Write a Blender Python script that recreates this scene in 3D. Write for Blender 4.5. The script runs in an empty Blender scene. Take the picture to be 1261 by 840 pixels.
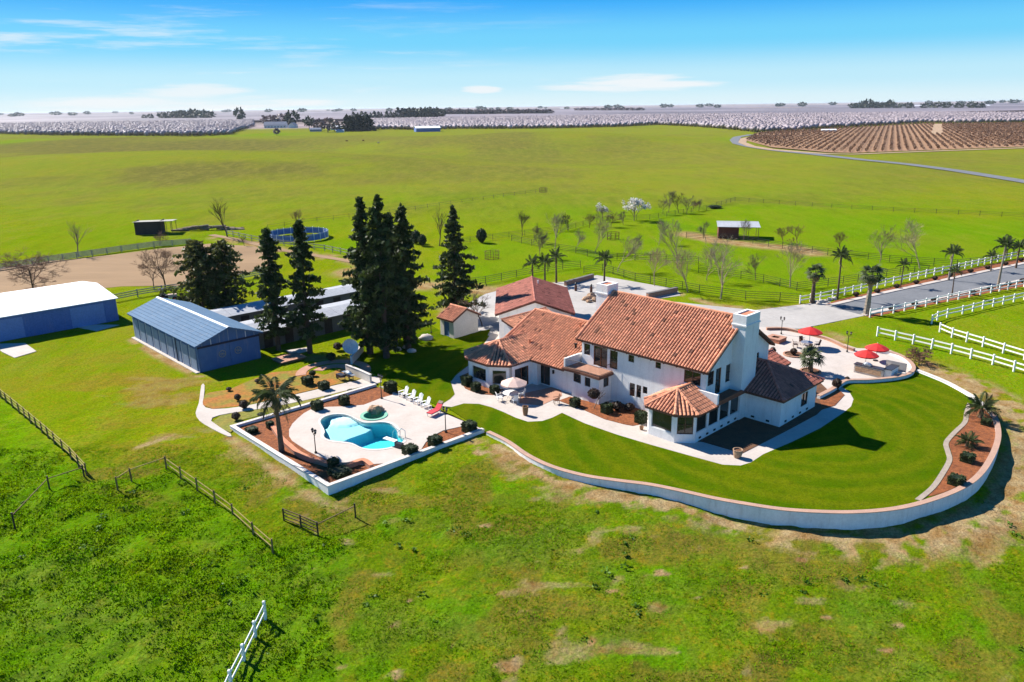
import bpy, bmesh, math, random
import numpy as np
from mathutils import Vector, Matrix
from mathutils.geometry import tessellate_polygon
R = math.radians
SC = bpy.context.scene
COL = SC.collection
rng = np.random.default_rng(7)
random.seed(7)

# ------------------------------------------------------------------ camera, sky, sun, exposure
IMG_W, IMG_H, FPX = 1261.0, 840.0, 950.0
CAM_H = 30.0
PITCH, ROLL = math.atan(289.3 / FPX), R(0.72)
FWD = np.array([0, math.cos(PITCH), -math.sin(PITCH)])
_r0 = np.array([1, 0, 0.0]); _u0 = np.array([0, math.sin(PITCH), math.cos(PITCH)])
RIGHT = math.cos(ROLL) * _r0 - math.sin(ROLL) * _u0
UP = math.sin(ROLL) * _r0 + math.cos(ROLL) * _u0
cam_data = bpy.data.cameras.new("camera")
cam = bpy.data.objects.new("camera", cam_data); COL.objects.link(cam)
cam_data.sensor_width = 36.0; cam_data.lens = FPX / IMG_W * 36.0
cam_data.clip_start = 0.5; cam_data.clip_end = 60000
M4 = Matrix.Identity(4)
for i in range(3):
    M4[i][0], M4[i][1], M4[i][2] = RIGHT[i], UP[i], -FWD[i]
M4[2][3] = CAM_H
cam.matrix_world = M4
SC.camera = cam

SUN_AZ, SUN_EL = R(143.5), R(40)          # direction towards the sun, from +X
SUN_STRENGTH, SKY_STRENGTH, EXPO = 5.0, 0.05, 1.15
SC.view_settings.view_transform = 'Standard'
SC.view_settings.look = 'None'
SC.view_settings.exposure = EXPO
SC.view_settings.gamma = 1.0
SC.view_settings.use_curve_mapping = False

world = bpy.data.worlds.new("World"); SC.world = world; world.use_nodes = True
nt = world.node_tree; nt.nodes.clear()
def N(nt, t, **kw):
    n = nt.nodes.new(t)
    for k, v in kw.items():
        setattr(n, k, v)
    return n
def L(nt, a, b): nt.links.new(a, b)
wo = N(nt, 'ShaderNodeOutputWorld'); bg = N(nt, 'ShaderNodeBackground')
sky = N(nt, 'ShaderNodeTexSky', sky_type='NISHITA', sun_disc=False, sun_elevation=SUN_EL,
        sun_rotation=R(90) - SUN_AZ, altitude=100, air_density=1.0, dust_density=0.25, ozone_density=2.2)
tc = N(nt, 'ShaderNodeTexCoord')
sep = N(nt, 'ShaderNodeSeparateXYZ'); L(nt, tc.outputs['Generated'], sep.inputs[0])
def mth(nt, op, a, b=None, c=None, clamp=False):
    n = N(nt, 'ShaderNodeMath', operation=op, use_clamp=clamp)
    for i, x in enumerate((a, b, c)):
        if x is None: continue
        if isinstance(x, (int, float)): n.inputs[i].default_value = x
        else: L(nt, x, n.inputs[i])
    return n.outputs[0]
mp = N(nt, 'ShaderNodeMapping'); mp.inputs['Scale'].default_value = (2.2, 2.2, 30.0)
L(nt, tc.outputs['Generated'], mp.inputs[0])
cn = N(nt, 'ShaderNodeTexNoise'); cn.inputs['Scale'].default_value = 2.3; cn.inputs['Detail'].default_value = 7; cn.inputs['Roughness'].default_value = 0.62
L(nt, mp.outputs[0], cn.inputs['Vector'])
cr = N(nt, 'ShaderNodeMapRange', interpolation_type='SMOOTHSTEP'); cr.inputs[1].default_value = 0.5; cr.inputs[2].default_value = 0.74
L(nt, cn.outputs['Fac'], cr.inputs[0])
el = sep.outputs['Z']
band = mth(nt, 'MULTIPLY', mth(nt, 'MULTIPLY_ADD', el, 60.0, 0.1, True), mth(nt, 'MULTIPLY_ADD', el, -6.0, 1.15, True))
cl = mth(nt, 'MULTIPLY', cr.outputs[0], band)
west = mth(nt, 'MULTIPLY_ADD', sep.outputs['X'], -1.6, 0.22, True)
cl = mth(nt, 'MULTIPLY', cl, west)
def puff(px, py, wx, wy, soft):      # one small cloud in a fixed direction of the sky
    d = FWD * FPX + RIGHT * (px - IMG_W / 2) - UP * (py - IMG_H / 2); d /= np.linalg.norm(d)
    dx = mth(nt, 'DIVIDE', mth(nt, 'SUBTRACT', sep.outputs['X'], float(d[0])), wx)
    dz = mth(nt, 'DIVIDE', mth(nt, 'SUBTRACT', el, float(d[2])), wy)
    q = mth(nt, 'ADD', mth(nt, 'MULTIPLY', dx, dx), mth(nt, 'MULTIPLY', dz, dz))
    q = mth(nt, 'ADD', q, mth(nt, 'MULTIPLY_ADD', cn.outputs['Fac'], 6.5, -3.25))
    m = N(nt, 'ShaderNodeMapRange', interpolation_type='SMOOTHSTEP')
    m.inputs[1].default_value = 1.35; m.inputs[2].default_value = -0.3; L(nt, q, m.inputs[0])
    return mth(nt, 'MULTIPLY', m.outputs[0], soft)
for a in ((772, 103, 0.10, 0.011, 0.85), (592, 110, 0.022, 0.005, 0.8), (245, 113, 0.055, 0.009, 0.7), (205, 129, 0.15, 0.008, 0.8)):
    cl = mth(nt, 'MAXIMUM', cl, puff(*a))
mixc = N(nt, 'ShaderNodeMix', data_type='RGBA'); mixc.inputs[7].default_value = (8.3, 8.5, 8.7, 1)
ramp = N(nt, 'ShaderNodeValToRGB'); ramp.color_ramp.interpolation = 'EASE'
stops = [(0.0, (.74, .92, 1.0)), (.03, (.52, .84, 1.0)), (.075, (.16, .65, 1.0)), (.13, (.01, .39, 1.0)), (.5, (.008, .19, .62)), (1.0, (.005, .11, .42))]
e_ = ramp.color_ramp.elements
e_[0].position, e_[0].color = stops[0][0], (*stops[0][1], 1); e_[1].position, e_[1].color = stops[-1][0], (*stops[-1][1], 1)
for p_, c_ in stops[1:-1]: x_ = e_.new(p_); x_.color = (*c_, 1)
L(nt, el, ramp.inputs[0])
sc_ = N(nt, 'ShaderNodeVectorMath', operation='SCALE'); L(nt, ramp.outputs[0], sc_.inputs[0]); sc_.inputs['Scale'].default_value = 1.0 / (SKY_STRENGTH * 2 ** EXPO)
tint = N(nt, 'ShaderNodeMix', data_type='RGBA'); tint.inputs[0].default_value = .93
L(nt, sky.outputs[0], tint.inputs[6]); L(nt, sc_.outputs[0], tint.inputs[7])
L(nt, cl, mixc.inputs[0]); L(nt, tint.outputs[2], mixc.inputs[6])
L(nt, mixc.outputs[2], bg.inputs[0]); bg.inputs[1].default_value = SKY_STRENGTH
L(nt, bg.outputs[0], wo.inputs[0])

sun_data = bpy.data.lights.new("sun", 'SUN'); sun_data.energy = SUN_STRENGTH; sun_data.angle = R(0.5); sun_data.color = (1.0, 0.95, 0.87)
sun = bpy.data.objects.new("sun", sun_data); COL.objects.link(sun)
sd = Vector((math.cos(SUN_AZ) * math.cos(SUN_EL), math.sin(SUN_AZ) * math.cos(SUN_EL), math.sin(SUN_EL)))
sun.rotation_euler = (-sd).to_track_quat('-Z', 'Y').to_euler(); sun.location = (-60, 60, 80)
SC.cycles.max_bounces = 6; SC.cycles.transparent_max_bounces = 12
SC.cycles.caustics_reflective = False; SC.cycles.caustics_refractive = False
SC.cycles.use_denoising = True
# ------------------------------------------------------------------ helpers
ORD = 'first second third fourth fifth sixth seventh eighth ninth tenth eleventh twelfth thirteenth fourteenth fifteenth sixteenth seventeenth eighteenth nineteenth twentieth twenty-first twenty-second twenty-third twenty-fourth'.split()
def vnoise(x, y, seed=0):
    x = np.asarray(x, float); y = np.asarray(y, float)
    xi = np.floor(x).astype(np.int64); yi = np.floor(y).astype(np.int64)
    fx = x - xi; fy = y - yi
    fx = fx * fx * (3 - 2 * fx); fy = fy * fy * (3 - 2 * fy)
    def hsh(a, b):
        h = (a * 374761393 + b * 668265263 + seed * 974634777) & 0xFFFFFFFF
        h = ((h ^ (h >> 13)) * 1274126177) & 0xFFFFFFFF
        return ((h ^ (h >> 16)) & 0xFFFF) / 65535.0
    a = hsh(xi, yi); b = hsh(xi + 1, yi); c = hsh(xi, yi + 1); d = hsh(xi + 1, yi + 1)
    return (a * (1 - fx) + b * fx) * (1 - fy) + (c * (1 - fx) + d * fx) * fy
def fbm(x, y, seed=0, o=4):
    s = 0; a = 0.5; f = 1
    for i in range(o):
        s = s + a * vnoise(x * f, y * f, seed + i * 17); a *= .5; f *= 2.03
    return s / (1 - .5 ** o)
def sstep(a, b, x):
    t = np.clip((x - a) / (b - a), 0, 1); return t * t * (3 - 2 * t)

def ground(x, y):
    """height of the natural ground: level round the house, falling away towards the near pasture, rolling far off"""
    x = np.asarray(x, float); y = np.asarray(y, float)
    s = -0.115 * 3 * np.logaddexp(0, (61.5 - y) / 3)
    e = -0.75 * np.exp(-((x - 50) / 13) ** 2 - ((y - 57) / 9) ** 2)
    far = sstep(190, 420, y) * (1 - .9 * sstep(60, 220, x)) * (4.2 * np.sin(x * .013 + 1) * np.sin(y * .0105) + 2.6 * np.sin(y * .019 + x * .006))
    return s + e + far * (1 - sstep(800, 1000, y))

def ray(px, py): return FWD * FPX + RIGHT * (px - IMG_W / 2) - UP * (py - IMG_H / 2)
def P(px, py, z=None):
    """the place on the ground (or at height z) that the photograph shows at a pixel"""
    d = ray(px, py); zz = 0.0 if z is None else z
    for i in range(1 if z is not None else 14):
        t = (zz - CAM_H) / d[2]; q = t * d
        if z is None: zz = float(ground(q[0], q[1]))
    return np.array([q[0], q[1], zz])
def PP(pts, z=None): return [P(a, b, z) for a, b in pts]
def smooth(pts, n=4, closed=False):
    pts = [np.array(p, float) for p in pts]; m = len(pts); out = []
    rngi = range(m if closed else m - 1)
    for i in rngi:
        g = (lambda k: pts[k % m]) if closed else (lambda k: pts[min(max(k, 0), m - 1)])
        p0, p1, p2, p3 = g(i - 1), g(i), g(i + 1), g(i + 2)
        for k in range(n):
            t = k / n
            out.append(.5 * ((2 * p1) + (p2 - p0) * t + (2 * p0 - 5 * p1 + 4 * p2 - p3) * t * t + (3 * p1 - p0 - 3 * p2 + p3) * t ** 3))
    if not closed: out.append(pts[-1])
    return out
SA = R(-46)
UX = np.array([math.cos(SA), math.sin(SA)]); VX = np.array([-math.sin(SA), math.cos(SA)])
def S(u, v, z=0.0):
    q = u * UX + v * VX; return np.array([q[0], q[1], z])
def toUV(p): return (float(p[0] * UX[0] + p[1] * UX[1]), float(p[0] * VX[0] + p[1] * VX[1]))

def inpoly(x, y, poly):
    c = np.zeros(np.shape(x), bool); n = len(poly); j = n - 1
    for i in range(n):
        xi, yi = poly[i][0], poly[i][1]; xj, yj = poly[j][0], poly[j][1]
        if yi != yj:
            c ^= ((yi > y) != (yj > y)) & (x < (xj - xi) * (y - yi) / (yj - yi) + xi)
        j = i
    return c

class MB:
    def __init__(s): s.v = []; s.f = []; s.t = None
    def q(s, *pts):
        b = len(s.v); s.v += [tuple(map(float, p)) for p in pts]; s.f.append(tuple(range(b, b + len(pts))))
    def box(s, cx, cy, z0, sx, sy, sz, rot=0.0, taper=1.0):
        b = len(s.v); c, n = math.cos(rot), math.sin(rot)
        for k, zz in enumerate((z0, z0 + sz)):
            m = 1 if k == 0 else taper
            for a, d in ((-1, -1), (1, -1), (1, 1), (-1, 1)):
                x, y = a * sx / 2 * m, d * sy / 2 * m
                s.v.append((cx + x * c - y * n, cy + x * n + y * c, zz))
        s.f += [(b, b + 3, b + 2, b + 1), (b + 4, b + 5, b + 6, b + 7)] + [(b + i, b + (i + 1) % 4, b + 4 + (i + 1) % 4, b + 4 + i) for i in range(4)]
    def prism(s, poly, z0, z1, top=True, bottom=True):
        n = len(poly); b = len(s.v)
        A = sum(poly[i][0] * poly[(i + 1) % n][1] - poly[(i + 1) % n][0] * poly[i][1] for i in range(n))
        if A < 0: poly = list(poly)[::-1]
        zf = (lambda z, p: z(p) if callable(z) else z)
        for p in poly: s.v.append((p[0], p[1], zf(z0, p)))
        for p in poly: s.v.append((p[0], p[1], zf(z1, p)))
        s.f += [(b + i, b + (i + 1) % n, b + n + (i + 1) % n, b + n + i) for i in range(n)]
        if top: s.f.append(tuple(b + n + i for i in range(n)))
        if bottom: s.f.append(tuple(b + n - 1 - i for i in range(n)))
    def slab(s, poly3, down):            # a sloping polygon with thickness below it
        n = len(poly3); b = len(s.v)
        s.v += [tuple(map(float, p)) for p in poly3] + [(float(p[0]), float(p[1]), float(p[2]) - down) for p in poly3]
        s.f.append(tuple(b + i for i in range(n))); s.f.append(tuple(b + 2 * n - 1 - i for i in range(n)))
        s.f += [(b + (i + 1) % n, b + i, b + n + i, b + n + (i + 1) % n) for i in range(n)]
    def tube(s, pts, radii, n=6, cap=True):
        pts = [Vector(p) for p in pts]; b0 = len(s.v)
        if not hasattr(radii, '__len__'): radii = [radii] * len(pts)
        for i, p in enumerate(pts):
            d = (pts[min(i + 1, len(pts) - 1)] - pts[max(i - 1, 0)])
            d = d.normalized() if d.length > 1e-9 else Vector((0, 0, 1))
            a = Vector((1, 0, 0)) if abs(d.x) < .8 else Vector((0, 1, 0))
            e1 = d.cross(a).normalized(); e2 = d.cross(e1)
            for k in range(n):
                t = 2 * math.pi * k / n; w = p + (e1 * math.cos(t) + e2 * math.sin(t)) * radii[i]
                s.v.append(tuple(w))
        for i in range(len(pts) - 1):
            for k in range(n):
                a = b0 + i * n + k; c = b0 + i * n + (k + 1) % n
                s.f.append((a, c, c + n, a + n))
        if cap:
            s.f.append(tuple(b0 + k for k in range(n))[::-1]); m = b0 + (len(pts) - 1) * n
            s.f.append(tuple(m + k for k in range(n)))
    def lathe(s, prof, cx=0, cy=0, n=12):
        b = len(s.v)
        for r_, z in prof:
            for k in range(n):
                t = 2 * math.pi * k / n; s.v.append((cx + r_ * math.cos(t), cy + r_ * math.sin(t), z))
        for i in range(len(prof) - 1):
            for k in range(n):
                a = b + i * n + k; c = b + i * n + (k + 1) % n
                s.f.append((a, c, c + n, a + n))
        s.f.append(tuple(b + k for k in range(n))[::-1]); m = b + (len(prof) - 1) * n
        s.f.append(tuple(m + k for k in range(n)))
    def ball(s, cx, cy, cz, rx, ry, rz, n=10, m=6, jit=0.0, rg=random):
        b = len(s.v)
        for i in range(m + 1):
            th = math.pi * i / m
            for k in range(n):
                ph = 2 * math.pi * k / n; j = 1 + jit * (rg.random() - .5) * 2 * (0 < i < m)
                s.v.append((cx + rx * j * math.sin(th) * math.cos(ph), cy + ry * j * math.sin(th) * math.sin(ph), cz + rz * j * math.cos(th)))
        for i in range(m):
            for k in range(n):
                a = b + i * n + k; c = b + i * n + (k + 1) % n
                s.f.append((a, a + n, c + n, c))
    def mesh(s, name, mat, org=(0, 0, 0), sm=False):
        me = bpy.data.meshes.new(name)
        v = np.array(s.v, float).reshape(-1, 3) - np.array(org, float)
        me.from_pydata([tuple(p) for p in v], [], s.f)
        if s.t is not None:
            at = me.attributes.new('tone', 'FLOAT', 'FACE'); at.data.foreach_set('value', np.array(s.t, np.float32))
        if mat: me.materials.append(mat)
        if sm:
            me.polygons.foreach_set('use_smooth', [True] * len(me.polygons))
        me.update()
        return me
    def build(s, name, mat, parent=None, org=(0, 0, 0), sm=False):
        return link(name, s.mesh(name, mat, org, sm), parent)
def link(name, me, parent=None, loc=(0, 0, 0), rz=0.0, scale=None):
    o = bpy.data.objects.new(name, me); COL.objects.link(o)
    if parent: o.parent = parent
    o.location = tuple(float(a) for a in loc); o.rotation_euler = (0, 0, rz)
    if scale is not None: o.scale = scale if hasattr(scale, '__len__') else (scale,) * 3
    return o
def np_mesh(name, verts, faces, mat, attrs=None, sm=False):
    """verts (n,3), faces (m,k) numpy arrays"""
    me = bpy.data.meshes.new(name); m, k = faces.shape
    me.vertices.add(len(verts)); me.vertices.foreach_set('co', np.ascontiguousarray(verts, np.float32).ravel())
    me.loops.add(m * k); me.loops.foreach_set('vertex_index', np.ascontiguousarray(faces, np.int32).ravel())
    me.polygons.add(m); me.polygons.foreach_set('loop_start', np.arange(0, m * k, k, dtype=np.int32))
    me.update(calc_edges=True)
    if sm: me.polygons.foreach_set('use_smooth', np.ones(m, bool))
    for n, (typ, dom, data) in (attrs or {}).items():
        at = me.attributes.new(n, typ, dom); at.data.foreach_set('color' if 'COLOR' in typ else 'value', np.ascontiguousarray(data, np.float32).ravel())
    me.materials.append(mat); me.validate()
    return me
def tag(o, label=None, cat=None, group=None, kind=None):
    if label: o['label'] = label
    if cat: o['category'] = cat
    if group: o['group'] = group
    if kind: o['kind'] = kind
    return o
def thing(name, label, cat, loc=(0, 0, 0), rz=0.0, group=None):
    o = link(name, None, None, loc, rz); o.empty_display_size = .3
    return tag(o, label, cat, group)
def sheet(name, poly, z, mat, holes=(), kind='structure', parent=None, skirt=0.12):
    loops = [[Vector((p[0], p[1], 0)) for p in l] for l in [poly] + list(holes)]
    tri = tessellate_polygon(loops)
    allp = [p for l in loops for p in l]
    mb = MB(); mb.v = [(p.x, p.y, z) for p in allp]
    for t in tri:
        a, b, c = (allp[i] for i in t)
        mb.f.append(tuple(t) if (b - a).cross(c - a).z > 0 else tuple(t)[::-1])
    n = len(poly); b = len(mb.v)
    mb.v += [(p[0], p[1], z - skirt) for p in poly]
    mb.f += [(i, b + i, b + (i + 1) % n, (i + 1) % n) for i in range(n)]
    o = mb.build(name, mat, parent)
    if kind: o['kind'] = kind
    return o
def strip(name, pts, width, mat, zoff=.05, kind='structure', step=3.0, cross=3):
    """a ribbon that follows the ground along a line"""
    pts = [np.array(p[:2], float) for p in pts]; out = [pts[0]]
    for a, b in zip(pts[:-1], pts[1:]):
        m = max(1, int(np.linalg.norm(b - a) / step))
        out += [a + (b - a) * k / m for k in range(1, m + 1)]
    mb = MB(); n = len(out)
    for i, p in enumerate(out):
        d = out[min(i + 1, n - 1)] - out[max(i - 1, 0)]; d /= np.linalg.norm(d); nn = np.array([-d[1], d[0]])
        w = width(i / (n - 1)) if callable(width) else width
        for k in range(cross):
            q = p + nn * w * (k / (cross - 1) - .5)
            mb.v.append((q[0], q[1], float(ground(q[0], q[1])) + zoff))
    mb.f = [(i * cross + k, (i + 1) * cross + k, (i + 1) * cross + k + 1, i * cross + k + 1) for i in range(n - 1) for k in range(cross - 1)]
    mb.f = [f[::-1] for f in mb.f]
    o = mb.build(name, mat); 
    if kind: o['kind'] = kind
    return o

# ------------------------------------------------------------------ materials
def newmat(name):
    m = bpy.data.materials.new(name); m.use_nodes = True; t = m.node_tree; t.nodes.clear()
    o = N(t, 'ShaderNodeOutputMaterial'); b = N(t, 'ShaderNodeBsdfPrincipled'); L(t, b.outputs[0], o.inputs[0])
    return m, t, b
def rgb(c): return (c[0], c[1], c[2], 1.0)
def noise(t, vec, scale, detail=4, rough=.6):
    n = N(t, 'ShaderNodeTexNoise'); n.inputs['Scale'].default_value = scale; n.inputs['Detail'].default_value = detail; n.inputs['Roughness'].default_value = rough
    L(t, vec, n.inputs['Vector']); return n.outputs['Fac']
def rng_(t, x, a, b, c=0.0, d=1.0):
    m = N(t, 'ShaderNodeMapRange'); L(t, x, m.inputs[0])
    for i, k in enumerate((a, b, c, d)): m.inputs[i + 1].default_value = k
    return m.outputs[0]
def mixrgb(t, f, a, b, mode='MIX'):
    m = N(t, 'ShaderNodeMix', data_type='RGBA', blend_type=mode)
    for s, x in ((0, f), (6, a), (7, b)):
        if isinstance(x, (int, float)): m.inputs[s].default_value = x
        elif isinstance(x, tuple): m.inputs[s].default_value = rgb(x)
        else: L(t, x, m.inputs[s])
    return m.outputs[2]
def mat(name, c1, c2=None, scale=1.5, rough=.8, bump=0.0, bscale=None, fine=0.15, spec=.3, tone=False, metal=0.0, world_co=True, mx=None, stain=0.0):
    """two colours mixed by noise, a finer grain on top and an optional relief"""
    m, t, b = newmat(name)
    if world_co: co = N(t, 'ShaderNodeNewGeometry').outputs['Position']
    else: co = N(t, 'ShaderNodeTexCoord').outputs['Object']
    if mx:
        mpn = N(t, 'ShaderNodeMapping'); mpn.inputs['Scale'].default_value = mx; L(t, co, mpn.inputs[0]); co = mpn.outputs[0]
    c2 = c2 or tuple(x * .75 for x in c1)
    c = mixrgb(t, rng_(t, noise(t, co, scale), .3, .7), c1, c2)
    if fine:
        g = rng_(t, noise(t, co, scale * 9, 3), .25, .75, 1 - fine, 1 + fine)
        vm = N(t, 'ShaderNodeVectorMath', operation='SCALE'); L(t, c, vm.inputs[0]); L(t, g, vm.inputs['Scale']); c = vm.outputs[0]
    if stain:
        sm_ = N(t, 'ShaderNodeMapping'); sm_.inputs['Scale'].default_value = (1.6, 1.6, .22); L(t, co, sm_.inputs[0])
        c = mixrgb(t, mth(t, 'MULTIPLY', rng_(t, noise(t, sm_.outputs[0], 1.3, 6, .7), .52, .78), stain), c, (.34, .29, .24))
    if tone:
        a = N(t, 'ShaderNodeAttribute', attribute_name='tone')
        vm = N(t, 'ShaderNodeVectorMath', operation='SCALE'); L(t, c, vm.inputs[0]); L(t, a.outputs['Fac'], vm.inputs['Scale']); c = vm.outputs[0]
    L(t, c, b.inputs['Base Color'])
    b.inputs['Roughness'].default_value = rough; b.inputs['Specular IOR Level'].default_value = spec; b.inputs['Metallic'].default_value = metal
    if bump:
        bn = N(t, 'ShaderNodeBump'); bn.inputs['Strength'].default_value = 1.0; bn.inputs['Distance'].default_value = bump
        L(t, noise(t, co, bscale or scale * 5, 5), bn.inputs['Height']); L(t, bn.outputs[0], b.inputs['Normal'])
    return m
M = {}
M['stucco'] = mat('white_stucco', (.80, .78, .75), (.72, .70, .68), .7, .9, .015, 9, .06, stain=.35)
M['wallwhite'] = mat('white_painted_block', (.80, .79, .77), (.70, .68, .65), .5, .9, .02, 7, .08, stain=.5)
M['tile'] = mat('clay_tile', (.58, .245, .135), (.50, .195, .105), .9, .75, 0, None, .2, tone=True)
M['tile_dull'] = mat('weathered_clay_tile', (.42, .145, .095), (.34, .11, .075), .9, .75, 0, None, .2, tone=True)
M['cap'] = mat('clay_cap', (.52, .21, .11), (.42, .15, .08), 2, .75, 0, None, .25)
M['wallcap'] = mat('muted_wall_cap', (.40, .245, .175), (.33, .205, .15), 1.2, .85, .004, 6, .2)
M['edging'] = mat('bed_edging_stone', (.33, .27, .21), (.25, .20, .155), 2, .9, .02, 6, .3)
M['fascia'] = mat('brown_fascia', (.10, .04, .025), (.14, .055, .03), 2, .7)
M['deck'] = mat('roof_deck_clay', (.26, .09, .045), (.2, .07, .035), 2, .85)
M['terracotta'] = mat('terracotta_paver', (.40, .21, .14), (.33, .165, .105), 1.5, .8, .004, 9, .15)
M['frame_w'] = mat('white_frame', (.7, .69, .66), None, 3, .5)
M['frame_b'] = mat('bronze_frame', (.09, .045, .028), (.13, .06, .035), 3, .5)
M['wood_door'] = mat('stained_wood_door', (.24, .085, .03), (.16, .055, .022), 4, .45)
M['iron'] = mat('dark_iron', (.025, .02, .018), None, 3, .5)
M['concrete'] = mat('pale_concrete', (.46, .405, .36), (.38, .33, .29), .35, .9, .006, 8, .08, stain=.4)
M['drive'] = mat('pale_driveway', (.37, .345, .32), (.29, .27, .25), .16, .9, .006, 6, .1, stain=.4)
M['asphalt'] = mat('asphalt', (.12, .124, .132), (.15, .152, .158), .2, .85, .006, 8, .15)
M['pooldeck'] = mat('pool_deck', (.47, .41, .365), (.40, .345, .30), .5, .9, .005, 9, .06, stain=.4)
M['coping'] = mat('coping', (.58, .53, .48), None, 2, .8)
M['mulch'] = mat('red_mulch', (.27, .085, .024), (.115, .035, .012), 2.6, .95, .10, 5, .8)
M['orange'] = mat('orange_soil', (.34, .09, .014), (.12, .15, .007), .35, .95, .05, 5, .35)
M['orangegrass'] = mat('dry_bank', (.20, .15, .02), (.12, .15, .012), .4, .95, .05, 5, .35)
M['sand'] = mat('arena_sand', (.25, .155, .075), (.18, .105, .045), .05, .95, .02, 4, .1, mx=(.35, 2.2, 1))
M['dirt'] = mat('bare_dirt', (.38, .265, .165), (.27, .17, .10), .25, .95, .04, 4, .25)
M['stone'] = mat('boulder_stone', (.42, .27, .16), (.28, .17, .11), 1.6, .9, .05, 4, .3)
M['palestone'] = mat('pale_stone', (.56, .50, .44), (.42, .36, .31), 1.6, .85, .02, 5, .2)
M['bark'] = mat('bark', (.10, .065, .045), (.06, .04, .03), 3, .95, .03, 10, .3, world_co=False)
M['palebark'] = mat('pale_bark', (.44, .34, .22), (.30, .22, .13), 2.5, .9, .01, 10, .25, world_co=False)
M['greybark'] = mat('grey_bark', (.25, .18, .12), (.17, .12, .08), 2.5, .9, .01, 10, .25, world_co=False)
M['redtwig'] = mat('reddish_twigs', (.22, .11, .06), (.16, .08, .05), 2, .9, world_co=False)
M['palmbark'] = mat('palm_bark', (.13, .085, .055), (.08, .055, .04), 3, .95, .04, 9, .35, world_co=False)
M['palmpale'] = mat('pale_palm_bark', (.30, .25, .2), (.2, .16, .12), 3, .95, .03, 9, .35, world_co=False)
def leafmat(name, c1, c2, trans=.25, scale=.8):
    m, t, b = newmat(name)
    co = N(t, 'ShaderNodeNewGeometry').outputs['Position']
    a = N(t, 'ShaderNodeAttribute', attribute_name='tone')
    c = mixrgb(t, rng_(t, noise(t, co, scale, 3), .3, .7), c1, c2)
    vm = N(t, 'ShaderNodeVectorMath', operation='SCALE'); L(t, c, vm.inputs[0]); L(t, a.outputs['Fac'], vm.inputs['Scale'])
    L(t, vm.outputs[0], b.inputs['Base Color']); b.inputs['Roughness'].default_value = .6; b.inputs['Specular IOR Level'].default_value = .25
    tr = N(t, 'ShaderNodeBsdfTranslucent'); L(t, vm.outputs[0], tr.inputs[0])
    mx = N(t, 'ShaderNodeMixShader'); mx.inputs[0].default_value = trans
    L(t, b.outputs[0], mx.inputs[1]); L(t, tr.outputs[0], mx.inputs[2])
    out = [n for n in t.nodes if n.type == 'OUTPUT_MATERIAL'][0]; L(t, mx.outputs[0], out.inputs[0])
    return m
M['conifer'] = leafmat('conifer_needles', (.030, .052, .014), (.068, .094, .024), .3, .5)
M['cedar'] = leafmat('cedar_needles', (.055, .075, .016), (.12, .115, .028), .35, .5)
M['palm'] = leafmat('palm_leaf', (.045, .062, .022), (.075, .10, .03), .2)
M['palmdry'] = leafmat('dry_palm_leaf', (.30, .22, .09), (.22, .15, .06), .2)
M['shrub'] = leafmat('shrub_leaf', (.022, .038, .010), (.045, .065, .016), .15, 2)
M['shrubred'] = leafmat('dark_red_shrub_leaf', (.045, .035, .018), (.07, .03, .02), .15, 2)
M['budleaf'] = leafmat('spring_buds', (.34, .30, .12), (.28, .22, .10), .3)
M['blossom'] = leafmat('white_blossom', (.78, .74, .72), (.62, .58, .56), .3)
M['almond'] = leafmat('almond_blossom', (.37, .31, .335), (.30, .25, .27), .2, .02)
M['fartree'] = leafmat('far_tree_leaf', (.030, .045, .028), (.045, .055, .03), .1, .05)
M['farbrown'] = leafmat('far_bare_tree', (.17, .12, .12), (.13, .09, .10), .1, .02)
M['tuft'] = leafmat('grass_tuft', (.095, .245, .001), (.17, .255, .001), .35, .45)
_t = M['tuft'].node_tree; _b = [n for n in _t.nodes if n.type == 'BSDF_PRINCIPLED'][0]; _b.inputs['Specular IOR Level'].default_value = 0
_g = N(_t, 'ShaderNodeNewGeometry'); _v = N(_t, 'ShaderNodeVectorMath', operation='MULTIPLY_ADD'); L(_t, _g.outputs['Normal'], _v.inputs[0]); _v.inputs[1].default_value = (.25, .25, .25); _v.inputs[2].default_value = (0, 0, 1)
_n = N(_t, 'ShaderNodeVectorMath', operation='NORMALIZE'); L(_t, _v.outputs[0], _n.inputs[0]); L(_t, _n.outputs[0], _b.inputs['Normal'])
M['weed'] = leafmat('weed_leaf', (.055, .135, .004), (.085, .165, .006), .25, 1)
M['whitepaint'] = mat('white_paint', (.82, .81, .78), (.76, .74, .71), 2, .6, 0, None, .04)
M['brownwood'] = mat('brown_rail_wood', (.20, .13, .06), (.12, .075, .04), 3, .9, .01, 12, .3)
M['yellowrail'] = mat('yellowed_rail_wood', (.36, .27, .085), (.25, .18, .06), 3, .9, .01, 12, .3)
M['paleboard'] = mat('weathered_board', (.36, .33, .29), (.26, .24, .21), 2, .9)
M['pipe'] = mat('dark_pipe', (.03, .025, .022), None, 2, .6)
M['barnblue'] = mat('blue_barn_siding', (.075, .15, .31), (.062, .125, .265), .8, .7, .01, 9, .08, stain=.3)
M['barnpale'] = mat('pale_blue_panel', (.22, .28, .38), (.17, .225, .32), .8, .7)
M['barnroof'] = mat('blue_metal_roof', (.075, .145, .235), (.06, .12, .20), .4, .8, 0, None, .1, spec=.15, stain=.3)
M['barntrim'] = mat('pale_trim', (.62, .66, .7), None, 2, .6)
M['barnbeam'] = mat('dark_barn_beam', (.035, .035, .055), None, 2, .8)
M['shopblue'] = mat('blue_steel_siding', (.10, .17, .42), (.085, .15, .37), .5, .6, stain=.3)
M['shopdoor'] = mat('pale_blue_roller_door', (.18, .27, .52), (.16, .24, .48), .5, .6)
M['whiteroof'] = mat('white_metal_roof', (.82, .82, .82), (.76, .76, .78), .3, .5, stain=.3)
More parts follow.
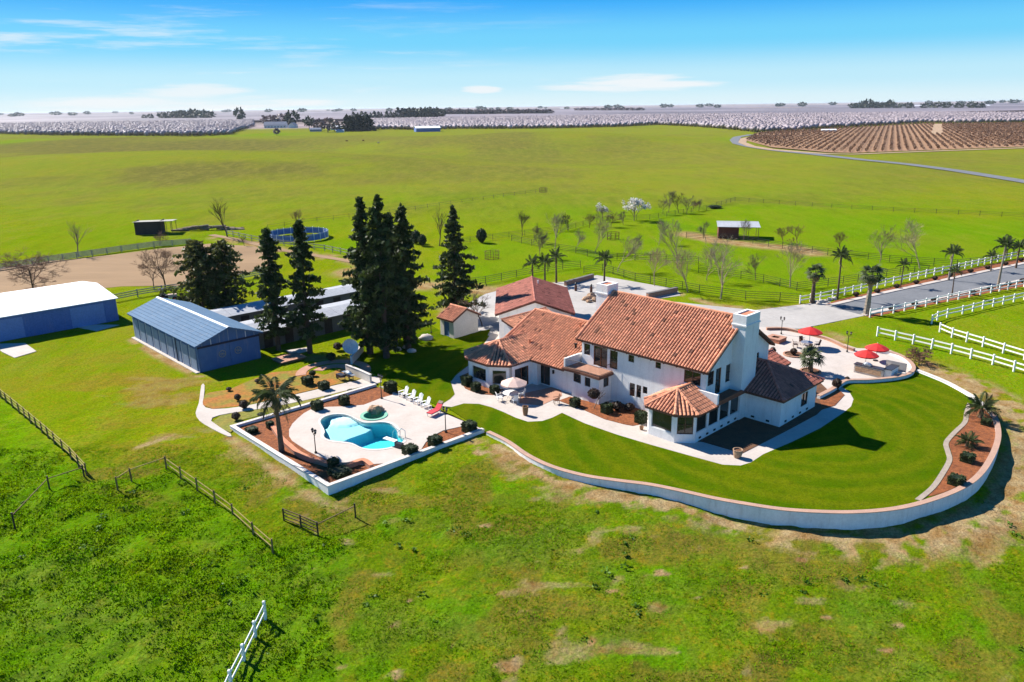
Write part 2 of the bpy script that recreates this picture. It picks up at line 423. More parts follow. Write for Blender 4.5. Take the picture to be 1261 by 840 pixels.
M['greyroof'] = mat('grey_metal_roof', (.33, .34, .36), (.26, .27, .30), .25, .8, stain=.3)
M['greywall'] = mat('dim_grey_siding', (.14, .13, .12), (.11, .10, .10), .8, .85)
M['cream'] = mat('cream_stucco', (.62, .57, .50), (.56, .51, .45), .8, .9)
M['redshed'] = mat('red_brown_boards', (.16, .05, .03), (.11, .038, .026), 2, .9)
M['darkshed'] = mat('dark_boards', (.05, .035, .03), (.035, .025, .022), 2, .9)
M['red'] = mat('red_canvas', (.60, .025, .02), (.52, .02, .02), 2, .8)
M['redpad'] = mat('red_cushion', (.62, .045, .06), None, 4, .8)
M['pink'] = mat('faded_pink_canvas', (.66, .46, .38), (.58, .40, .32), 2, .85)
M['dark'] = mat('dark_counter', (.04, .04, .05), None, 3, .4)
M['steel'] = mat('steel', (.5, .52, .55), None, 3, .35, metal=.7)
M['brownpot'] = mat('clay_pot', (.30, .16, .08), None, 4, .8)
M['soil'] = mat('dark_soil', (.13, .06, .028), (.08, .038, .02), 1, .95, .04, 6, .4)
M['tyre'] = mat('tyre', (.02, .02, .02), None, 3, .8)
M['plaster'] = mat('pool_plaster', (.68, .78, .78), (.62, .74, .76), 1, .6, 0, None, .04)
M['spagreen'] = mat('spa_plaster', (.20, .42, .30), (.15, .36, .26), 1, .6)
M['hay'] = mat('rust_iron', (.12, .05, .03), None, 2, .8)
M['cow'] = mat('brown_hide', (.14, .055, .03), (.10, .04, .025), 1, .8, world_co=False)
M['cowpale'] = mat('pale_hide', (.55, .45, .35), None, 1, .8, world_co=False)
M['vine'] = leafmat('vine_wood', (.21, .115, .06), (.16, .085, .045), .1, .05)
M['vinesoil'] = mat('vineyard_soil', (.29, .165, .085), (.24, .13, .065), .02, .95, 0, None, .2)
M['farblue'] = mat('far_dark_roof', (.10, .13, .20), None, .2, .7)
def glassmat():
    m, t, b = newmat('window_glass'); co = N(t, 'ShaderNodeNewGeometry').outputs['Position']
    L(t, mixrgb(t, rng_(t, noise(t, co, .7, 2), .35, .65), (.012, .016, .016), (.035, .035, .03)), b.inputs['Base Color'])
    b.inputs['Roughness'].default_value = .04; b.inputs['Specular IOR Level'].default_value = .7
    bn = N(t, 'ShaderNodeBump'); bn.inputs['Strength'].default_value = .25; bn.inputs['Distance'].default_value = .02
    L(t, noise(t, co, .8, 2), bn.inputs['Height']); L(t, bn.outputs[0], b.inputs['Normal'])
    return m
M['glass'] = glassmat()
def watermat():
    m = bpy.data.materials.new('pool_water'); m.use_nodes = True; t = m.node_tree; t.nodes.clear()
    o = N(t, 'ShaderNodeOutputMaterial'); tr = N(t, 'ShaderNodeBsdfTransparent'); gl = N(t, 'ShaderNodeBsdfGlossy')
    gl.inputs['Roughness'].default_value = .03
    fr = N(t, 'ShaderNodeLayerWeight'); fr.inputs[0].default_value = .5; mx = N(t, 'ShaderNodeMixShader')
    co = N(t, 'ShaderNodeNewGeometry').outputs['Position']
    bn = N(t, 'ShaderNodeBump'); bn.inputs['Strength'].default_value = .3; bn.inputs['Distance'].default_value = .03
    L(t, noise(t, co, 2.2, 3), bn.inputs['Height']); L(t, bn.outputs[0], gl.inputs['Normal']); L(t, bn.outputs[0], fr.inputs['Normal'])
    L(t, mth(t, 'MULTIPLY_ADD', mth(t, 'POWER', fr.outputs['Facing'], 4.0), .45, .025), mx.inputs[0]); L(t, tr.outputs[0], mx.inputs[1]); L(t, gl.outputs[0], mx.inputs[2]); L(t, mx.outputs[0], o.inputs[0])
    va = N(t, 'ShaderNodeVolumeAbsorption'); va.inputs[0].default_value = (.0, .86, .90, 1); va.inputs[1].default_value = .5
    L(t, va.outputs[0], o.inputs['Volume'])
    return m
M['water'] = watermat()
# ------------------------------------------------------------------ outlines on the ground
WALL_PX = [(601, 531), (625, 543), (650, 560), (680, 574), (720, 585), (760, 591), (800, 596), (840, 604), (880, 613), (920, 620), (960, 626),
           (1000, 629), (1050, 630), (1100, 626), (1140, 617), (1180, 602), (1205, 585), (1221, 562), (1229, 540), (1228, 522), (1221, 507),
           (1200, 489), (1180, 477), (1160, 467), (1130, 455)]
WALL = smooth([P(a, b, .3) for a, b in WALL_PX], 4)
PAVE = [P(a, b, 0) for a, b in [(540, 500), (556, 489), (554, 472), (562, 462), (580, 448), (604, 412), (640, 400), (760, 400), (900, 400), (950, 404),
        (1005, 412), (1040, 424), (1055, 429), (1095, 431), (1112, 438), (1126, 450), (1126, 459), (1115, 465), (1094, 468), (1045, 470), (1035, 476),
        (1050, 484), (1053, 493), (1049, 502), (1042, 509), (1012, 529), (976, 546), (941, 562), (925, 572), (913, 576), (889, 575), (849, 564), (799, 550), (759, 538),
        (719, 524), (692, 511), (680, 517), (668, 521), (650, 522), (620, 510), (590, 500), (560, 502)]]
LAWN = [p for p in WALL] + [P(a, b, 0) for a, b in [(1118, 464), (1094, 470), (1068, 472), (1045, 472), (1037, 477), (1046, 483), (1051, 492), (1048, 501), (1040, 508),
        (1010, 528), (975, 545), (940, 560), (925, 570), (912, 574), (890, 573), (850, 562), (800, 548), (760, 536), (720, 522), (692, 509), (680, 515), (668, 519),
        (650, 520), (635, 515), (620, 508), (605, 502), (590, 498), (571, 497.5), (552, 503)]]
LAWN2 = [P(a, b, 0) for a, b in [(445, 450), (470, 464), (505, 483.5), (537, 499), (546, 497), (554, 492), (560, 486), (557, 477), (555, 470), (559, 462), (570, 452), (598, 418),
         (604, 406), (586, 409), (559, 419), (530, 400), (470, 414), (440, 425)]]
POOLRECT = [S(-69.6, 28.8), S(-51.8, 28.8), S(-51.3, 45.75), S(-69.4, 45.75)]
COURT = [P(a, b, 0) for a, b in [(556, 398), (572, 376), (598, 362), (640, 351), (698, 347), (735, 339), (833, 356), (838, 364), (804, 369), (880, 377), (930, 382), (985, 375.5),
         (1019, 370.5), (1064, 389), (985, 405), (940, 405), (900, 402), (760, 402), (640, 402), (604, 414)]]
POOL_PX = [(393, 518.5), (398.5, 513), (409.4, 510), (421.7, 509.7), (431, 512), (440.3, 516.5), (448, 519.6), (459, 520), (474, 519.6), (485, 522.7), (491, 529), (491.5, 536),
           (499, 541.5), (493, 547.5), (477.5, 552.5), (460.5, 554), (446.5, 552.5), (434, 547), (422, 545), (409.4, 543.7), (399.5, 540.6), (396.4, 536), (398, 532), (396, 526)]
POOL = smooth([P(a, b, .1) for a, b in POOL_PX], 3, True)
SPA_C = P(460.5, 511.8, .1)
SPA = [np.array([SPA_C[0] + 1.15 * math.cos(2 * math.pi * k / 20), SPA_C[1] + 1.15 * math.sin(2 * math.pi * k / 20), .1]) for k in range(20)]
DECK = [P(a, b, .1) for a, b in [(481, 477), (484, 486), (470, 490), (448, 498.6), (425, 500.5), (406, 501), (394, 502), (383, 504), (374, 509), (367, 515), (360, 522), (356, 529), (356, 537), (360, 543),
        (369, 549), (380, 556), (392, 562), (406, 567), (420, 570), (437, 572), (455, 572), (480, 570), (501, 562), (512, 557), (519, 553), (524, 545), (532, 537), (546, 530), (571, 524.5)]] + \
       [S(-52.6, 45.3, .1), S(-51.6, 45.4, .1), S(-51.35, 45.8, .1), S(-69.0, 45.8, .1)]

ROAD_C = [((1040, 381), 1), ]
road_top = PP([(1020, 377), (1060, 367.5), (1100, 358.5), (1140, 350), (1180, 341.5), (1220, 333), (1261, 324.5), (1320, 312.5)], 0)
road_bot = PP([(1063, 388.5), (1100, 380), (1140, 371), (1180, 362), (1220, 353.5), (1261, 345), (1320, 333)], 0)
ROAD = road_top + road_bot[::-1]
BED_N = PP([(1015, 375.5), (1030, 370), (1060, 363), (1100, 353), (1140, 344), (1180, 334.5), (1220, 326), (1261, 318), (1330, 304), (1330, 310), (1261, 324.5), (1220, 333), (1180, 341.5), (1140, 350), (1100, 358.5), (1060, 367.5)], 0)
BED_S = PP([(1063, 388.5), (1100, 380), (1140, 371), (1180, 362), (1220, 353.5), (1261, 345), (1320, 333), (1320, 342), (1261, 352.5), (1220, 360), (1180, 368.5), (1140, 376.5), (1100, 385), (1072, 391)], 0)
ARENA = PP([(-60, 345), (0, 330), (60, 322), (130, 315), (200, 306), (262, 300), (315, 304), (338, 316), (335, 326), (300, 338), (262, 343), (220, 352), (150, 353), (80, 360), (0, 368), (-60, 377)], 0)
YARDS = [LAWN, LAWN2, PAVE, POOLRECT, COURT, ROAD, BED_N, BED_S]

# ------------------------------------------------------------------ the ground itself
def axis(lo, hi, a, b, step, g):
    mid = list(np.arange(a, b + 1e-6, step)); s = step; x = mid[-1]; up = []
    while x < hi: s *= g; x += s; up.append(x)
    s = step; x = mid[0]; dn = []
    while x > lo: s *= g; x -= s; dn.append(x)
    return np.array(dn[::-1] + mid + up)
gx = axis(-16000, 16000, -62, 68, .4, 1.055); gy = axis(-60, 30000, 34, 98, .4, 1.045)
GX, GY = np.meshgrid(gx, gy)
GZ = ground(GX, GY)
near = (GY < 420) & (abs(GX) < 330)
yard = np.zeros(GX.shape, bool)
for pl in YARDS:
    yard[near] |= inpoly(GX[near], GY[near], pl)
pit = inpoly(GX, GY, [S(-68.6, 29.9), S(-52.8, 29.9), S(-52.4, 44.6), S(-68.5, 44.6)])
LUSH_PX = [(-400, 470), (0, 488), (107, 586), (150, 602), (207, 575), (335, 676), (420, 660), (440, 700), (400, 760), (430, 860), (-400, 860)]
LUSH = PP([(a, b) for a, b in LUSH_PX])
lush = inpoly(GX, GY, LUSH).astype(float)
def blurmask(m, n):
    for _ in range(n):
        m = (m + np.roll(m, 1, 0) + np.roll(m, -1, 0) + np.roll(m, 1, 1) + np.roll(m, -1, 1)) / 5
    return m
nearfine = (GY < 99) & (abs(GX) < 69)
lush_s = blurmask(lush, 3)
rel = (fbm(GX * .9, GY * .9, 3, 4) - .5) * (.22 + .5 * lush_s) + (fbm(GX * .23, GY * .23, 5, 3) - .5) * .5
rel *= sstep(900, 300, GY) * (1 - sstep(62, 80, GY) * .75)
soft = blurmask(yard.astype(float), 2)
# keep the ground level against the yards, walls and buildings
GZ2 = GZ + rel * (1 - soft) - .07 * yard - 3.2 * pit
cover = np.zeros(GX.shape + (4,)); cover[..., 3] = 0
def splat(ch, px, py, rx, ry, s=1.0, ang=0.0, wob=1.5):
    c = P(px, py); dx, dy = GX - c[0], GY - c[1]; ca, sa = math.cos(ang), math.sin(ang)
    a, b = (dx * ca + dy * sa) / rx, (-dx * sa + dy * ca) / ry
    m = (abs(a) < 2.2) & (abs(b) < 2.2)
    d = np.sqrt(a[m] ** 2 + b[m] ** 2) + (fbm(GX[m] * 2.2 / rx + 9, GY[m] * 2.2 / max(ry, .3) + ch, 11, 4) - .5) * wob
    cover[..., ch][m] = np.maximum(cover[..., ch][m], s * (1 - sstep(.25, 1.15, d)))
def dist_line(X, Y, pts):
    d = np.full(X.shape, 1e9)
    for a, b in zip(pts[:-1], pts[1:]):
        ax, ay, bx, by = a[0], a[1], b[0], b[1]; L2 = (bx - ax) ** 2 + (by - ay) ** 2 + 1e-9
        t = np.clip(((X - ax) * (bx - ax) + (Y - ay) * (by - ay)) / L2, 0, 1)
        d = np.minimum(d, np.hypot(X - ax - t * (bx - ax), Y - ay - t * (by - ay)))
    return d
m = (abs(GX - 20) < 60) & (GY < 100)
wd = dist_line(GX[m], GY[m], WALL); nn = fbm(GX[m] * .5, GY[m] * .5, 21, 5)
east = sstep(10, 40, GX[m])
thin = np.exp(-((wd - 1.0 - .6 * east) / .75) ** 2) * sstep(.32, .58, nn + .05); wide = (.7 + .25 * east) * np.exp(-((wd - 2.0 - .6 * east) / (1.4 + 1.6 * east)) ** 2) * sstep(.30, .58, fbm(GX[m] * .9 + 4, GY[m] * .9, 23, 5) + .06 * east)
band = np.maximum(thin, wide)
cover[..., 0][m] = np.maximum(cover[..., 0][m], band)
def lineband(ch, px, w, s=1.0, thr=(.35, .6), seed=31, nf=.3):
    pts = PP(px); xs = [p[0] for p in pts]; ys = [p[1] for p in pts]
    m = (GX > min(xs) - 5 * w) & (GX < max(xs) + 5 * w) & (GY > min(ys) - 5 * w) & (GY < max(ys) + 5 * w)
    d = dist_line(GX[m], GY[m], pts); n_ = fbm(GX[m] * nf, GY[m] * nf, seed, 4)
    cover[..., ch][m] = np.maximum(cover[..., ch][m], s * np.exp(-(d / w) ** 2) * sstep(thr[0], thr[1], n_))
# bare soil (0), dry yellowed grass (1), dark lush grass (2)
for a in ((640, 560, 3.2, 2.4), (760, 612, 3.5, 1.3), (815, 622, 2.6, 1.2), (604, 556, 2.4, 1.3), (720, 598, 2.6, .8), (940, 642, 3.2, .9), (1010, 650, 3.2, .8),
          (812, 706, 1.1, .45), (756, 728, .9, .3), (692, 779, .5, .4), (626, 824, 1.1, .7), (640, 815, .8, .3), (598, 648, .9, .4), (484, 770, .55, .5), (505, 738, .3, .3),
          (488, 833, .8, .5), (420, 820, .4, .3), (428, 668, 1.0, .4), (392, 657, .7, .3), (388, 702, .4, .3), (560, 793, .4, .25), (915, 700, .4, .25), (1020, 760, .5, .3), (1106, 770, .7, .3), (1092, 800, .8, .3),
          (1140, 700, .5, .3), (730, 795, .5, .3), (860, 735, .5, .25), (985, 690, .6, .3), (660, 690, .5, .3)):
    splat(0, *a, s=.95)
for a in ((195, 492, 5.5, 3.2), (215, 470, 5.5, 2.6), (180, 480, 5.0, 2.5), (225, 490, 4, 3)): splat(0, *a, s=.5, wob=2.2); splat(1, *a, s=1.0, wob=1.5)
for a in ((210, 540, 3, 1.2), (300, 555, 2.2, 3.0), (345, 590, 2, 3.2), (375, 612, 2.0, 1.2), (255, 530, 3, 1.4)): splat(0, *a, s=.55)
lineband(0, [(170, 552), (205, 540), (228, 530), (245, 518)], .7, .8)
lineband(0, [(283, 540), (320, 565), (360, 595), (398, 622)], 1.0, .8, (.2, .5))
for px in ([(165, 418), (200, 440), (246, 462)],): lineband(0, px, 1.2, .9, (.2, .45))
lineband(0, [(1128, 452), (1150, 455), (1180, 468), (1210, 490), (1238, 515), (1255, 545), (1250, 580), (1232, 606), (1200, 630), (1140, 650), (1060, 655), (1000, 650)], 1.5, .8, (.3, .6), nf=.7)
lineband(0, [(950, 398), (1000, 405), (1060, 425), (1110, 440)], 2.2, .75, (.3, .6))
lineband(1, [(1110, 440), (1160, 458), (1210, 485)], 4.5, .8, (.2, .5))
lineband(0, [(430, 335), (480, 352), (540, 352), (600, 358)], 5.0, .9, (.25, .45))
lineband(0, [(268, 293), (310, 300), (350, 310), (400, 316), (440, 322), (480, 340)], 3.6, .9, (.2, .5))
lineband(0, [(845, 288), (885, 297), (940, 303), (985, 307), (1000, 312)], 4.5, .95, (.12, .35))
lineband(0, [(1010, 377), (985, 376), (930, 380), (880, 376), (838, 362), (760, 345), (700, 345), (640, 352)], 1.5, .8, (.25, .5))
splat(0, 470, 428, 5, 3, .8); splat(0, 500, 428, 4, 2.5, .7); splat(0, 390, 440, 4, 2, .6); splat(0, 440, 445, 3, 3, .6)
splat(0, 560, 385, 5, 6, .8)
for a in ((560, 610, 3, 3.5, .6), (520, 640, 3, 2, .5), (640, 620, 4, 2, .5), (800, 660, 5, 2, .4), (700, 640, 4, 2, .5), (900, 720, 5, 1.5, .5), (1040, 720, 5, 2, .5), (560, 690, 3, 1.6, .6), (1200, 690, 6, 3, .4),
          (950, 780, 4, 1.5, .5), (480, 690, 2, 1, .5), (760, 760, 4, 1.4, .5), (330, 560, 5, 5, .55), (240, 520, 6, 3, .5), (140, 560, 5, 2.5, .4), (100, 470, 8, 2.5, .25), (650, 560, 6, 3, .5), (1190, 470, 6, 5, .3)):
    splat(1, *a[:4], s=a[4])
for a in ((150, 470, 7, 4, .7), (215, 520, 8, 4, .6), (120, 440, 7, 4, .45), (60, 470, 8, 4, .4), (150, 585, 4, 3, .9), (180, 560, 5, 2.5, .8), (330, 585, 3.5, 5, .8), (170, 612, 4, 2, .7)): splat(1, *a[:4], s=a[4], wob=2.0)
# far pastures: darker weedy slopes and tan rises
for a in ((190, 186, 120, 190, 1.0), (300, 184, 90, 150, .9), (90, 178, 150, 160, .95), (250, 200, 70, 60, .8), (540, 205, 90, 110, .6), (640, 190, 100, 190, .6), (520, 178, 130, 200, .7), (430, 172, 110, 190, .65), (620, 238, 60, 45, .5), (340, 240, 60, 40, .45), (150, 250, 60, 35, .4),
          (760, 178, 110, 210, .5), (620, 215, 80, 80, .6), (840, 200, 80, 90, .35), (60, 225, 60, 50, .45)):
    splat(1, *a[:4], s=a[4], wob=1.6)
splat(1, 1150, 200, 60, 40, .5, wob=.6)
for a in ((1120, 285, 30, 20, .5), (960, 255, 40, 15, .4), (860, 240, 60, 25, .3), (1000, 270, 30, 10, .4), (100, 228, 60, 25, .35)): splat(2, *a[:4], s=a[4], wob=1.2)
cover[..., 2] = np.maximum(cover[..., 2], .8 * lush_s * sstep(.2, .6, fbm(GX * .12, GY * .12, 41, 3) + .15))
cover[..., 2] = np.maximum(cover[..., 2], .75 * sstep(.5, .62, fbm(GX * .22 + 3, GY * .3, 43, 4)) * (GY < 60) * (1 - cover[..., 0]))
EMER = [PP(pl) for pl in ([(560, 303), (607, 297), (665, 289), (735, 276), (800, 272), (870, 262), (905, 250), (1000, 257), (1100, 263), (1261, 271), (1400, 275), (1400, 320), (1261, 316), (1180, 333), (1100, 350), (985, 375), (918, 371), (860, 363), (782, 348), (719, 339), (640, 344), (585, 356)],
    [(1000, 408), (1070, 394), (1140, 380), (1261, 356), (1400, 330), (1400, 520), (1261, 500), (1180, 462), (1100, 438)], [(150, 372), (262, 354), (330, 340), (330, 350), (170, 382)], [(385, 300), (440, 290), (470, 305), (520, 318), (450, 330)], [(200, 308), (262, 302), (262, 296), (200, 303)])]
for pl in EMER: cover[..., 3] = np.maximum(cover[..., 3], inpoly(GX, GY, pl) * (.55 + .45 * sstep(.3, .6, fbm(GX * .03, GY * .05, 91, 3))))
for a in ((8, 175, 45, 190, 1.0), (325, 166, 75, 90, .9), (905, 172, 18, 80, .9), (560, 245, 60, 25, .5), (720, 262, 60, 30, .7)): splat(3, *a[:4], s=a[4], wob=.7)
cover[..., 3] = blurmask(cover[..., 3], 2)
cover[..., 1] = np.maximum(cover[..., 1], .9 * sstep(.46, .66, fbm(GX * .26 + 7, GY * .34, 93, 5)) * (GY < 64) * (GX > -22) * (1 - lush_s))
cover[..., 0] = np.maximum(cover[..., 0], .6 * sstep(.60, .74, fbm(GX * .30 + 17, GY * .5, 95, 5)) * (GY < 62) * (GX > -20) * (1 - lush_s))
big = fbm(GX * .012, GY * .02, 47, 4)
cover[..., 1] = np.maximum(cover[..., 1], np.clip(.45 * sstep(.45, .7, big) * sstep(110, 200, GY), 0, 1))
ny, nx = GX.shape
idx = np.arange(ny * nx).reshape(ny, nx)
faces = np.stack([idx[:-1, :-1], idx[:-1, 1:], idx[1:, 1:], idx[1:, :-1]], -1).reshape(-1, 4)
def groundmat():
    m, t, b = newmat('pasture_grass'); co = N(t, 'ShaderNodeNewGeometry').outputs['Position']
    at = N(t, 'ShaderNodeAttribute', attribute_name='cover'); sc = N(t, 'ShaderNodeSeparateColor'); L(t, at.outputs['Color'], sc.inputs[0])
    n1 = noise(t, co, .06, 4); n2 = noise(t, co, .55, 5, .65); n3 = noise(t, co, 3.2, 5, .7); n4 = noise(t, co, .013, 4); n5 = noise(t, co, .19, 5, .7); mpf = N(t, 'ShaderNodeMapping'); mpf.inputs['Scale'].default_value = (.05, .016, 1); L(t, co, mpf.inputs[0]); n6 = noise(t, mpf.outputs[0], 1.0, 7, .75)
    mpg = N(t, 'ShaderNodeMapping'); mpg.inputs['Scale'].default_value = (.22, .065, 1); L(t, co, mpg.inputs[0]); n7 = noise(t, mpg.outputs[0], 1.0, 8, .8)
    g = mixrgb(t, rng_(t, n2, .35, .65), (.135, .215, .002), (.19, .225, .004))
    g = mixrgb(t, rng_(t, n1, .4, .65), g, (.205, .215, .004))
    g = mixrgb(t, rng_(t, n4, .45, .62), g, (.145, .215, .002))
    g = mixrgb(t, mth(t, 'MULTIPLY', sc.outputs[2], .8), g, (.098, .240, .001))
    g = mixrgb(t, mth(t, 'MULTIPLY', rng_(t, n5, .50, .72), .8), g, (.205, .185, .010))
    g = mixrgb(t, mth(t, 'MULTIPLY', rng_(t, n6, .50, .75), .7), g, (.225, .180, .035))
    dry = mixrgb(t, rng_(t, n2, .35, .65), (.245, .185, .014), (.205, .130, .020))
    spd = N(t, 'ShaderNodeSeparateXYZ'); L(t, co, spd.inputs[0]); dry = mixrgb(t, rng_(t, spd.outputs['Y'], 150, 260), dry, mixrgb(t, rng_(t, n7, .4, .6), (.165, .135, .032), (.062, .058, .022)))
    dm = rng_(t, mth(t, 'ADD', sc.outputs[1], mth(t, 'MULTIPLY_ADD', mth(t, 'ADD', n3, n6), .7, -.7)), .2, .7)
    g = mixrgb(t, mth(t, 'MULTIPLY', dm, mth(t, 'MULTIPLY_ADD', sc.outputs[1], .6, .4)), g, dry)
    g = mixrgb(t, mth(t, 'MULTIPLY', at.outputs['Alpha'], .75), g, mixrgb(t, rng_(t, n6, .35, .65), (.098, .218, .002), (.155, .222, .003)))
    g = mixrgb(t, mth(t, 'MULTIPLY', rng_(t, n7, .50, .70), .6), g, (.080, .125, .003))
    g = mixrgb(t, mth(t, 'MULTIPLY', rng_(t, n7, .48, .34), .55), g, (.215, .215, .020))
    g = mixrgb(t, mth(t, 'MULTIPLY', rng_(t, n3, .50, .66), .8), g, (.062, .125, .003))
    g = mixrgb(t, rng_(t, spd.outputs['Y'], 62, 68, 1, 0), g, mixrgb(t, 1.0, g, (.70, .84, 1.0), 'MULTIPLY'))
    g = mixrgb(t, mth(t, 'MULTIPLY', rng_(t, spd.outputs['Y'], 190, 330), mth(t, 'MULTIPLY_ADD', at.outputs['Alpha'], -.34, .34)), g, (.205, .168, .040))
    fl = mth(t, 'MULTIPLY', rng_(t, noise(t, co, 1.15, 6, .75), .51, .66), mth(t, 'MULTIPLY_ADD', sc.outputs[2], -.8, .95, True))
    g = mixrgb(t, mth(t, 'MULTIPLY', fl, rng_(t, spd.outputs['Y'], 90, 150, .8, 0)), g, (.235, .165, .010))
    dirt = mixrgb(t, rng_(t, n2, .35, .65), (.38, .28, .145), (.235, .125, .04))
    rm = rng_(t, mth(t, 'ADD', sc.outputs[0], mth(t, 'MULTIPLY_ADD', mth(t, 'ADD', n3, n2), .9, -.9)), .25, .8)
    g = mixrgb(t, mth(t, 'MULTIPLY', rm, mth(t, 'MULTIPLY_ADD', sc.outputs[0], 1.5, 0, True)), g, dirt)
    gg = rng_(t, noise(t, co, 6, 5, .75), .28, .72, .55, 1.45)
    vm = N(t, 'ShaderNodeVectorMath', operation='SCALE'); L(t, g, vm.inputs[0]); L(t, gg, vm.inputs['Scale'])
    # the plain of orchards and stubble beyond the last pasture
    sp = N(t, 'ShaderNodeSeparateXYZ'); L(t, co, sp.inputs[0])
    far = rng_(t, mth(t, 'ADD', sp.outputs['Y'], mth(t, 'MULTIPLY', n4, 90.0)), 1250, 1400)
    mpn = N(t, 'ShaderNodeMapping'); mpn.inputs['Scale'].default_value = (1, 3.5, 1); L(t, co, mpn.inputs[0])
    fn = noise(t, mpn.outputs[0], .0011, 4)
    fc = mixrgb(t, rng_(t, fn, .4, .6), (.30, .24, .24), (.17, .14, .13))
    L(t, mixrgb(t, far, mixrgb(t, 1.0, vm.outputs[0], (.84, .86, .86), 'MULTIPLY'), fc), b.inputs['Base Color'])
    b.inputs['Roughness'].default_value = 1; b.inputs['Specular IOR Level'].default_value = 0.0
    bn = N(t, 'ShaderNodeBump'); bn.inputs['Strength'].default_value = .9; bn.inputs['Distance'].default_value = .16
    hh = mth(t, 'ADD', noise(t, co, 2.6, 6, .7), mth(t, 'MULTIPLY', noise(t, co, .35, 3), 2.0))
    L(t, hh, bn.inputs['Height']); L(t, bn.outputs[0], b.inputs['Normal'])
    return m
V = np.stack([GX, GY, GZ2], -1).reshape(-1, 3)
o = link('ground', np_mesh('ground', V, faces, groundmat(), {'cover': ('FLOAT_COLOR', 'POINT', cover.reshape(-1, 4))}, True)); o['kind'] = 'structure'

def lawnmat():
    m, t, b = newmat('mown_lawn'); co = N(t, 'ShaderNodeNewGeometry').outputs['Position']
    n1 = noise(t, co, .25, 4); n2 = noise(t, co, 1.6, 5, .7); n3 = noise(t, co, 9, 4, .7)
    g = mixrgb(t, rng_(t, n1, .38, .64), (.048, .094, .001), (.084, .110, .002))
    # mower passes run in rings round the curve of the wall
    c = P(985, 520, 0); dv = N(t, 'ShaderNodeVectorMath', operation='DISTANCE'); L(t, co, dv.inputs[0]); dv.inputs[1].default_value = tuple(c)
    wv = mth(t, 'SINE', mth(t, 'MULTIPLY_ADD', dv.outputs['Value'], 2.6, mth(t, 'MULTIPLY', n1, 5.0)))
    g = mixrgb(t, mth(t, 'MULTIPLY', rng_(t, wv, -.3, 1.0), .65), g, (.100, .116, .003))
    g = mixrgb(t, mth(t, 'MULTIPLY', rng_(t, n2, .5, .75), .6), g, (.024, .054, .002))
    vm = N(t, 'ShaderNodeVectorMath', operation='SCALE'); L(t, g, vm.inputs[0]); L(t, rng_(t, n3, .28, .72, .6, 1.4), vm.inputs['Scale'])
    L(t, vm.outputs[0], b.inputs['Base Color']); b.inputs['Roughness'].default_value = 1; b.inputs['Specular IOR Level'].default_value = 0.0
    bn = N(t, 'ShaderNodeBump'); bn.inputs['Distance'].default_value = .05; L(t, n3, bn.inputs['Height']); L(t, bn.outputs[0], b.inputs['Normal'])
    return m
M['lawn'] = lawnmat()
sheet('driveway', COURT, .02, M['drive'])
sheet('patio', PAVE, .035, M['concrete'])
sheet('lawn', LAWN, .06, M['lawn']); sheet('lawn', LAWN2, .055, M['lawn'])
sheet('road', ROAD, .03, M['asphalt'])
sheet('roadside_bed', BED_N, .025, M['mulch']); sheet('roadside_bed', BED_S, .025, M['mulch'])
def kerb(name, pts, w, h, m, z0=-.1):
    pts = [np.array(p[:2], float) for p in pts]; mb = MB(); n = len(pts)
    for i, p in enumerate(pts):
        d = pts[min(i + 1, n - 1)] - pts[max(i - 1, 0)]; d /= np.linalg.norm(d); q = np.array([-d[1], d[0]]) * w / 2
        for s_, z in ((1, z0), (1, h), (-1, h), (-1, z0)): mb.v.append((p[0] + q[0] * s_, p[1] + q[1] * s_, z))
    for i in range(n - 1):
        for k in range(3): mb.f.append((i * 4 + k, i * 4 + k + 1, i * 4 + 4 + k + 1, i * 4 + 4 + k))
    mb.f += [(0, 3, 2, 1), (n * 4 - 4, n * 4 - 3, n * 4 - 2, n * 4 - 1)]
    mb.f = [f[::-1] for f in mb.f]
    o = mb.build(name, m); o['kind'] = 'structure'; return o
kerb('road_kerb', road_top, .9, .13, M['concrete']); kerb('road_kerb', road_bot, .9, .13, M['concrete'])
sheet('arena_floor', ARENA, .05, M['sand'], skirt=.4)
# mulch beds by the house, orange banks, garden path
sheet('house_bed', PP([(688, 494), (702, 489), (720, 494), (746, 499), (764, 493), (795, 497), (795, 515), (789, 523), (779, 525), (768, 523), (745, 517), (720, 506)], 0), .075, M['mulch'])
sheet('house_bed', PP([(566, 464), (568, 472), (573, 479), (582, 483), (592, 486), (607, 487), (640, 470), (600, 450)], 0), .075, M['mulch'])
sheet('house_bed', PP([(850, 543), (866, 545), (890, 552), (914, 559), (965, 533), (1006, 511), (1028, 489), (1008, 470), (900, 500)], 0), .075, M['soil'])
sheet('house_bed', PP([(1008, 488), (1030, 478), (1040, 487), (1028, 500), (1012, 505)], 0), .08, M['mulch'])
BED_E = smooth(PP([(1197, 500), (1193, 512), (1191, 522), (1180, 534), (1169, 546), (1171, 556), (1173, 568), (1164, 585), (1152, 602), (1143, 612), (1160, 608), (1182, 598), (1203, 583), (1218, 561), (1225, 540), (1224, 522), (1218, 508)], 0), 3, True)
sheet('curved_bed', BED_E, .085, M['mulch'])
edge = smooth(PP([(1194, 498), (1190, 510), (1188, 521), (1176, 533), (1165, 546), (1167, 557), (1169, 568), (1160, 585), (1148, 602), (1130, 617)], 0), 4)
kerb('bed_edging', edge, .42, .12, M['edging'])
sheet('bank', PP([(252, 487), (258, 484), (282, 480), (313, 467), (335, 459), (370, 456), (400, 462), (427, 452), (440, 455), (455, 463), (440, 468), (400, 477), (345, 490), (300, 500), (262, 504), (249, 499)], 0), .05, M['orange'])
sheet('bank', PP([(262, 520), (272, 512), (300, 507), (345, 500), (400, 488), (440, 478), (462, 474), (400, 492), (350, 505), (300, 517), (284, 533), (276, 530)], 0), .045, M['orangegrass'])
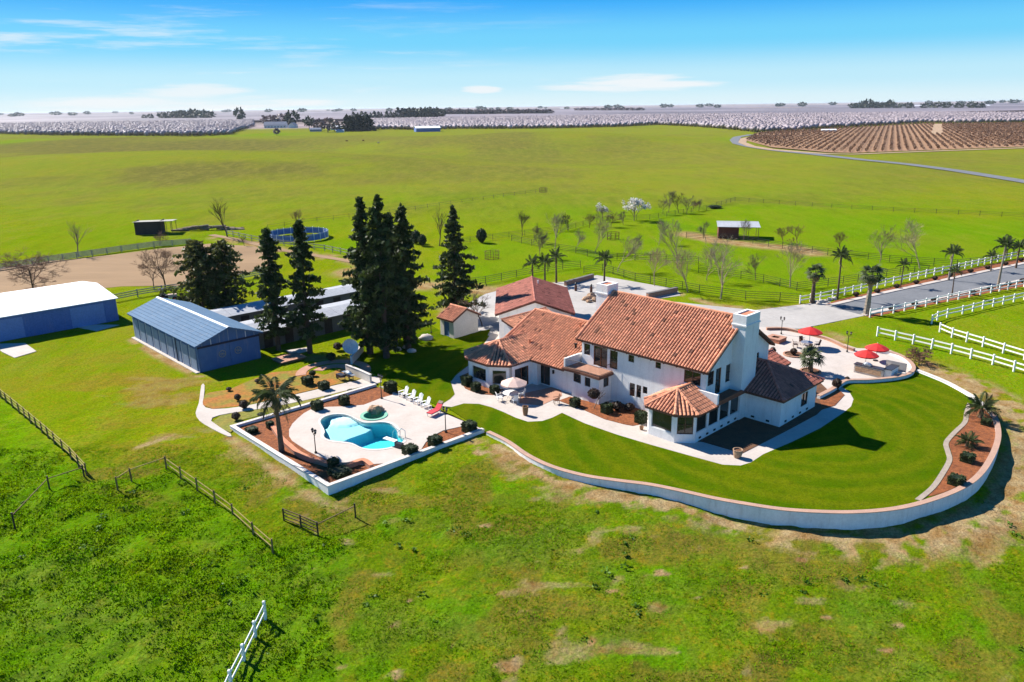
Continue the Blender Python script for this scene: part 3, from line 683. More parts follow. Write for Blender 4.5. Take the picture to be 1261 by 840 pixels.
sheet('garden_path', smooth(PP([(248, 475), (252, 475), (251, 490), (250, 499), (262, 504.5), (300, 501), (345, 491), (400, 478), (440, 469), (462, 464), (470, 471), (440, 478), (400, 488), (345, 500), (300, 507), (270, 512), (260, 519), (284, 535), (281, 538), (262, 529), (246, 519), (241, 509), (245, 497)], 0), 2, True), .07, M['concrete'])
pc = P(411, 458, 0)
for r0, r1, a0, a1 in ((3.2, 4.4, -20, 200), (1.4, 2.6, -30, 170)):
    ring = [(pc[0] + r1 * math.cos(R(a)), pc[1] + r1 * math.sin(R(a))) for a in range(a0, a1 + 1, 10)] + [(pc[0] + r0 * math.cos(R(a)), pc[1] + r0 * math.sin(R(a))) for a in range(a1, a0 - 1, -10)]
    sheet('brick_circle', ring, .09, M['terracotta'])
sheet('terrace', PP([(640, 486), (690, 475), (692, 488), (666, 500), (640, 497)], 0), .06, M['terracotta'])
sheet('terrace', PP([(943, 425), (975, 425), (1000, 470), (1016, 488), (1004, 492), (960, 460)], 0), .05, M['concrete'])
for pl in ([(118, 400), (147, 400.5), (119, 408), (92, 403)], [(-10, 424), (31, 423), (45, 433), (18, 441), (3, 434)]): sheet('concrete_apron', PP(pl, 0), .06, M['concrete'])
sheet('concrete_apron', PP([(352, 432), (380, 428), (384, 432), (360, 437)], 0), .06, M['concrete'])
# distant lane and vineyard tracks
strip('lane', PP([(1330, 236), (1261, 224), (1180, 211), (1120, 203), (1060, 197), (1000, 190), (960, 186), (925, 181), (908, 177), (904, 173), (908, 169), (925, 166)]), 7.5, M['asphalt'], .25)
strip('track', PP([(1330, 180), (1261, 182.5), (1180, 185.5), (1100, 188.5), (1050, 190.5), (1020, 190), (985, 187.5), (950, 184.5), (925, 180.5), (914, 176), (916, 171), (935, 167)]), 6, M['dirt'], .3)
strip('track', PP([(260, 289.5), (285, 294), (310, 299.5), (345, 308), (380, 313.5), (420, 320), (450, 326)]), 2.0, M['sand'], .08)
# ------------------------------------------------------------------ walls round the yard
def wall_strip(mb, pts, w, z0, z1, closed=False, batter=0.0):
    pts = [np.array(p[:2], float) for p in pts]; n = len(pts); b = len(mb.v)
    for i, p in enumerate(pts):
        a, c = (pts[(i - 1) % n], pts[(i + 1) % n]) if closed else (pts[max(i - 1, 0)], pts[min(i + 1, n - 1)])
        d = c - a; d /= np.linalg.norm(d); q = np.array([-d[1], d[0]]) * w / 2
        if closed or 0 < i < n - 1:                 # keep the width through corners
            e1 = pts[i] - a; e1 /= np.linalg.norm(e1); q /= max(.5, abs(float(e1 @ d)))
        zb = z0(p) if callable(z0) else z0; zt = z1(p) if callable(z1) else z1
        for s_, z in ((-1, zb), (-1, zt), (1, zt), (1, zb)): mb.v.append((p[0] + q[0] * s_, p[1] + q[1] * s_, z))
    for i in range(n if closed else n - 1):
        j = (i + 1) % n
        for k in range(3): mb.f.append((b + i * 4 + k, b + i * 4 + k + 1, b + j * 4 + k + 1, b + j * 4 + k))
    if not closed: mb.f += [(b, b + 3, b + 2, b + 1), (b + n * 4 - 4, b + n * 4 - 3, b + n * 4 - 2, b + n * 4 - 1)]
low = lambda p: float(ground(p[0], p[1])) - .5
t = thing('retaining_wall', 'long curving white garden wall with clay coloured cap holding up the lawn', 'wall', WALL[0])
mb = MB(); wall_strip(mb, WALL, .42, low, .24); mb.build('wall_body', M['wallwhite'], t, WALL[0])
mb = MB(); wall_strip(mb, WALL[:82], .48, .24, .29); mb.build('cap', M['wallcap'], t, WALL[0])
mb = MB(); wall_strip(mb, WALL[81:], .48, .24, .29); mb.build('cap', M['coping'], t, WALL[0])
PATW = smooth(PP([(1008, 488), (1018, 483), (1027, 478), (1034, 473), (1044, 468.5), (1068, 468), (1094, 466), (1112, 463), (1123, 458), (1124, 450), (1113, 440), (1096, 433.5), (1080, 431)], .35), 3)
t = thing('patio_wall', 'low curved wall with clay cap round the right hand patio', 'wall', PATW[0])
mb = MB(); wall_strip(mb, PATW, .36, -.3, .40); mb.build('wall_body', M['wallwhite'], t, PATW[0])
mb = MB(); wall_strip(mb, PATW, .46, .40, .46); mb.build('cap', M['wallcap'], t, PATW[0])
PATN = smooth(PP([(944, 404), (965, 404), (985, 408), (1007, 413), (1023, 418), (1040, 426), (1052, 430)], .3), 3)
t = thing('seat_wall', 'low clay capped wall along the back of the right hand patio', 'wall', PATN[0])
mb = MB(); wall_strip(mb, PATN, .34, -.3, .34); mb.build('wall_body', M['terracotta'], t, PATN[0])
mb = MB(); wall_strip(mb, PATN, .44, .34, .40); mb.build('cap', M['wallcap'], t, PATN[0])
# the pool terrace: two tall white retaining sides, a low one at the back
q = [S(-69.4, 45.6), S(-69.55, 28.9), S(-51.9, 28.9), S(-51.4, 45.6)]
t = thing('pool_wall', 'white walls enclosing the pool terrace on its sloping corner', 'wall', q[1])
mb = MB(); wall_strip(mb, q, .36, low, .30); mb.build('wall_body', M['stucco'], t, q[1])
mb = MB(); wall_strip(mb, q, .42, .30, .345); mb.build('coping', M['coping'], t, q[1])
for nm, pts, lab in (('garden_wall', [(427, 459), (443, 465.5), (457, 472)], 'short pale wall behind the barbecue in the garden left of the lawn'),
                     ('garden_wall', [(433, 449), (440, 441), (447, 433)], 'shaded garden wall next to the satellite dish under the tall conifers')):
    pts = PP(pts, 0); t = thing(nm, lab, 'wall', pts[0]); mb = MB(); wall_strip(mb, pts, .25, -.1, 1.0); mb.build('wall_body', M['cream'], t, pts[0])
    mb = MB(); wall_strip(mb, pts, .32, 1.0, 1.06); mb.build('coping', M['coping'], t, pts[0])

# ------------------------------------------------------------------ pool
full = [S(-69.45, 28.95), S(-51.95, 28.95), S(-51.5, 45.5), S(-69.3, 45.6)]
def grow(poly, d):
    c = sum(np.array(p[:2]) for p in poly) / len(poly); return [np.array([*(c + (np.array(p[:2]) - c) * (1 + d / np.linalg.norm(np.array(p[:2]) - c))), 0]) for p in poly]
sheet('pool_bed', full, .06, M['mulch'], holes=[grow(POOL, .35), grow(SPA, .2)], skirt=.0)
sheet('pool_deck', DECK, .11, M['pooldeck'], holes=[grow(POOL, .12), grow(SPA, .1)])
pool = thing('swimming_pool', 'freeform turquoise swimming pool with pale shelf and steps', 'pool', (POOL[0][0], POOL[0][1], 0))
O_ = (POOL[0][0], POOL[0][1], 0)
mb = MB(); o1, i1 = grow(POOL, .14), grow(POOL, -.16); n = len(POOL)
for a, b in zip(o1, i1): mb.v += [(a[0], a[1], .13), (b[0], b[1], .13), (b[0], b[1], -.1), (a[0], a[1], .02)]
for i in range(n):
    j = (i + 1) % n
    for k in range(3): mb.f.append((i * 4 + k, j * 4 + k, j * 4 + k + 1, i * 4 + k + 1))
mb.build('coping', M['coping'], pool, O_)
shelf = smooth([P(a, b, -.5) for a, b in [(399, 531), (407, 523.5), (420, 519), (433, 517), (443, 519), (452, 524), (459, 530), (447, 536), (434, 541), (419, 546), (408, 543), (402, 538)]], 2, True)
bx = [p[0] for p in POOL]; by = [p[1] for p in POOL]
xs = np.arange(min(bx) - 1, max(bx) + 1, .22); ys = np.arange(min(by) - 1, max(by) + 1, .22); XX, YY = np.meshgrid(xs, ys)
dep = np.full(XX.shape, -1.25); ll = P(405, 517, -1); d1 = np.hypot(XX - ll[0], YY - ll[1]); dep = np.where(d1 < 4.2, np.minimum(dep, -2.1 + .22 * d1), dep)
rr = P(478, 526, -1); d2 = np.hypot(XX - rr[0], YY - rr[1]); dep = np.where(d2 < 4, np.minimum(dep, -1.9 + .2 * d2), dep)
ins = inpoly(XX, YY, shelf); dep = np.where(ins, -.45, dep)
for k, (px, py, rr_) in enumerate(((426, 516, 1.6), (427, 515.5, 1.1), (428, 515, .65))):
    c = P(px, py, -.2); dep = np.where(np.hypot(XX - c[0], YY - c[1]) < rr_, -.26 + .07 * k, dep)
ny_, nx_ = XX.shape; ix = np.arange(ny_ * nx_).reshape(ny_, nx_)
keep = inpoly(XX, YY, grow(POOL, .35))[:-1, :-1]
fc = np.stack([ix[:-1, :-1], ix[:-1, 1:], ix[1:, 1:], ix[1:, :-1]], -1)[keep]
vv = np.stack([XX - O_[0], YY - O_[1], dep], -1).reshape(-1, 3)
link('pool_floor', np_mesh('pool_floor', vv, fc, M['plaster']), pool)
mb = MB(); pw = grow(POOL, .05)
for p in pw: mb.v += [(p[0], p[1], -2.6), (p[0], p[1], .03)]
mb.f = [(2 * i, 2 * i + 1, 2 * ((i + 1) % n) + 1, 2 * ((i + 1) % n)) for i in range(n)]
mb.build('pool_side', M['plaster'], pool, O_)
mb = MB(); mb.prism(grow(POOL, .09), -2.7, -.02); mb.build('water', M['water'], pool, O_)
mb = MB(); c = P(488, 549, .2); d = P(474, 544.5, .2); dv = d - c; a = math.atan2(dv[1], dv[0]); mid = (c + d) / 2
mb.box(mid[0], mid[1], .62, float(np.hypot(*dv[:2])), .5, .07, a); db = mb.build('diving_board', M['whitepaint'], pool, O_)
mb = MB(); e = c - dv * .25; mb.box(e[0], e[1], .1, .8, .4, .5, a); mb.build('board_stand', M['dark'], db, O_)
mb = MB(); c = P(496, 539, .1)
for s_ in (-.25, .25):
    mb.tube([(c[0] + s_, c[1], .05), (c[0] + s_, c[1], .8), (c[0] + s_ - .35, c[1] + .2, .95), (c[0] + s_ - .75, c[1] + .4, .5), (c[0] + s_ - .8, c[1] + .45, -.4)], .035, 6)
mb.build('ladder_rail', M['steel'], pool, O_)
spa = thing('spa', 'small round green spa beside the pool with rock edge', 'spa', (SPA_C[0], SPA_C[1], 0)); O2 = (SPA_C[0], SPA_C[1], 0)
mb = MB(); n = len(SPA); o1, i1 = grow(SPA, .25), grow(SPA, -.1)
for a, b in zip(o1, i1): mb.v += [(a[0], a[1], .1), (a[0], a[1], .17), (b[0], b[1], .17), (b[0], b[1], -.9)]
for i in range(n):
    j = (i + 1) % n
    for k in range(3): mb.f.append((i * 4 + k, j * 4 + k, j * 4 + k + 1, i * 4 + k + 1))
mb.f.append(tuple(i * 4 + 3 for i in range(n))); mb.build('spa_shell', M['spagreen'], spa, O2)
mb = MB(); mb.prism(SPA, -.95, .1); mb.build('spa_water', M['water'], spa, O2)
for k, (px, py, s_) in enumerate(((463, 507, .75), (468, 506.5, .5), (458, 507, .5))):
    c = P(px, py, .1); mb = MB(); mb.ball(c[0], c[1], .3, s_, s_ * .8, s_ * .7, 9, 6, .22); mb.build('rock', M['stone'], spa, O2)
# raised planter kerb inside the mulch
pk = smooth([P(a, b, .1) for a, b in [(335, 527), (340, 533), (347, 543), (357, 552), (368, 561), (381, 567), (395, 571), (412, 575), (430, 575), (447, 570), (458, 577)]], 4)
t = thing('planter_kerb', 'low curved pinkish stone kerb in the mulch below the pool deck', 'planter kerb', pk[0]); mb = MB(); wall_strip(mb, pk, .4, 0, .42); mb.build('kerb_body', M['terracotta'], t, pk[0])
mb = MB(); wall_strip(mb, pk, .46, .42, .46); mb.build('coping', M['cap'], t, pk[0])

# ------------------------------------------------------------------ building kit
def wall(mb, p0, p1, z0, z1, ops=(), depth=.14):
    p0 = np.array(p0[:2], float); p1 = np.array(p1[:2], float); Lw = np.linalg.norm(p1 - p0); d = (p1 - p0) / Lw; out = np.array([d[1], -d[0]])
    pt = lambda s_, z, k=0.0: (p0[0] + d[0] * s_ - out[0] * k, p0[1] + d[1] * s_ - out[1] * k, z)
    ss = sorted({0, Lw, *[o[0] for o in ops], *[o[1] for o in ops]}); zs = sorted({z0, z1, *[o[2] for o in ops], *[o[3] for o in ops]})
    for a, b in zip(ss[:-1], ss[1:]):
        for c, e in zip(zs[:-1], zs[1:]):
            if any(o[0] - 1e-6 <= a and b <= o[1] + 1e-6 and o[2] - 1e-6 <= c and e <= o[3] + 1e-6 for o in ops): continue
            mb.q(pt(a, c), pt(b, c), pt(b, e), pt(a, e))
    for (a, b, c, e) in [o[:4] for o in ops]:
        for (s1, z_1), (s2, z_2) in (((a, c), (b, c)), ((b, c), (b, e)), ((b, e), (a, e)), ((a, e), (a, c))):
            mb.q(pt(s1, z_1), pt(s1, z_1, depth), pt(s2, z_2, depth), pt(s2, z_2))
    return pt
def opening(root, org, p0, p1, o, name='window', frame='frame_w', mull=0, bars=0, depth=.14, pane='glass', fw=.07, label=None):
    a, b, c, e = o[:4]; mb = MB(); pt = wall(MB(), p0, p1, 0, 1)
    def bar(s0, s1, z0, z1):
        k0, k1 = depth * .35, depth
        f = [pt(s0, z0, k0), pt(s1, z0, k0), pt(s1, z1, k0), pt(s0, z1, k0)]; g = [pt(s0, z0, k1), pt(s1, z0, k1), pt(s1, z1, k1), pt(s0, z1, k1)]
        mb.q(*f)
        for i in range(4): mb.q(f[i], g[i], g[(i + 1) % 4], f[(i + 1) % 4])
    bar(a, a + fw, c, e); bar(b - fw, b, c, e); bar(a + fw, b - fw, c, c + fw); bar(a + fw, b - fw, e - fw, e)
    for i in range(mull):
        x = a + (b - a) * (i + 1) / (mull + 1); bar(x - fw / 2, x + fw / 2, c + fw, e - fw)
    for i in range(bars):
        z = c + (e - c) * (i + 1) / (bars + 1); bar(a + fw, b - fw, z - .02, z + .02)
    w = mb.build(name, M[frame], root, org)
    if label: w['label'] = label
    mb = MB(); k = depth * .8; mb.q(pt(a + .01, c + .01, k), pt(b - .01, c + .01, k), pt(b - .01, e - .01, k), pt(a + .01, e - .01, k)); mb.build('pane', M[pane], w, org)
    return w
TILE_P, TILE_L = .345, .44
def tiles(mb, poly, dark=.03):
    """barrel tiles over a sloping convex polygon whose first edge is the eave"""
    poly = [np.array(p, float) for p in poly]; o = poly[0]; e = poly[1] - poly[0]; e /= np.linalg.norm(e)
    nrm = None
    for k in range(2, len(poly)):
        c = np.cross(e, poly[k] - o)
        if np.linalg.norm(c) > 1e-6: nrm = c / np.linalg.norm(c); break
    if nrm[2] < 0: nrm = -nrm
    s_ = np.cross(nrm, e)
    if s_[2] < 0: s_ = -s_
    ab = [((p - o) @ e, (p - o) @ s_) for p in poly]; a0, a1 = min(x[0] for x in ab), max(x[0] for x in ab)
    n = max(1, int(round((a1 - a0) / TILE_P))); pw = (a1 - a0) / n
    if mb.t is None: mb.t = []
    prof = [(-.36, 0), (-.25, .62), (0, 1.0), (.25, .62), (.36, 0)]
    for i in range(n):
        a = a0 + (i + .5) * pw; hits = []
        for (x0, y0), (x1, y1) in zip(ab, ab[1:] + ab[:1]):
            if (x0 - a) * (x1 - a) < 0: hits.append(y0 + (y1 - y0) * (a - x0) / (x1 - x0))
        if len(hits) < 2: continue
        b0, b1 = min(hits) - .04, max(hits); k = 0; b = b0
        while b < b1 - .1:
            be = min(b + TILE_L + .05, b1); u_ = random.random(); tone = random.uniform(.78, 1.2); lift = .03
            if u_ < dark: tone *= .38; lift = .05  # shadow of a raised tile painted in as a darker tone
            elif u_ < dark * 2.5: tone *= 1.35
            base = len(mb.v)
            for (bb, hh) in ((b, lift), (be, 0.0)):
                for (x, z) in prof:
                    q_ = o + e * (a + x * pw * 1.0) + s_ * bb + nrm * (z * .10 + hh + .005)
                    mb.v.append(tuple(q_))
            fs = [(base + j, base + j + 1, base + 6 + j, base + 5 + j) for j in range(4)] + [(base, base + 1, base + 2, base + 3, base + 4)]
            mb.f += fs; mb.t += [tone] * 4 + [tone * .4]
            b += TILE_L
def caps(mb, p, q_, r_=.15):
    p, q_ = np.array(p, float), np.array(q_, float); Lc = np.linalg.norm(q_ - p); d = (q_ - p) / Lc; n = max(1, int(Lc / .45))
    if mb.t is None: mb.t = []
    sd_ = np.cross(d, [0, 0, 1]); sd_ /= np.linalg.norm(sd_); up = np.cross(sd_, d)
    for i in range(n):
        tone = random.uniform(.8, 1.25); b = len(mb.v)
        for t_, k in ((i, 1.12), (i + 1.05, .95)):
            for a in range(5):
                th = math.pi * a / 4; w = p + d * (Lc * t_ / n) + sd_ * math.cos(th) * r_ * k + up * (math.sin(th) * r_ * k - .01)
                mb.v.append(tuple(w))
        mb.f += [(b + j, b + 1 + j, b + 6 + j, b + 5 + j) for j in range(4)] + [(b, b + 1, b + 2, b + 3, b + 4)]
        mb.t += [tone] * 5
def roof(root, org, planes, ridge=(), mt='tile', name='roof', down=.2, under='fascia', dark=.03):
    mb = MB()
    for p in planes: mb.slab(p, down)
    r = mb.build(name, M[under], root, org)
    mb = MB(); mb.t = []
    for p in planes: tiles(mb, p, dark)
    if mb.f: mb.build('roof_tiles', M[mt], r, org)['kind'] = 'stuff'
    if ridge:
        mb = MB(); mb.t = []
        for a, b in ridge: caps(mb, a, b)
        mb.build('ridge_tiles', M[mt], r, org)['kind'] = 'stuff'
    return r

# ------------------------------------------------------------------ the house (all in the site grid u, v)
U0, V0 = -45.0, 65.0
HO = (U0, V0, 0)
house = thing('house', 'large white stucco house with two storeys and red clay tile roofs', 'house', S(U0, V0), SA)
FR0, FR1 = (-51.9, 60.6), (-36.5, 60.6); GA0, GA1 = (-36.5, 60.6), (-36.5, 72.4)
ZE, ZR, VR = 6.0, 10.1, 66.5
mb = MB()
fo = [(.3, 1.15, 4.3, 5.55), (1.65, 3.5, 3.42, 5.6), (3.85, 4.86, 3.6, 5.55), (6.23, 6.97, 4.85, 5.6), (9.6, 10.25, 4.95, 5.6), (12.95, 14.8, 4.3, 5.6),
      (6.55, 7.2, 1.2, 2.62), (7.4, 7.98, 1.25, 2.62), (8.18, 8.75, 1.9, 2.65)]
go = [(.3, 1.35, 4.35, 5.75), (1.7, 2.65, 3.15, 5.75), (3.5, 4.6, 3.9, 5.7), (8.75, 9.85, 4.3, 5.6)]
wall(mb, FR0, FR1, 0, ZE, fo); wall(mb, GA0, GA1, 0, ZE, go); wall(mb, (-36.5, 72.4), (-51.9, 72.4), 0, ZE); wall(mb, (-51.9, 72.4), (-51.9, 60.6), 0, ZE)
for uu in (-36.5, -51.9): mb.q((uu, 60.6, ZE), (uu, 72.4, ZE), (uu, VR, ZR - .25)) if uu > -40 else mb.q((uu, 72.4, ZE), (uu, 60.6, ZE), (uu, VR, ZR - .25))
mb.build('main_wall', M['stucco'], house, HO)
for i, o in enumerate(fo):
    if i == 1: opening(house, HO, FR0, FR1, o, 'door', 'wood_door', 1, label='wooden double balcony door')
    elif i in (0, 2, 5): opening(house, HO, FR0, FR1, o, 'window', 'frame_b', 0 if i != 5 else 1, 1)
    else: opening(house, HO, FR0, FR1, o, 'window', 'frame_b', 0, 1, fw=.05)
for i, o in enumerate(go):
    opening(house, HO, GA0, GA1, o, 'door' if i == 1 else 'window', 'wood_door' if i == 1 else 'frame_b', 0, 1)
eL, eR, vF, vB = -52.45, -36.05, 60.15, 72.85
roof(house, HO, [[(eL, vF, ZE), (eR, vF, ZE), (eR, VR, ZR), (eL, VR, ZR)], [(eR, vB, ZE), (eL, vB, ZE), (eL, VR, ZR), (eR, VR, ZR)]],
     [((eL, VR, ZR + .02), (eR, VR, ZR + .02)), ((eR - .1, vF, ZE + .05), (eR - .1, VR, ZR + .05)), ((eL + .1, vF, ZE + .05), (eL + .1, VR, ZR + .05))], dark=.024)
mb = MB()
for k in range(11):
    mb = MB(); mb.box(-51.6 + k * 1.5, 60.38, ZE - .28, .1, .42, .14); mb.build('rafter_tail', M['fascia'], house, HO)
def chimney(u0, u1, v0, v1, z0, z1, lab):
    mb = MB(); cu, cv = (u0 + u1) / 2, (v0 + v1) / 2
    mb.box(cu, cv, z0, u1 - u0, v1 - v0, z1 - z0); c = mb.build('chimney', M['stucco'], house, HO)
    mb = MB(); mb.box(cu, cv, z1 - .75, u1 - u0 + .16, v1 - v0 + .16, .14); mb.build('band', M['stucco'], c, HO)
    mb = MB()
    for a in (u0 + .12, u1 - .12): mb.box(a, cv, z1, .24, v1 - v0, .32)
    for b in (v0 + .12, v1 - .12): mb.box(cu, b, z1, u1 - u0 - .48, .24, .32)
    mb.build('crown_rim', M['stucco'], c, HO)
    mb = MB(); mb.box(cu, cv, z1 + .002, u1 - u0 - .49, v1 - v0 - .49, .2); mb.build('flue', M['cap'], c, HO)
    return c
chimney(-36.7, -35.25, 65.0, 67.6, 0, 10.35, '')
chimney(-54.2, -52.6, 65.6, 67.5, 0, 10.55, '')
# left wing, one storey
zl, zr_, vr_ = 2.95, 6.35, 65.2
WL = -63.4
roof(house, HO, [[(WL, 58.1, zl), (-52.3, 58.1, zl), (-52.3, vr_, zr_), (WL, vr_, zr_)], [(-52.3, 72.3, zl), (WL, 72.3, zl), (WL, vr_, zr_), (-52.3, vr_, zr_)]],
     [((WL, vr_, zr_ + .02), (-52.3, vr_, zr_ + .02)), ((WL + .12, 58.1, zl + .05), (WL + .12, vr_, zr_ + .05))], dark=.03)
mb = MB(); w0, w1 = (-57.3, 59.1), (-50.9, 59.1); wo_ = [(.35, 2.1, .12, 2.3)]
wall(mb, w0, w1, 0, 3.0, wo_); wall(mb, (-63.0, 72), (-63.0, 58.6), 0, 2.95); mb.q((-63.0, 72, 2.95), (-63.0, 58.6, 2.95), (-63.0, vr_, zr_ - .2)); wall(mb, (-51.9, 72), (-63, 72), 0, 2.95)
wall(mb, (-57.35, 55.3), (-57.35, 59.1), 0, 3.0, [(.45, 2.6, .12, 2.35)]); mb.build('wing_wall', M['stucco'], house, HO)
opening(house, HO, w0, w1, wo_[0], 'door', 'frame_b', 1, label='dark glazed double door opening onto the terrace')
opening(house, HO, (-57.35, 55.3), (-57.35, 59.1), (.45, 2.6, .12, 2.35), 'door', 'wood_door', 1)
mb = MB(); mb.box(-57.0, 58.75, 0, .9, .6, 2.95); mb.build('pillar', M['stucco'], house, HO)
mb = MB(); mb.box(-54.6, 58.98, 1.75, .16, .2, .4); mb.build('wall_lamp', M['iron'], house, HO)
# octagonal room at the left end
oc = [(-64.6, 58.6), (-64.6, 55.3), (-62.95, 53.95), (-59.55, 53.95), (-57.75, 55.3), (-57.75, 58.6)]
mb = MB(); oop = {2: [(.55, 2.85, .65, 2.2)], 3: [(.3, 1.95, .55, 2.25)], 1: [(.3, 1.8, .6, 2.2)]}
for i in range(5): wall(mb, oc[i], oc[i + 1], 0, 2.92, oop.get(i, []))
mb.build('octagon_wall', M['stucco'], house, HO)
for i, l in oop.items():
    for o in l: opening(house, HO, oc[i], oc[i + 1], o, 'window', 'frame_w', 0, 0, fw=.08)
oe = [(-65.0, 58.4), (-65.0, 55.1), (-63.1, 53.55), (-59.4, 53.55), (-57.35, 55.1), (-57.35, 58.4)]
ap = (-61.2, 57.0, 4.65); ab_ = (-61.2, 61.6, 4.65); Z = 2.93
pl = [[(*oe[i], Z), (*oe[i + 1], Z), ap] for i in (1, 2, 3)] + [[(*oe[4], Z), (-57.35, 61.5, Z), ab_, ap], [(-65.0, 61.5, Z), (*oe[1], Z), ap, ab_]]
roof(house, HO, pl, [((*oe[i], Z + .04), (ap[0], ap[1], ap[2] + .03)) for i in (1, 2, 3, 4)] + [(ap, ab_)], dark=.03)
# balcony over the entrance bay
slab = [(-52.4, 57.95), (-50.1, 58.2), (-47.45, 58.15), (-47.45, 60.55), (-52.4, 60.55)]
mb = MB(); mb.prism(slab, 2.95, 3.22); mb.build('balcony_slab', M['fascia'], house, HO)
mb = MB(); mb.prism([(-52.25, 58.15), (-50.1, 58.4), (-47.6, 58.35), (-47.6, 60.56), (-52.25, 60.56)], 3.22, 3.30); mb.build('balcony_floor', M['terracotta'], house, HO)
mb = MB(); wall_strip(mb, [(-52.25, 58.2, 0), (-52.25, 61.4, 0)], .22, 3.3, 4.25); mb.build('balcony_parapet', M['stucco'], house, HO)
mb = MB(); rp = [(-52.1, 58.1, 0), (-50.1, 58.35, 0), (-47.55, 58.3, 0), (-47.55, 60.4, 0)]
for z in (3.4, 4.25): mb.tube([(p[0], p[1], z) for p in rp], .03, 5)
for a, b in zip(rp[:-1], rp[1:]):
    n = int(math.dist(a, b) / .16)
    for k in range(n + 1): mb.tube([(a[0] + (b[0] - a[0]) * k / n, a[1] + (b[1] - a[1]) * k / n, z) for z in (3.28, 4.25)], .012, 4)
mb.build('balcony_railing', M['iron'], house, HO)
eb = [(-51.0, 59.2), (-50.9, 58.35), (-49.05, 58.55), (-47.8, 58.5), (-47.8, 60.6)]
eb = [(-51.6, 58.7), (-49.95, 58.55), (-47.8, 58.6), (-47.8, 60.6)]
mb = MB(); eo = {0: [(.2, 1.35, 1.75, 2.75)], 1: [(.25, 1.0, 1.7, 2.7)], 2: [(.75, 1.6, 1.75, 2.75)]}
for i in range(3): wall(mb, eb[i], eb[i + 1], 0, 2.95, eo[i])
wall(mb, (-51.6, 59.2), eb[0], 0, 2.95)
mb.build('entrance_wall', M['stucco'], house, HO)
for i in range(3): opening(house, HO, eb[i], eb[i + 1], eo[i][0], 'window', 'frame_b', 0, 0)
# glazed bay and sun room on the right corner
ba = [(-40.6, 60.6), (-40.6, 57.3), (-39.7, 56.15), (-36.75, 56.15), (-35.35, 57.4), (-35.35, 65.6)]
bo = {0: [(1.6, 2.9, .9, 2.6)], 1: [(.25, 1.2, .9, 2.65)], 2: [(.3, 2.6, .9, 2.65)], 3: [(.2, 1.67, .9, 2.7)], 4: [(.15, 1.95, .93, 2.75), (2.2, 3.95, .93, 2.72), (4.1, 5.85, .93, 2.72), (6.0, 7.7, .93, 2.72)]}
mb = MB()
for i in range(5): wall(mb, ba[i], ba[i + 1], 0, 2.93, bo[i])
mb.build('sunroom_wall', M['stucco'], house, HO)
for i, l in bo.items():
    for k, o in enumerate(l): opening(house, HO, ba[i], ba[i + 1], o, 'window', 'frame_b' if i == 3 else 'frame_w', 1 if i == 3 else 0, 1 if i == 3 else 0)
for k in range(6):
    mb = MB(); mb.box(-35.33, 58.2 + k * 1.25, .28, .06, .34, .18); mb.build('foundation_vent', M['iron'], house, HO)
Z = 2.95; be = [(-41.0, 57.2), (-39.9, 55.75), (-36.55, 55.75), (-34.95, 57.2), (-34.95, 61.4)]; ap = (-38.0, 58.2, 4.45); ab_ = (-38.0, 60.62, 4.45)
roof(house, HO, [[(-41.0, 60.6, Z), (*be[0], Z), ap, ab_], [(*be[0], Z), (*be[1], Z), ap], [(*be[1], Z), (*be[2], Z), ap], [(*be[2], Z), (*be[3], Z), ap], [(*be[3], Z), (-34.95, 60.6, Z), ab_, ap]],
     [((*b, Z + .04), (ap[0], ap[1], ap[2] + .03)) for b in be[:4]] + [(ap, ab_)], dark=.03)
mb = MB(); mb.prism([(-36.5, 60.62), (-34.98, 60.62), (-34.98, 65.5), (-36.5, 65.5)], 2.9, 3.05); mb.build('deck_roof', M['deck'], house, HO)
mb = MB(); mb.prism([(-37.4, 60.3), (-35.0, 60.3), (-35.0, 60.58), (-37.4, 60.58)], 3.05, 4.05); mb.build('deck_parapet', M['stucco'], house, HO)
mb = MB(); mb.prism([(-35.2, 60.6), (-35.02, 60.6), (-35.02, 64.95), (-35.2, 64.95)], 3.05, 3.3); mb.build('deck_kerb', M['deck'], house, HO)
# low right wing with its hipped roof
rw = [(-35.35, 66.15), (-31.55, 66.15), (-31.55, 73.6), (-36.5, 73.6)]
mb = MB(); wall(mb, rw[0], rw[1], 0, 2.95); wall(mb, rw[1], rw[2], 0, 2.95, [(4.2, 5.6, .9, 2.3)]); wall(mb, rw[2], rw[3], 0, 2.95)
mb.build('wing_wall', M['stucco'], house, HO)
opening(house, HO, rw[1], rw[2], (4.2, 5.6, .9, 2.3), 'window', 'frame_b', 1)
for (uu, vv_) in ((-34.4, 66.13), (-32.8, 66.13)):
    mb = MB(); mb.box(uu, vv_, .28, .34, .06, .18); mb.build('foundation_vent', M['iron'], house, HO)
for k in range(4):
    mb = MB(); mb.box(-31.53, 67.3 + k * 1.5, .28, .06, .34, .18); mb.build('foundation_vent', M['iron'], house, HO)
Z = 2.97; e0, e1, e2, e3 = (-36.4, 65.65, Z), (-31.1, 65.65, Z), (-31.1, 74.1, Z), (-36.4, 74.1, Z); pk_ = (-35.3, 69.87, 5.05); pb = (-36.45, 69.87, 5.05)
roof(house, HO, [[e0, e1, pk_, pb], [e1, e2, pk_], [e2, e3, pb, pk_]], [((e1[0], e1[1], Z + .04), (pk_[0], pk_[1], pk_[2] + .03)), ((e2[0], e2[1], Z + .04), (pk_[0], pk_[1], pk_[2] + .03)), (pk_, pb)], 'tile_dull', dark=.02)
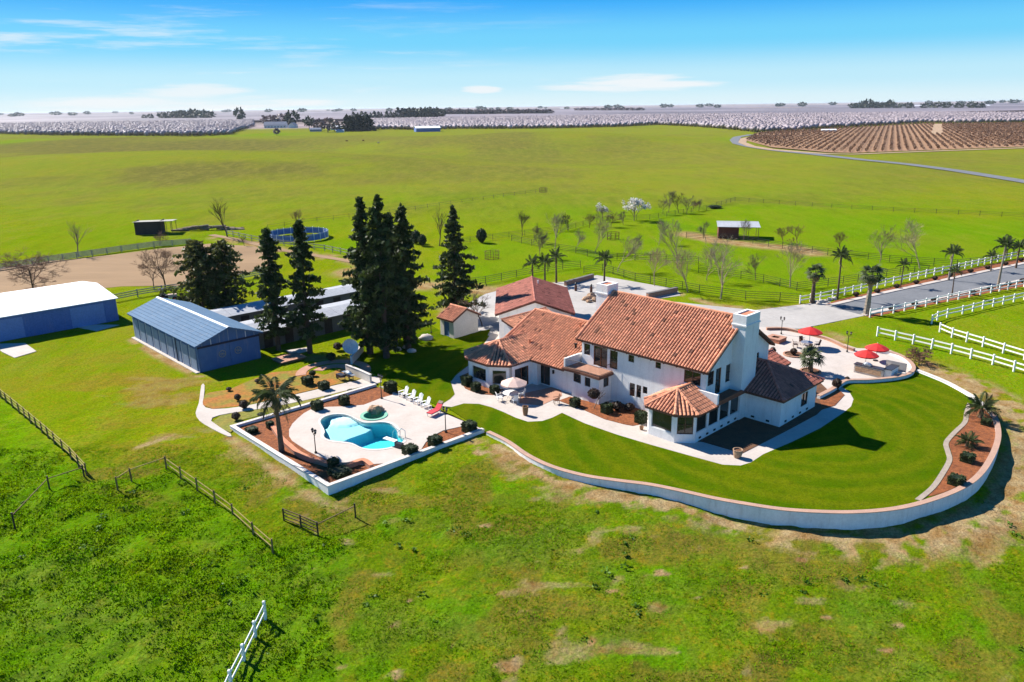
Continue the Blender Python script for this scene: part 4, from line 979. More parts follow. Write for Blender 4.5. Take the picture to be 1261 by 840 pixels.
# small back porch roofs that show past the ridge and the chimney
Z = 2.9
roof(house, HO, [[(-42.0, 78.6, Z), (-42.0, 72.5, Z), (-44.6, 72.5, 4.1), (-44.6, 78.6, 4.1)], [(-47.2, 72.5, Z), (-47.2, 78.6, Z), (-44.6, 78.6, 4.1), (-44.6, 72.5, 4.1)]], [((-44.6, 72.5, 4.13), (-44.6, 78.6, 4.13))], 'tile_dull')
mb = MB(); wall(mb, (-42.4, 72.4), (-42.4, 78.3), 0, 2.9); wall(mb, (-42.4, 78.3), (-46.8, 78.3), 0, 2.9); wall(mb, (-46.8, 78.3), (-46.8, 72.4), 0, 2.9)
mb.q((-42.4, 78.3, 2.9), (-46.8, 78.3, 2.9), (-44.6, 78.3, 3.9)); mb.build('porch_wall', M['stucco'], house, HO)
roof(house, HO, [[(-36.1, 77.0, 2.95), (-36.1, 72.8, 2.95), (-38.4, 72.8, 3.9), (-38.4, 77.0, 3.9)], [(-41.2, 72.8, 2.95), (-41.2, 77, 2.95), (-38.4, 77, 3.9), (-38.4, 72.8, 3.9)]], [((-38.4, 72.8, 3.93), (-38.4, 77, 3.93))], 'tile_dull')
mb = MB()
for a, b in ((-36.4, 76.7), (-40.9, 76.7)): mb = MB(); mb.box(a, b, 0, .35, .35, 2.95); mb.build('porch_post', M['stucco'], house, HO)
pass
# vents on the roofs
for (a, b, z) in ((-59.4, 60.2, 3.95), (-53.3, 61.2, 4.45), (-55.3, 64.2, 5.9)):
    mb = MB(); mb.lathe([(.12, z - .2), (.12, z + .45), (.2, z + .45), (.2, z + .55)], a, b, 8); mb.build('roof_vent', M['tile'] if a > -54 else M['cap'], house, HO)

# ------------------------------------------------------------------ garage and garden shed
GO = (3.1, 99.0, 0); g = thing('garage', 'white garage with a broad red tile gable roof behind the left wing', 'garage', GO)
gl, gr, gf, gb, gz, gt, gm = -2.2, 8.4, 98.9, 114.3, 3.5, 5.3, 3.1
mb = MB(); wall(mb, (gl + .5, gf + .5), (gr - .5, gf + .5), 0, 3.4); wall(mb, (gr - .5, gf + .5), (gr - .5, gb - .4), 0, 3.4, [(3, 8.5, 0, 2.5)]); wall(mb, (gr - .5, gb - .4), (gl + .5, gb - .4), 0, 3.4); wall(mb, (gl + .5, gb - .4), (gl + .5, gf + .5), 0, 3.4)
mb.q((gl + .5, gf + .5, 3.4), (gr - .5, gf + .5, 3.4), (gm, gf + .5, 5.15)); mb.q((gr - .5, gb - .4, 3.4), (gl + .5, gb - .4, 3.4), (gm, gb - .4, 5.15)); mb.build('wall', M['stucco'], g, GO)
opening(g, GO, (gr - .5, gf + .5), (gr - .5, gb - .4), (3, 8.5, 0, 2.5), 'garage_door', 'frame_w', 0, 3, pane='frame_w')
roof(g, GO, [[(gr, gf, gz), (gr, gb, gz), (gm, gb, gt), (gm, gf, gt)], [(gl, gb, gz), (gl, gf, gz), (gm, gf, gt), (gm, gb, gt)]], [((gm, gf, gt + .03), (gm, gb, gt + .03)), ((gl, gf + .1, gz + .05), (gm, gf + .1, gt + .05)), ((gr, gf + .1, gz + .05), (gm, gf + .1, gt + .05))], 'tile_dull', dark=.02)
mb = MB(); mb.lathe([(.12, 4.9), (.12, 5.6)], 3.9, 110.5, 8); mb.build('roof_vent', M['frame_w'], g, GO)
# low link roof between the wing and the garage
mb = MB(); wall(mb, (-67.2, 63.6), (-65.2, 63.6), 0, 3.75); mb.q((-67.2, 63.6, 3.75), (-65.2, 63.6, 3.75), (-67.2, 63.6, 4.4)); wall(mb, (-65.2, 63.6), (-65.2, 71.0), 0, 3.85); wall(mb, (-67.2, 71.0), (-67.2, 63.6), 0, 4.4); mb.build('link_wall', M['stucco'], house, HO)
roof(house, HO, [[(-64.7, 63.2, 3.95), (-64.7, 71.2, 3.95), (-67.3, 71.2, 4.68), (-67.3, 63.2, 4.68)]], [((-67.3, 63.2, 4.7), (-67.3, 71.2, 4.7))])
SH = S(-78.7, 66.0); sh = thing('garden_shed', 'small cream shed with tiled gable roof under the conifer', 'shed', SH, SA); so = (-78.7, 66.0, 0)
a, b, c, d = -80.2, -77.35, 63.8, 68.2
mb = MB(); wall(mb, (b, c), (b, d), 0, 2.6); wall(mb, (b, d), (a, d), 0, 2.6); wall(mb, (a, d), (a, c), 0, 2.6); wall(mb, (a, c), (b, c), 0, 2.6, [(.8, 1.9, .05, 2.1)])
mb.q((b, c, 2.6), (b, d, 2.6), (b, 66, 3.65)); mb.q((a, d, 2.6), (a, c, 2.6), (a, 66, 3.65)); mb.build('wall', M['cream'], sh, so)
opening(sh, so, (a, c), (b, c), (.8, 1.9, .05, 2.1), 'door', 'barnblue', 0, 0, pane='barnblue')
roof(sh, so, [[(a - .3, c - .35, 2.5), (b + .3, c - .35, 2.5), (b + .3, 66, 3.8), (a - .3, 66, 3.8)], [(b + .3, d + .35, 2.5), (a - .3, d + .35, 2.5), (a - .3, 66, 3.8), (b + .3, 66, 3.8)]], [((a - .3, 66, 3.83), (b + .3, 66, 3.83))], dark=.03)
# ------------------------------------------------------------------ blue barn
bo_ = (-99.0, 37.6, 0); barn = thing('barn', 'blue barn with blue metal gable roof and sliding doors on its end', 'barn', S(-99, 37.6), SA)
b0, b1, c0, c1, ze, zr = -110.0, -88.5, 33.7, 41.5, 3.5, 4.95; vm_ = 37.6
mb = MB(); wall(mb, (b1, c0), (b1, c1), 0, 3.4); wall(mb, (b1, c1), (b0, c1), 0, 3.4); wall(mb, (b0, c1), (b0, c0), 0, 3.4); wall(mb, (b0, c0), (b1, c0), 0, 3.4)
mb.q((b1, c0, 3.4), (b1, c1, 3.4), (b1, vm_, 4.85)); mb.q((b0, c1, 3.4), (b0, c0, 3.4), (b0, vm_, 4.85)); mb.build('wall', M['barnblue'], barn, bo_)
# roof sheets laid in courses
for side, (ve, sg) in enumerate(((c0 - .45, 1), (c1 + .45, -1))):
    n = 9; zz0 = ze - .1
    for k in range(n):
        t0, t1 = k / n, (k + 1.06) / n; va, vb = ve + (vm_ - ve) * t0, ve + (vm_ - ve) * min(t1, 1); za, zb = zz0 + (zr - zz0) * t0, zz0 + (zr - zz0) * min(t1, 1)
        mb = MB(); P4 = [(b0 - .5, va, za + .045), (b1 + .5, va, za + .045), (b1 + .5, vb, zb), (b0 - .5, vb, zb)]
        mb.slab(P4 if sg > 0 else [P4[1], P4[0], P4[3], P4[2]], .04); mb.build('roof_sheet', M['barnroof'], barn, bo_)
mb = MB(); mb.slab([(b0 - .45, c0 - .4, ze - .15), (b1 + .45, c0 - .4, ze - .15), (b1 + .45, vm_, zr - .06), (b0 - .45, vm_, zr - .06)], .1); mb.slab([(b1 + .45, c1 + .4, ze - .15), (b0 - .45, c1 + .4, ze - .15), (b0 - .45, vm_, zr - .06), (b1 + .45, vm_, zr - .06)], .1); mb.build('roof_deck', M['barnblue'], barn, bo_)
mb = MB(); mb.slab([(b0 - .5, vm_ - .22, zr + .0), (b1 + .5, vm_ - .22, zr + .0), (b1 + .5, vm_, zr + .1), (b0 - .5, vm_, zr + .1)], .05); mb.slab([(b1 + .5, vm_ + .22, zr), (b0 - .5, vm_ + .22, zr), (b0 - .5, vm_, zr + .1), (b1 + .5, vm_, zr + .1)], .05); mb.build('ridge_cap', M['barntrim'], barn, bo_)
mb = MB(); mb.box(b1 + .07, vm_, 2.95, .14, c1 - c0, .22); mb.build('door_track', M['barnbeam'], barn, bo_)
for k in range(7):
    v_ = c0 + .6 + k * 1.1; ht = 3.4 + (1 - abs(v_ - vm_) / 3.9) * 1.35 - 3.22; mb = MB(); mb.box(b1 + .03, v_, 3.18, .06, .09, ht); mb.build('batten', M['barntrim' if k in (1, 5) else 'barnpale'], barn, bo_)
for k, (v0_, v1_) in enumerate(((c0 + .15, vm_ - .02), (vm_ + .02, c1 - .15))):
    mb = MB(); mb.box(b1 + .05, (v0_ + v1_) / 2, .08, .08, v1_ - v0_, 2.85); d_ = mb.build('sliding_door', M['barnblue'], barn, bo_)
    mb = MB(); vc = vm_ + (-1.0 if k == 0 else 1.0)
    ring = [(b1 + .12, vc + .42 * math.cos(2 * math.pi * j / 14), 1.75 + .42 * math.sin(2 * math.pi * j / 14)) for j in range(15)]
    mb.tube(ring, .05, 4)
    for j in range(4): mb.tube([ring[j * 2], ring[j * 2 + 7]], .03, 4)
    mb.build('wagon_wheel', M['paleboard'], d_, bo_)
for k in range(9):
    u_ = b0 + 1.3 + k * 2.35; mb = MB(); mb.box(u_, c0 - .04, .1, 1.75, .07, 2.75); d_ = mb.build('stall_panel', M['barnpale'], barn, bo_)
    mb = MB(); mb.box(u_ - .9, c0 - .05, .05, .1, .1, 3.1); mb.build('batten', M['barntrim'], d_, bo_)
mb = MB(); mb.tube([(-94.8, c0 - .12, 0), (-94.8, c0 - .12, 3.3)], .06, 6); mb.build('downpipe', M['barnbeam'], barn, bo_)
mb = MB(); mb.box((b0 + b1) / 2, c0 - .25, -.1, b1 - b0, .5, .2); mb.build('sill_slab', M['concrete'], barn, bo_)

# ------------------------------------------------------------------ stable rows behind it
def longshed(name, lab, u0, u1, v0, v1, ze, zr, wallmat, wallu=None):
    o = ((u0 + u1) / 2, (v0 + v1) / 2, 0); t = thing(name, lab, 'stable', S(*o[:2]), SA); um = u0 + (u1 - u0) * .55
    mb = MB(); wall(mb, (u1 - .4, v0), (u1 - .4, v1), 0, ze - .05); wall(mb, (u1 - .4, v1), (u0 + .4, v1), 0, ze - .05); wall(mb, (u0 + .4, v1), (u0 + .4, v0), 0, ze - .05); wall(mb, (u0 + .4, v0), (u1 - .4, v0), 0, ze - .05)
    for v_ in (v0, v1): mb.q((u0 + .4, v_, ze - .05), (u1 - .4, v_, ze - .05), (um, v_, zr - .12))
    mb.build('wall', M[wallmat], t, o)
    n = max(4, int((v1 - v0) / 2.4))
    for k in range(n):
        va, vb = v0 + (v1 - v0) * k / n - .3 * (k == 0), v0 + (v1 - v0) * (k + 1) / n - .02 + .3 * (k == n - 1)
        z_ = .012 * (k % 2)
        mb = MB(); mb.slab([(u1, va, ze + z_), (u1, vb, ze + z_), (um, vb, zr + z_), (um, va, zr + z_)], .06); mb.slab([(u0, vb, ze + z_), (u0, va, ze + z_), (um, va, zr + z_), (um, vb, zr + z_)], .06)
        mb.build('roof_sheet', M['greyroof'], t, o)
    for k in range(int((v1 - v0) / 3)):
        mb = MB(); mb.box(u1 - .37, v0 + 1.4 + k * 3, .05, .08, 1.2, 2.0); mb.build('stall_door', M['darkshed'], t, o)
    return t
longshed('stable', 'long grey roofed stable row joined to the back of the blue barn', -107.6, -102.0, 41.9, 66.0, 2.45, 2.95, 'greywall')
longshed('stable', 'second grey roofed stable row behind the two narrow conifers', -98.4, -91.6, 43.0, 62.5, 2.4, 2.95, 'greywall')

# ------------------------------------------------------------------ workshop with the white roof
wo2 = (-125.0, 20.0, 0); ws = thing('workshop', 'blue steel workshop with a white low pitched roof at the left edge', 'workshop', S(-125, 20), SA)
a0, a1, d0, d1, ze, zr = -137.5, -121.3, 5.0, 35.3, 3.45, 4.35; um = -130.0
mb = MB(); wall(mb, (a1, d0), (a1, d1), 0, 3.4); wall(mb, (a1, d1), (a0, d1), 0, 3.4); wall(mb, (a0, d1), (a0, d0), 0, 3.4); wall(mb, (a0, d0), (a1, d0), 0, 3.4)
for v_ in (d0, d1): mb.q((a1, v_, 3.4), (a0, v_, 3.4), (um, v_, 4.25))
mb.build('wall', M['shopblue'], ws, wo2)
n = 10
for k in range(n):
    va, vb = d0 - .2 + (d1 - d0 + .5) * k / n, d0 - .2 + (d1 - d0 + .5) * (k + 1) / n - .03
    mb = MB(); mb.slab([(a1 + .35, va, ze), (a1 + .35, vb, ze), (um, vb, zr), (um, va, zr)], .1); mb.slab([(a0 - .35, vb, ze), (a0 - .35, va, ze), (um, va, zr), (um, vb, zr)], .1); mb.build('roof_sheet', M['whiteroof'], ws, wo2)
for v0_, v1_ in ((29.0, 33.5), (19.0, 23.0)):
    mb = MB()
    for j in range(7): mb.box(a1 + .03, (v0_ + v1_) / 2, .05 + j * .42, .06, v1_ - v0_, .40)
    mb.build('roller_door', M['shopdoor'], ws, wo2)
for k in range(26):
    mb = MB(); mb.box(a1 + .02, d0 + .6 + k * 1.17, 0, .035, .08, 3.38)
    if not any(v0_ - .1 < d0 + .6 + k * 1.17 < v1_ + .1 for v0_, v1_ in ((29.0, 33.5), (19.0, 23.0))): mb.build('siding_rib', M['shopblue'], ws, wo2)
# ------------------------------------------------------------------ field shelters
def shelter(lab, base, rz, w, d, h0, h1, wallm, roofm, wfrac):
    t = thing('field_shelter', lab, 'shelter', base, rz)
    mb = MB(); x0, x1 = -w / 2, -w / 2 + w * wfrac
    mb.box((x0 + x1) / 2, -d / 2 + .1, 0, x1 - x0, .12, h0 - .05); mb.box(x0 + .06, .1, 0, .12, d - .4, h0); mb.box((x0 + x1) / 2, d / 2 - .1, 0, x1 - x0, .12, h1 - .05); mb.box(x1, .1, 0, .12, d - .4, h0); mb.build('wall', M[wallm], t)
    for sx in (x1 + (w / 2 - x1) * .5, w / 2 - .1):
        for sy in (-d / 2 + .1, d / 2 - .1):
            mb = MB(); mb.tube([(sx, sy, 0), (sx, sy, h0 if sy < 0 else h1)], .07, 5); mb.build('post', M['brownwood'], t)
    n = 6
    for k in range(n):
        a, b = -w / 2 - .3 + (w + .6) * k / n, -w / 2 - .3 + (w + .6) * (k + 1) / n - .02
        mb = MB(); mb.slab([(a, -d / 2 - .4, h0), (b, -d / 2 - .4, h0), (b, d / 2 + .4, h1), (a, d / 2 + .4, h1)], .08); mb.build('roof_sheet', M[roofm], t)
    return t
shelter('dark open field shelter in the left pasture behind the sand arena', P(193, 287), R(10), 9.0, 4.5, 3.3, 3.0, 'darkshed', 'paleboard', .68)
shelter('red brown horse shelter with pale metal roof in the right paddocks', P(908, 292), R(-12), 9.0, 5.5, 2.8, 3.3, 'redshed', 'greyroof', .5)

# ------------------------------------------------------------------ round pen
c = P(368, 293.5, 0); pen = thing('round_pen', 'round blue panelled training pen in the far left paddock', 'pen', c)
n = 24; rad = 7.0
mb = MB(); mb.box(0, 0, .25, 2 * rad * math.sin(math.pi / n) - .1, .06, 1.3); mb.box(0, 0, 1.58, 2 * rad * math.sin(math.pi / n) - .1, .07, .12); pm = mb.mesh('panel', M['shopblue'])
mb = MB(); mb.box(0, 0, 0, .12, .12, 1.85); pm2 = mb.mesh('post', M['whitepaint'])
for k in range(n):
    a = 2 * math.pi * (k + .5) / n; link('panel', pm, pen, (rad * math.cos(math.pi / n) * math.cos(a), rad * math.cos(math.pi / n) * math.sin(a), 0), a + math.pi / 2)
    a = 2 * math.pi * k / n; link('post', pm2, pen, (rad * math.cos(a), rad * math.sin(a), 0), a)

# ------------------------------------------------------------------ fences
def fence_meshes(pw, ph, rh, rt, pm, rm, cap=False, pn=4):
    mb = MB()
    if pn == 4:
        mb.box(0, 0, -.3, pw, pw, ph + .3)
        if cap: mb.box(0, 0, ph, pw * 1.25, pw * 1.25, .05, 0, .5)
    else: mb.tube([(0, 0, -.3), (0, 0, ph)], pw / 2, pn)
    a = mb.mesh('post', M[pm])
    mb = MB(); mb.box(0, 0, -rh / 2, 1, rt, rh); return a, mb.mesh('rail', M[rm])
FM = {'white': fence_meshes(.16, 1.3, .16, .05, 'whitepaint', 'whitepaint', True), 'brown': fence_meshes(.13, 1.2, .075, .05, 'brownwood', 'yellowrail', False, 6),
      'pipe': fence_meshes(.11, 1.45, .055, .055, 'pipe', 'pipe', False, 5), 'pale': fence_meshes(.14, 1.4, .16, .05, 'paleboard', 'paleboard'), 'dark': fence_meshes(.13, 1.2, .07, .05, 'pipe', 'brownwood', False, 6)}
def fence(label, pts, style, spacing, rails, group=None, name='fence', skip=(), z=None):
    pts = [np.array(p, float) for p in (PP(pts) if z is None else PP(pts, z))]; out = [pts[0]]
    for a, b in zip(pts[:-1], pts[1:]):
        m_ = max(1, int(round(np.linalg.norm((b - a)[:2]) / spacing))); out += [a + (b - a) * k / m_ for k in range(1, m_ + 1)]
    for p in out: p[2] = float(ground(p[0], p[1]))
    t = thing(name, label, 'fence', out[0], 0, group); pm, rm = FM[style]
    for i, p in enumerate(out):
        o = link('post', pm, t, p - out[0], 0); o.rotation_euler = (random.uniform(-.02, .02), random.uniform(-.02, .02), random.uniform(-.1, .1))
    for i, (a, b) in enumerate(zip(out[:-1], out[1:])):
        if i in skip: continue
        d = b - a; Lr = np.linalg.norm(d)
        for zr_ in rails:
            o = link('rail', rm, t, (a + b) / 2 - out[0] + np.array([0, 0, zr_]), math.atan2(d[1], d[0]), (Lr, 1, 1)); o.rotation_euler[1] = -math.asin(d[2] / Lr)
    return t
W2 = (.55, 1.12)
fence('white rail fence along the far side of the driveway beside the red mulch', [(985, 374), (1010, 369.5), (1040, 363.5), (1070, 357), (1100, 350), (1140, 341), (1180, 332.5), (1220, 324), (1261, 315.5), (1300, 307)], 'white', 2.5, W2, 'white rail fences')
fence('white rail fence along the near side of the driveway below the palms', [(1071, 391), (1100, 386), (1140, 377.5), (1180, 369), (1220, 361), (1261, 353), (1300, 345)], 'white', 2.5, W2, 'white rail fences')
fence('white rail fence with a sharply curved end on the grass right of the driveway', [(1147, 399), (1154, 394.5), (1166, 391), (1185, 387), (1210, 380.5), (1235, 375), (1261, 369), (1300, 360)], 'white', 2.4, W2, 'white rail fences')
fence('white rail fence of the right paddock, second from the patio', [(1157, 409), (1172, 415.5), (1190, 421), (1210, 427), (1235, 435), (1261, 443), (1300, 455)], 'white', 2.7, W2, 'white rail fences')
fence('white rail fence nearest the red umbrella patio on the right', [(1080, 414), (1102, 419), (1124, 424), (1147, 429.5), (1171, 435.5), (1195, 442), (1222, 449.5), (1248, 457.5), (1275, 466), (1310, 477)], 'white', 2.7, W2, 'white rail fences')
fence('white rail fence running out of the picture in the near pasture', [(327, 762), (315, 787), (301, 816), (285, 848), (268, 885)], 'white', 2.2, (.5, 1.05), 'white rail fences')
fence('brown wooden rail fence along the left edge of the near pasture', [(-40, 455), (8, 496), (24, 509), (45, 527), (67, 546), (88, 565), (107, 586)], 'brown', 1.9, (.45, .8, 1.12), 'brown pasture fences')
fence('broken brown fence with one slanting rail at the gap in the left pasture', [(145, 603), (162, 592), (205, 577)], 'brown', 3.6, (1.05,), 'brown pasture fences')
fence('lone brown fence rail on leaning posts in the tall grass', [(18, 648), (61, 602), (104, 588)], 'dark', 3.6, (.95,), 'brown pasture fences')
fence('thin brown post and wire fence running down towards the near pasture', [(205, 577), (223, 590), (243, 604), (265, 620), (287, 637), (312, 660), (336, 681)], 'brown', 2.5, (.5, 1.0), 'brown pasture fences')
fence('dark gate panels and posts under the corner of the pool wall', [(350, 643), (371, 651), (392, 660)], 'dark', 1.6, (.3, .6, .9, 1.15), 'brown pasture fences')
fence('single sloping rail between dark posts by the pool wall corner', [(392, 660), (438, 637)], 'dark', 4, (1.0,), 'brown pasture fences')
PR = (.35, .7, 1.05, 1.38)
fence('dark pipe fence of the first paddock behind the garage', [(572, 353), (598, 350), (636, 342), (693, 332), (715, 330)], 'pipe', 3.6, PR, 'dark pipe paddock fences')
fence('dark pipe fence of the paddock behind the pale court', [(719, 337), (742, 334), (782, 346), (820, 353), (861, 361), (918, 369), (960, 371), (985, 373)], 'pipe', 3.6, PR, 'dark pipe paddock fences')
fence('dark pipe fence with trees dividing the far green paddocks', [(560, 301), (579, 299), (607, 295.5), (665, 288), (700, 284), (735, 274), (800, 270.5), (870, 259), (905, 248)], 'pipe', 4, PR, 'dark pipe paddock fences')
fence('dark pipe fence crossing the middle of the green paddocks', [(630, 297), (668, 305.5), (709, 312), (738, 319.5), (782, 321), (820, 322.5), (860, 325)], 'pipe', 4, PR, 'dark pipe paddock fences')
fence('dark pipe fence running right from the red brown shelter', [(845, 293), (909, 296), (946, 303.5), (1019, 314.5), (1095, 323), (1178, 329), (1225, 323), (1280, 312)], 'pipe', 4, PR, 'dark pipe paddock fences')
fence('dark pipe fence of the small paddock above the driveway gate', [(860, 335.5), (940, 348), (981, 358), (1038, 350), (1108, 339), (1143, 336)], 'pipe', 4, PR, 'dark pipe paddock fences')
fence('dark board fence across the far right pasture', [(905, 248), (940, 250.5), (1000, 255), (1100, 261), (1180, 264.5), (1261, 268.5), (1320, 271)], 'pipe', 5, (.4, .8, 1.2), 'dark pipe paddock fences')
fence('thin dark fence line across the far left pasture', [(330, 283), (370, 276), (430, 269), (480, 264), (555, 252.5), (620, 243), (672, 236.5)], 'pipe', 6, (.6, 1.2), 'dark pipe paddock fences')
fence('weathered board fence along the back of the sand arena', [(-30, 338), (0, 333), (60, 323), (95, 318), (150, 310), (190, 304.5), (235, 301)], 'pale', 3.2, (.25, .5, .75, 1.0, 1.25))
fence('pale board fence along the near side of the sand arena', [(141, 372), (170, 366), (200, 361), (230, 356.5), (262, 351), (300, 345), (340, 337)], 'pale', 3.0, (.5, .85, 1.2))
fence('thin fence behind the stable rows by the round pen path', [(280, 290), (310, 296.5), (350, 303), (400, 309), (440, 317)], 'pale', 3.0, (.6, 1.2))
# ------------------------------------------------------------------ vegetation kit
def leaf_quads(cen, size, seed, flat=0.0, asp=.6, drop=0.0):
    """one small leaf-shaped quad per centre, random orientation; returns verts, faces"""
    r_ = np.random.default_rng(seed); n = len(cen); cen = np.asarray(cen, float)
    a = r_.normal(size=(n, 3)); a[:, 2] = a[:, 2] * (1 - flat) - drop; a /= np.linalg.norm(a, axis=1)[:, None]
    b = r_.normal(size=(n, 3)); b -= a * np.sum(a * b, 1)[:, None]; b /= np.linalg.norm(b, axis=1)[:, None]
    s = (np.asarray(size) * r_.uniform(.6, 1.35, n))[:, None]
    v = np.stack([cen - a * s, cen + b * s * asp * .9, cen + a * s, cen - b * s * asp], 1).reshape(-1, 3)
    return v, np.arange(n * 4).reshape(n, 4)
def leaves(name, cen, size, m, seed=0, parent=None, tone=(.6, 1.35), tones=None, **k):
    v, f = leaf_quads(cen, size, seed, **k); r_ = np.random.default_rng(seed + 5)
    t = r_.uniform(*tone, len(f)) if tones is None else tones
    me = np_mesh(name, v, f, m, {'tone': ('FLOAT', 'FACE', t)})
    return link(name, me, parent) if parent is not None else me

def conifer(label, base, h, rad, seed, group=None, m='conifer', spread=1.0, trunks=1, power=.75, lean=0.0, bare=.1, dens=1.0):
    t = thing('conifer', label, 'conifer tree', base, 0, group); r_ = np.random.default_rng(seed); mb = MB()
    lx = lean
    mb.tube([(0, 0, -.3), (lx * .1, 0, h * .3), (lx * .5, 0, h * .7), (lx, 0, h * .99)], [h * .022, h * .017, h * .009, .03], 8); mb.build('trunk', M['bark'], t)
    cen = []; siz = []; ton = []; br = MB(); z = h * bare
    while z < h * .985:
        f = (z / h - bare) / (1 - bare); prof = min(1, .55 + f * 4.5) * (1 - f) ** power
        k = int(r_.integers(4, 7)); a0 = r_.uniform(0, 6.28)
        for j in range(k):
            L_ = rad * max(prof, .03) * (r_.uniform(.5, 1.1) + .45 * (r_.random() < .16)); a = a0 + j * 6.28 / k + r_.uniform(-.4, .4); zz = z + r_.uniform(-.35, .35)
            dz = r_.uniform(-.05, .28) * (1 - .6 * f) if spread == 1 else r_.uniform(-.05, .15)
            p = []
            for s_ in np.linspace(0, 1, 5):
                p.append((lx * (zz / h) ** 1.4 + math.cos(a) * L_ * s_, math.sin(a) * L_ * s_, zz + L_ * (dz * s_ - .28 * s_ * s_ + .1 * s_ ** 4)))
            if L_ > 1.0: br.tube(p[::2], [.05 + .012 * L_, .04, .015], 3, False)
            nc = int((6 + L_ * 16) * dens); ss = r_.uniform(.12, 1.0, nc) ** .75
            for s_ in ss:
                i = min(int(s_ * 4), 3); q = np.array(p[i]) + (np.array(p[i + 1]) - np.array(p[i])) * (s_ * 4 - i)
                w = .12 + .32 * L_ * (1 - abs(s_ - .55)) * .42
                q = q + r_.normal(0, 1, 3) * np.array([w, w, w * .5]) * .62; cen.append(q); siz.append(.30 + .10 * r_.random()); ton.append(.5 + .9 * r_.random() * (.5 + .5 * s_))  # tone rises towards the branch tips, painting them as lit
        z += (.34 + .5 * (1 - f)) * (h / 16) ** .5 * r_.uniform(.5, 1.15)
    top = np.array([lx, 0, h]); cen += [top + np.array([r_.normal(0, .1), r_.normal(0, .1), -.9 * r_.random()]) for _ in range(30)]; siz += [.22] * 30; ton += [.9] * 30
    br.build('branches', M['bark'], t)['kind'] = 'stuff'
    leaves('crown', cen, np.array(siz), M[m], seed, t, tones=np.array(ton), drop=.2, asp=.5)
    return t
CG = 'tall conifers round the barn and lawn'
def H(px, py, ptop):      # how tall something standing at a ground pixel is when its top shows at row ptop
    b = P(px, py); z = b[2]
    for i in range(40):
        lo = z; d = np.array([b[0], b[1], z]) - np.array([0, 0, CAM_H]); k = d @ FWD
        y = IMG_H / 2 - FPX * (d @ UP) / k
        if y <= ptop: break
        z += (y - ptop) * k / FPX / math.cos(PITCH) * .9 + .002
    return z - b[2]
conifer('slender dark conifer behind the blue barn, left of a narrow pair', P(343, 431), H(343, 431, 280) , 2.5, 1, CG, power=.62, bare=.14)
conifer('slender dark conifer in front of the stables, right of a narrow pair', P(382, 435), H(382, 435, 270), 2.7, 2, CG, power=.62, bare=.15)
for i, (px, py, tp, rd, lb) in enumerate(((456, 436, 243, 3.3, 'tall dark conifer at the left of the dense clump by the lawn'), (476, 441, 240, 3.6, 'tallest dark conifer in the middle of the dense clump by the lawn'),
                                      (503, 432, 251, 3.2, 'tall dark conifer at the right of the dense clump by the lawn'), (487, 424, 262, 3.6, 'dark conifer standing behind the dense clump by the lawn'))):
    conifer(lb, P(px, py), H(px, py, tp), rd, 10 + i, CG, power=.68, bare=.08, dens=1.15)
conifer('single dark conical conifer behind the small cream shed', P(562, 391), H(562, 391, 254), 3.7, 20, CG, power=.8, bare=.07)
conifer('broad brown green cedar behind the barn roof, left of a pair', P(252, 388), H(252, 388, 297), 4.6, 30, CG, 'cedar', 1.6, power=.36, bare=.1, dens=.62)
conifer('broad brown green cedar behind the barn roof, right of a pair', P(280, 386), H(280, 386, 296), 4.5, 31, CG, 'cedar', 1.6, power=.4, bare=.1, dens=.62)

# ---- palms
def feather_frond(seed, L_=2.6, droop=1.0):
    r_ = random.Random(seed); mb = MB(); mb.t = []; n = 14; pts = []
    for i in range(n + 1):
        s_ = i / n; pts.append(Vector((L_ * (s_ - .12 * s_ * s_), 0, L_ * (.42 * s_ - .78 * droop * s_ ** 2.2))))
    for i in range(n):
        a, b = pts[i], pts[i + 1]; w = .03 * (1 - i / n) + .008
        mb.q((a.x, -w, a.z), (b.x, -w, b.z), (b.x, w, b.z), (a.x, w, a.z)); mb.t.append(.9)
        if i < 2: continue
        for sd_ in (-1, 1):
            for k in range(2):
                s_ = (i + k * .5) / n; c = a.lerp(b, k * .5); ll = L_ * .30 * math.sin(math.pi * min(1, .18 + s_ * .8)) * r_.uniform(.8, 1.15); dn = r_.uniform(.35, .8)
                tip = Vector((c.x + ll * .55, sd_ * ll * .75, c.z - ll * dn)); m_ = c.lerp(tip, .5) + Vector((0, 0, .06 * ll))
                wv = Vector((.045, 0, .02)); mb.q(c - wv * .5, m_ - wv, tip, m_ + wv); mb.t.append(r_.uniform(.6, 1.4))
    return mb
def fan_frond(seed, L_=1.5):
    r_ = random.Random(seed); mb = MB(); mb.t = []; st = L_ * .45
    mb.q((0, -.03, 0), (st, -.02, .12), (st, .02, .12), (0, .03, 0)); mb.t.append(1.0)
    n = 13
    for k in range(n):
        a = (k / (n - 1) - .5) * 3.3; ll = L_ * .68 * (1 - .18 * abs(k / (n - 1) - .5) * 2) * r_.uniform(.9, 1.08); c = Vector((st, 0, .12))
        d = Vector((math.cos(a), math.sin(a), 0)); sdv = Vector((-d.y, d.x, 0)) * .075
        m_ = c + d * ll * .6 + Vector((0, 0, .08)); tip = c + d * ll + Vector((0, 0, -.16 - .22 * r_.random()))
        mb.q(c, m_ - sdv, tip, m_ + sdv); mb.t.append(r_.uniform(.6, 1.35))
    return mb
FEA = [feather_frond(k, 2.5, d).mesh('frond', M['palm']) for k, d in ((1, .55), (2, .9), (3, 1.25))]
FAN = [fan_frond(k).mesh('frond', M['palm']) for k in (1, 2)]
DRY = [fan_frond(9, 1.2).mesh('frond', M['palmdry']), feather_frond(8, 1.7, 1.5).mesh('frond', M['palmdry'])]
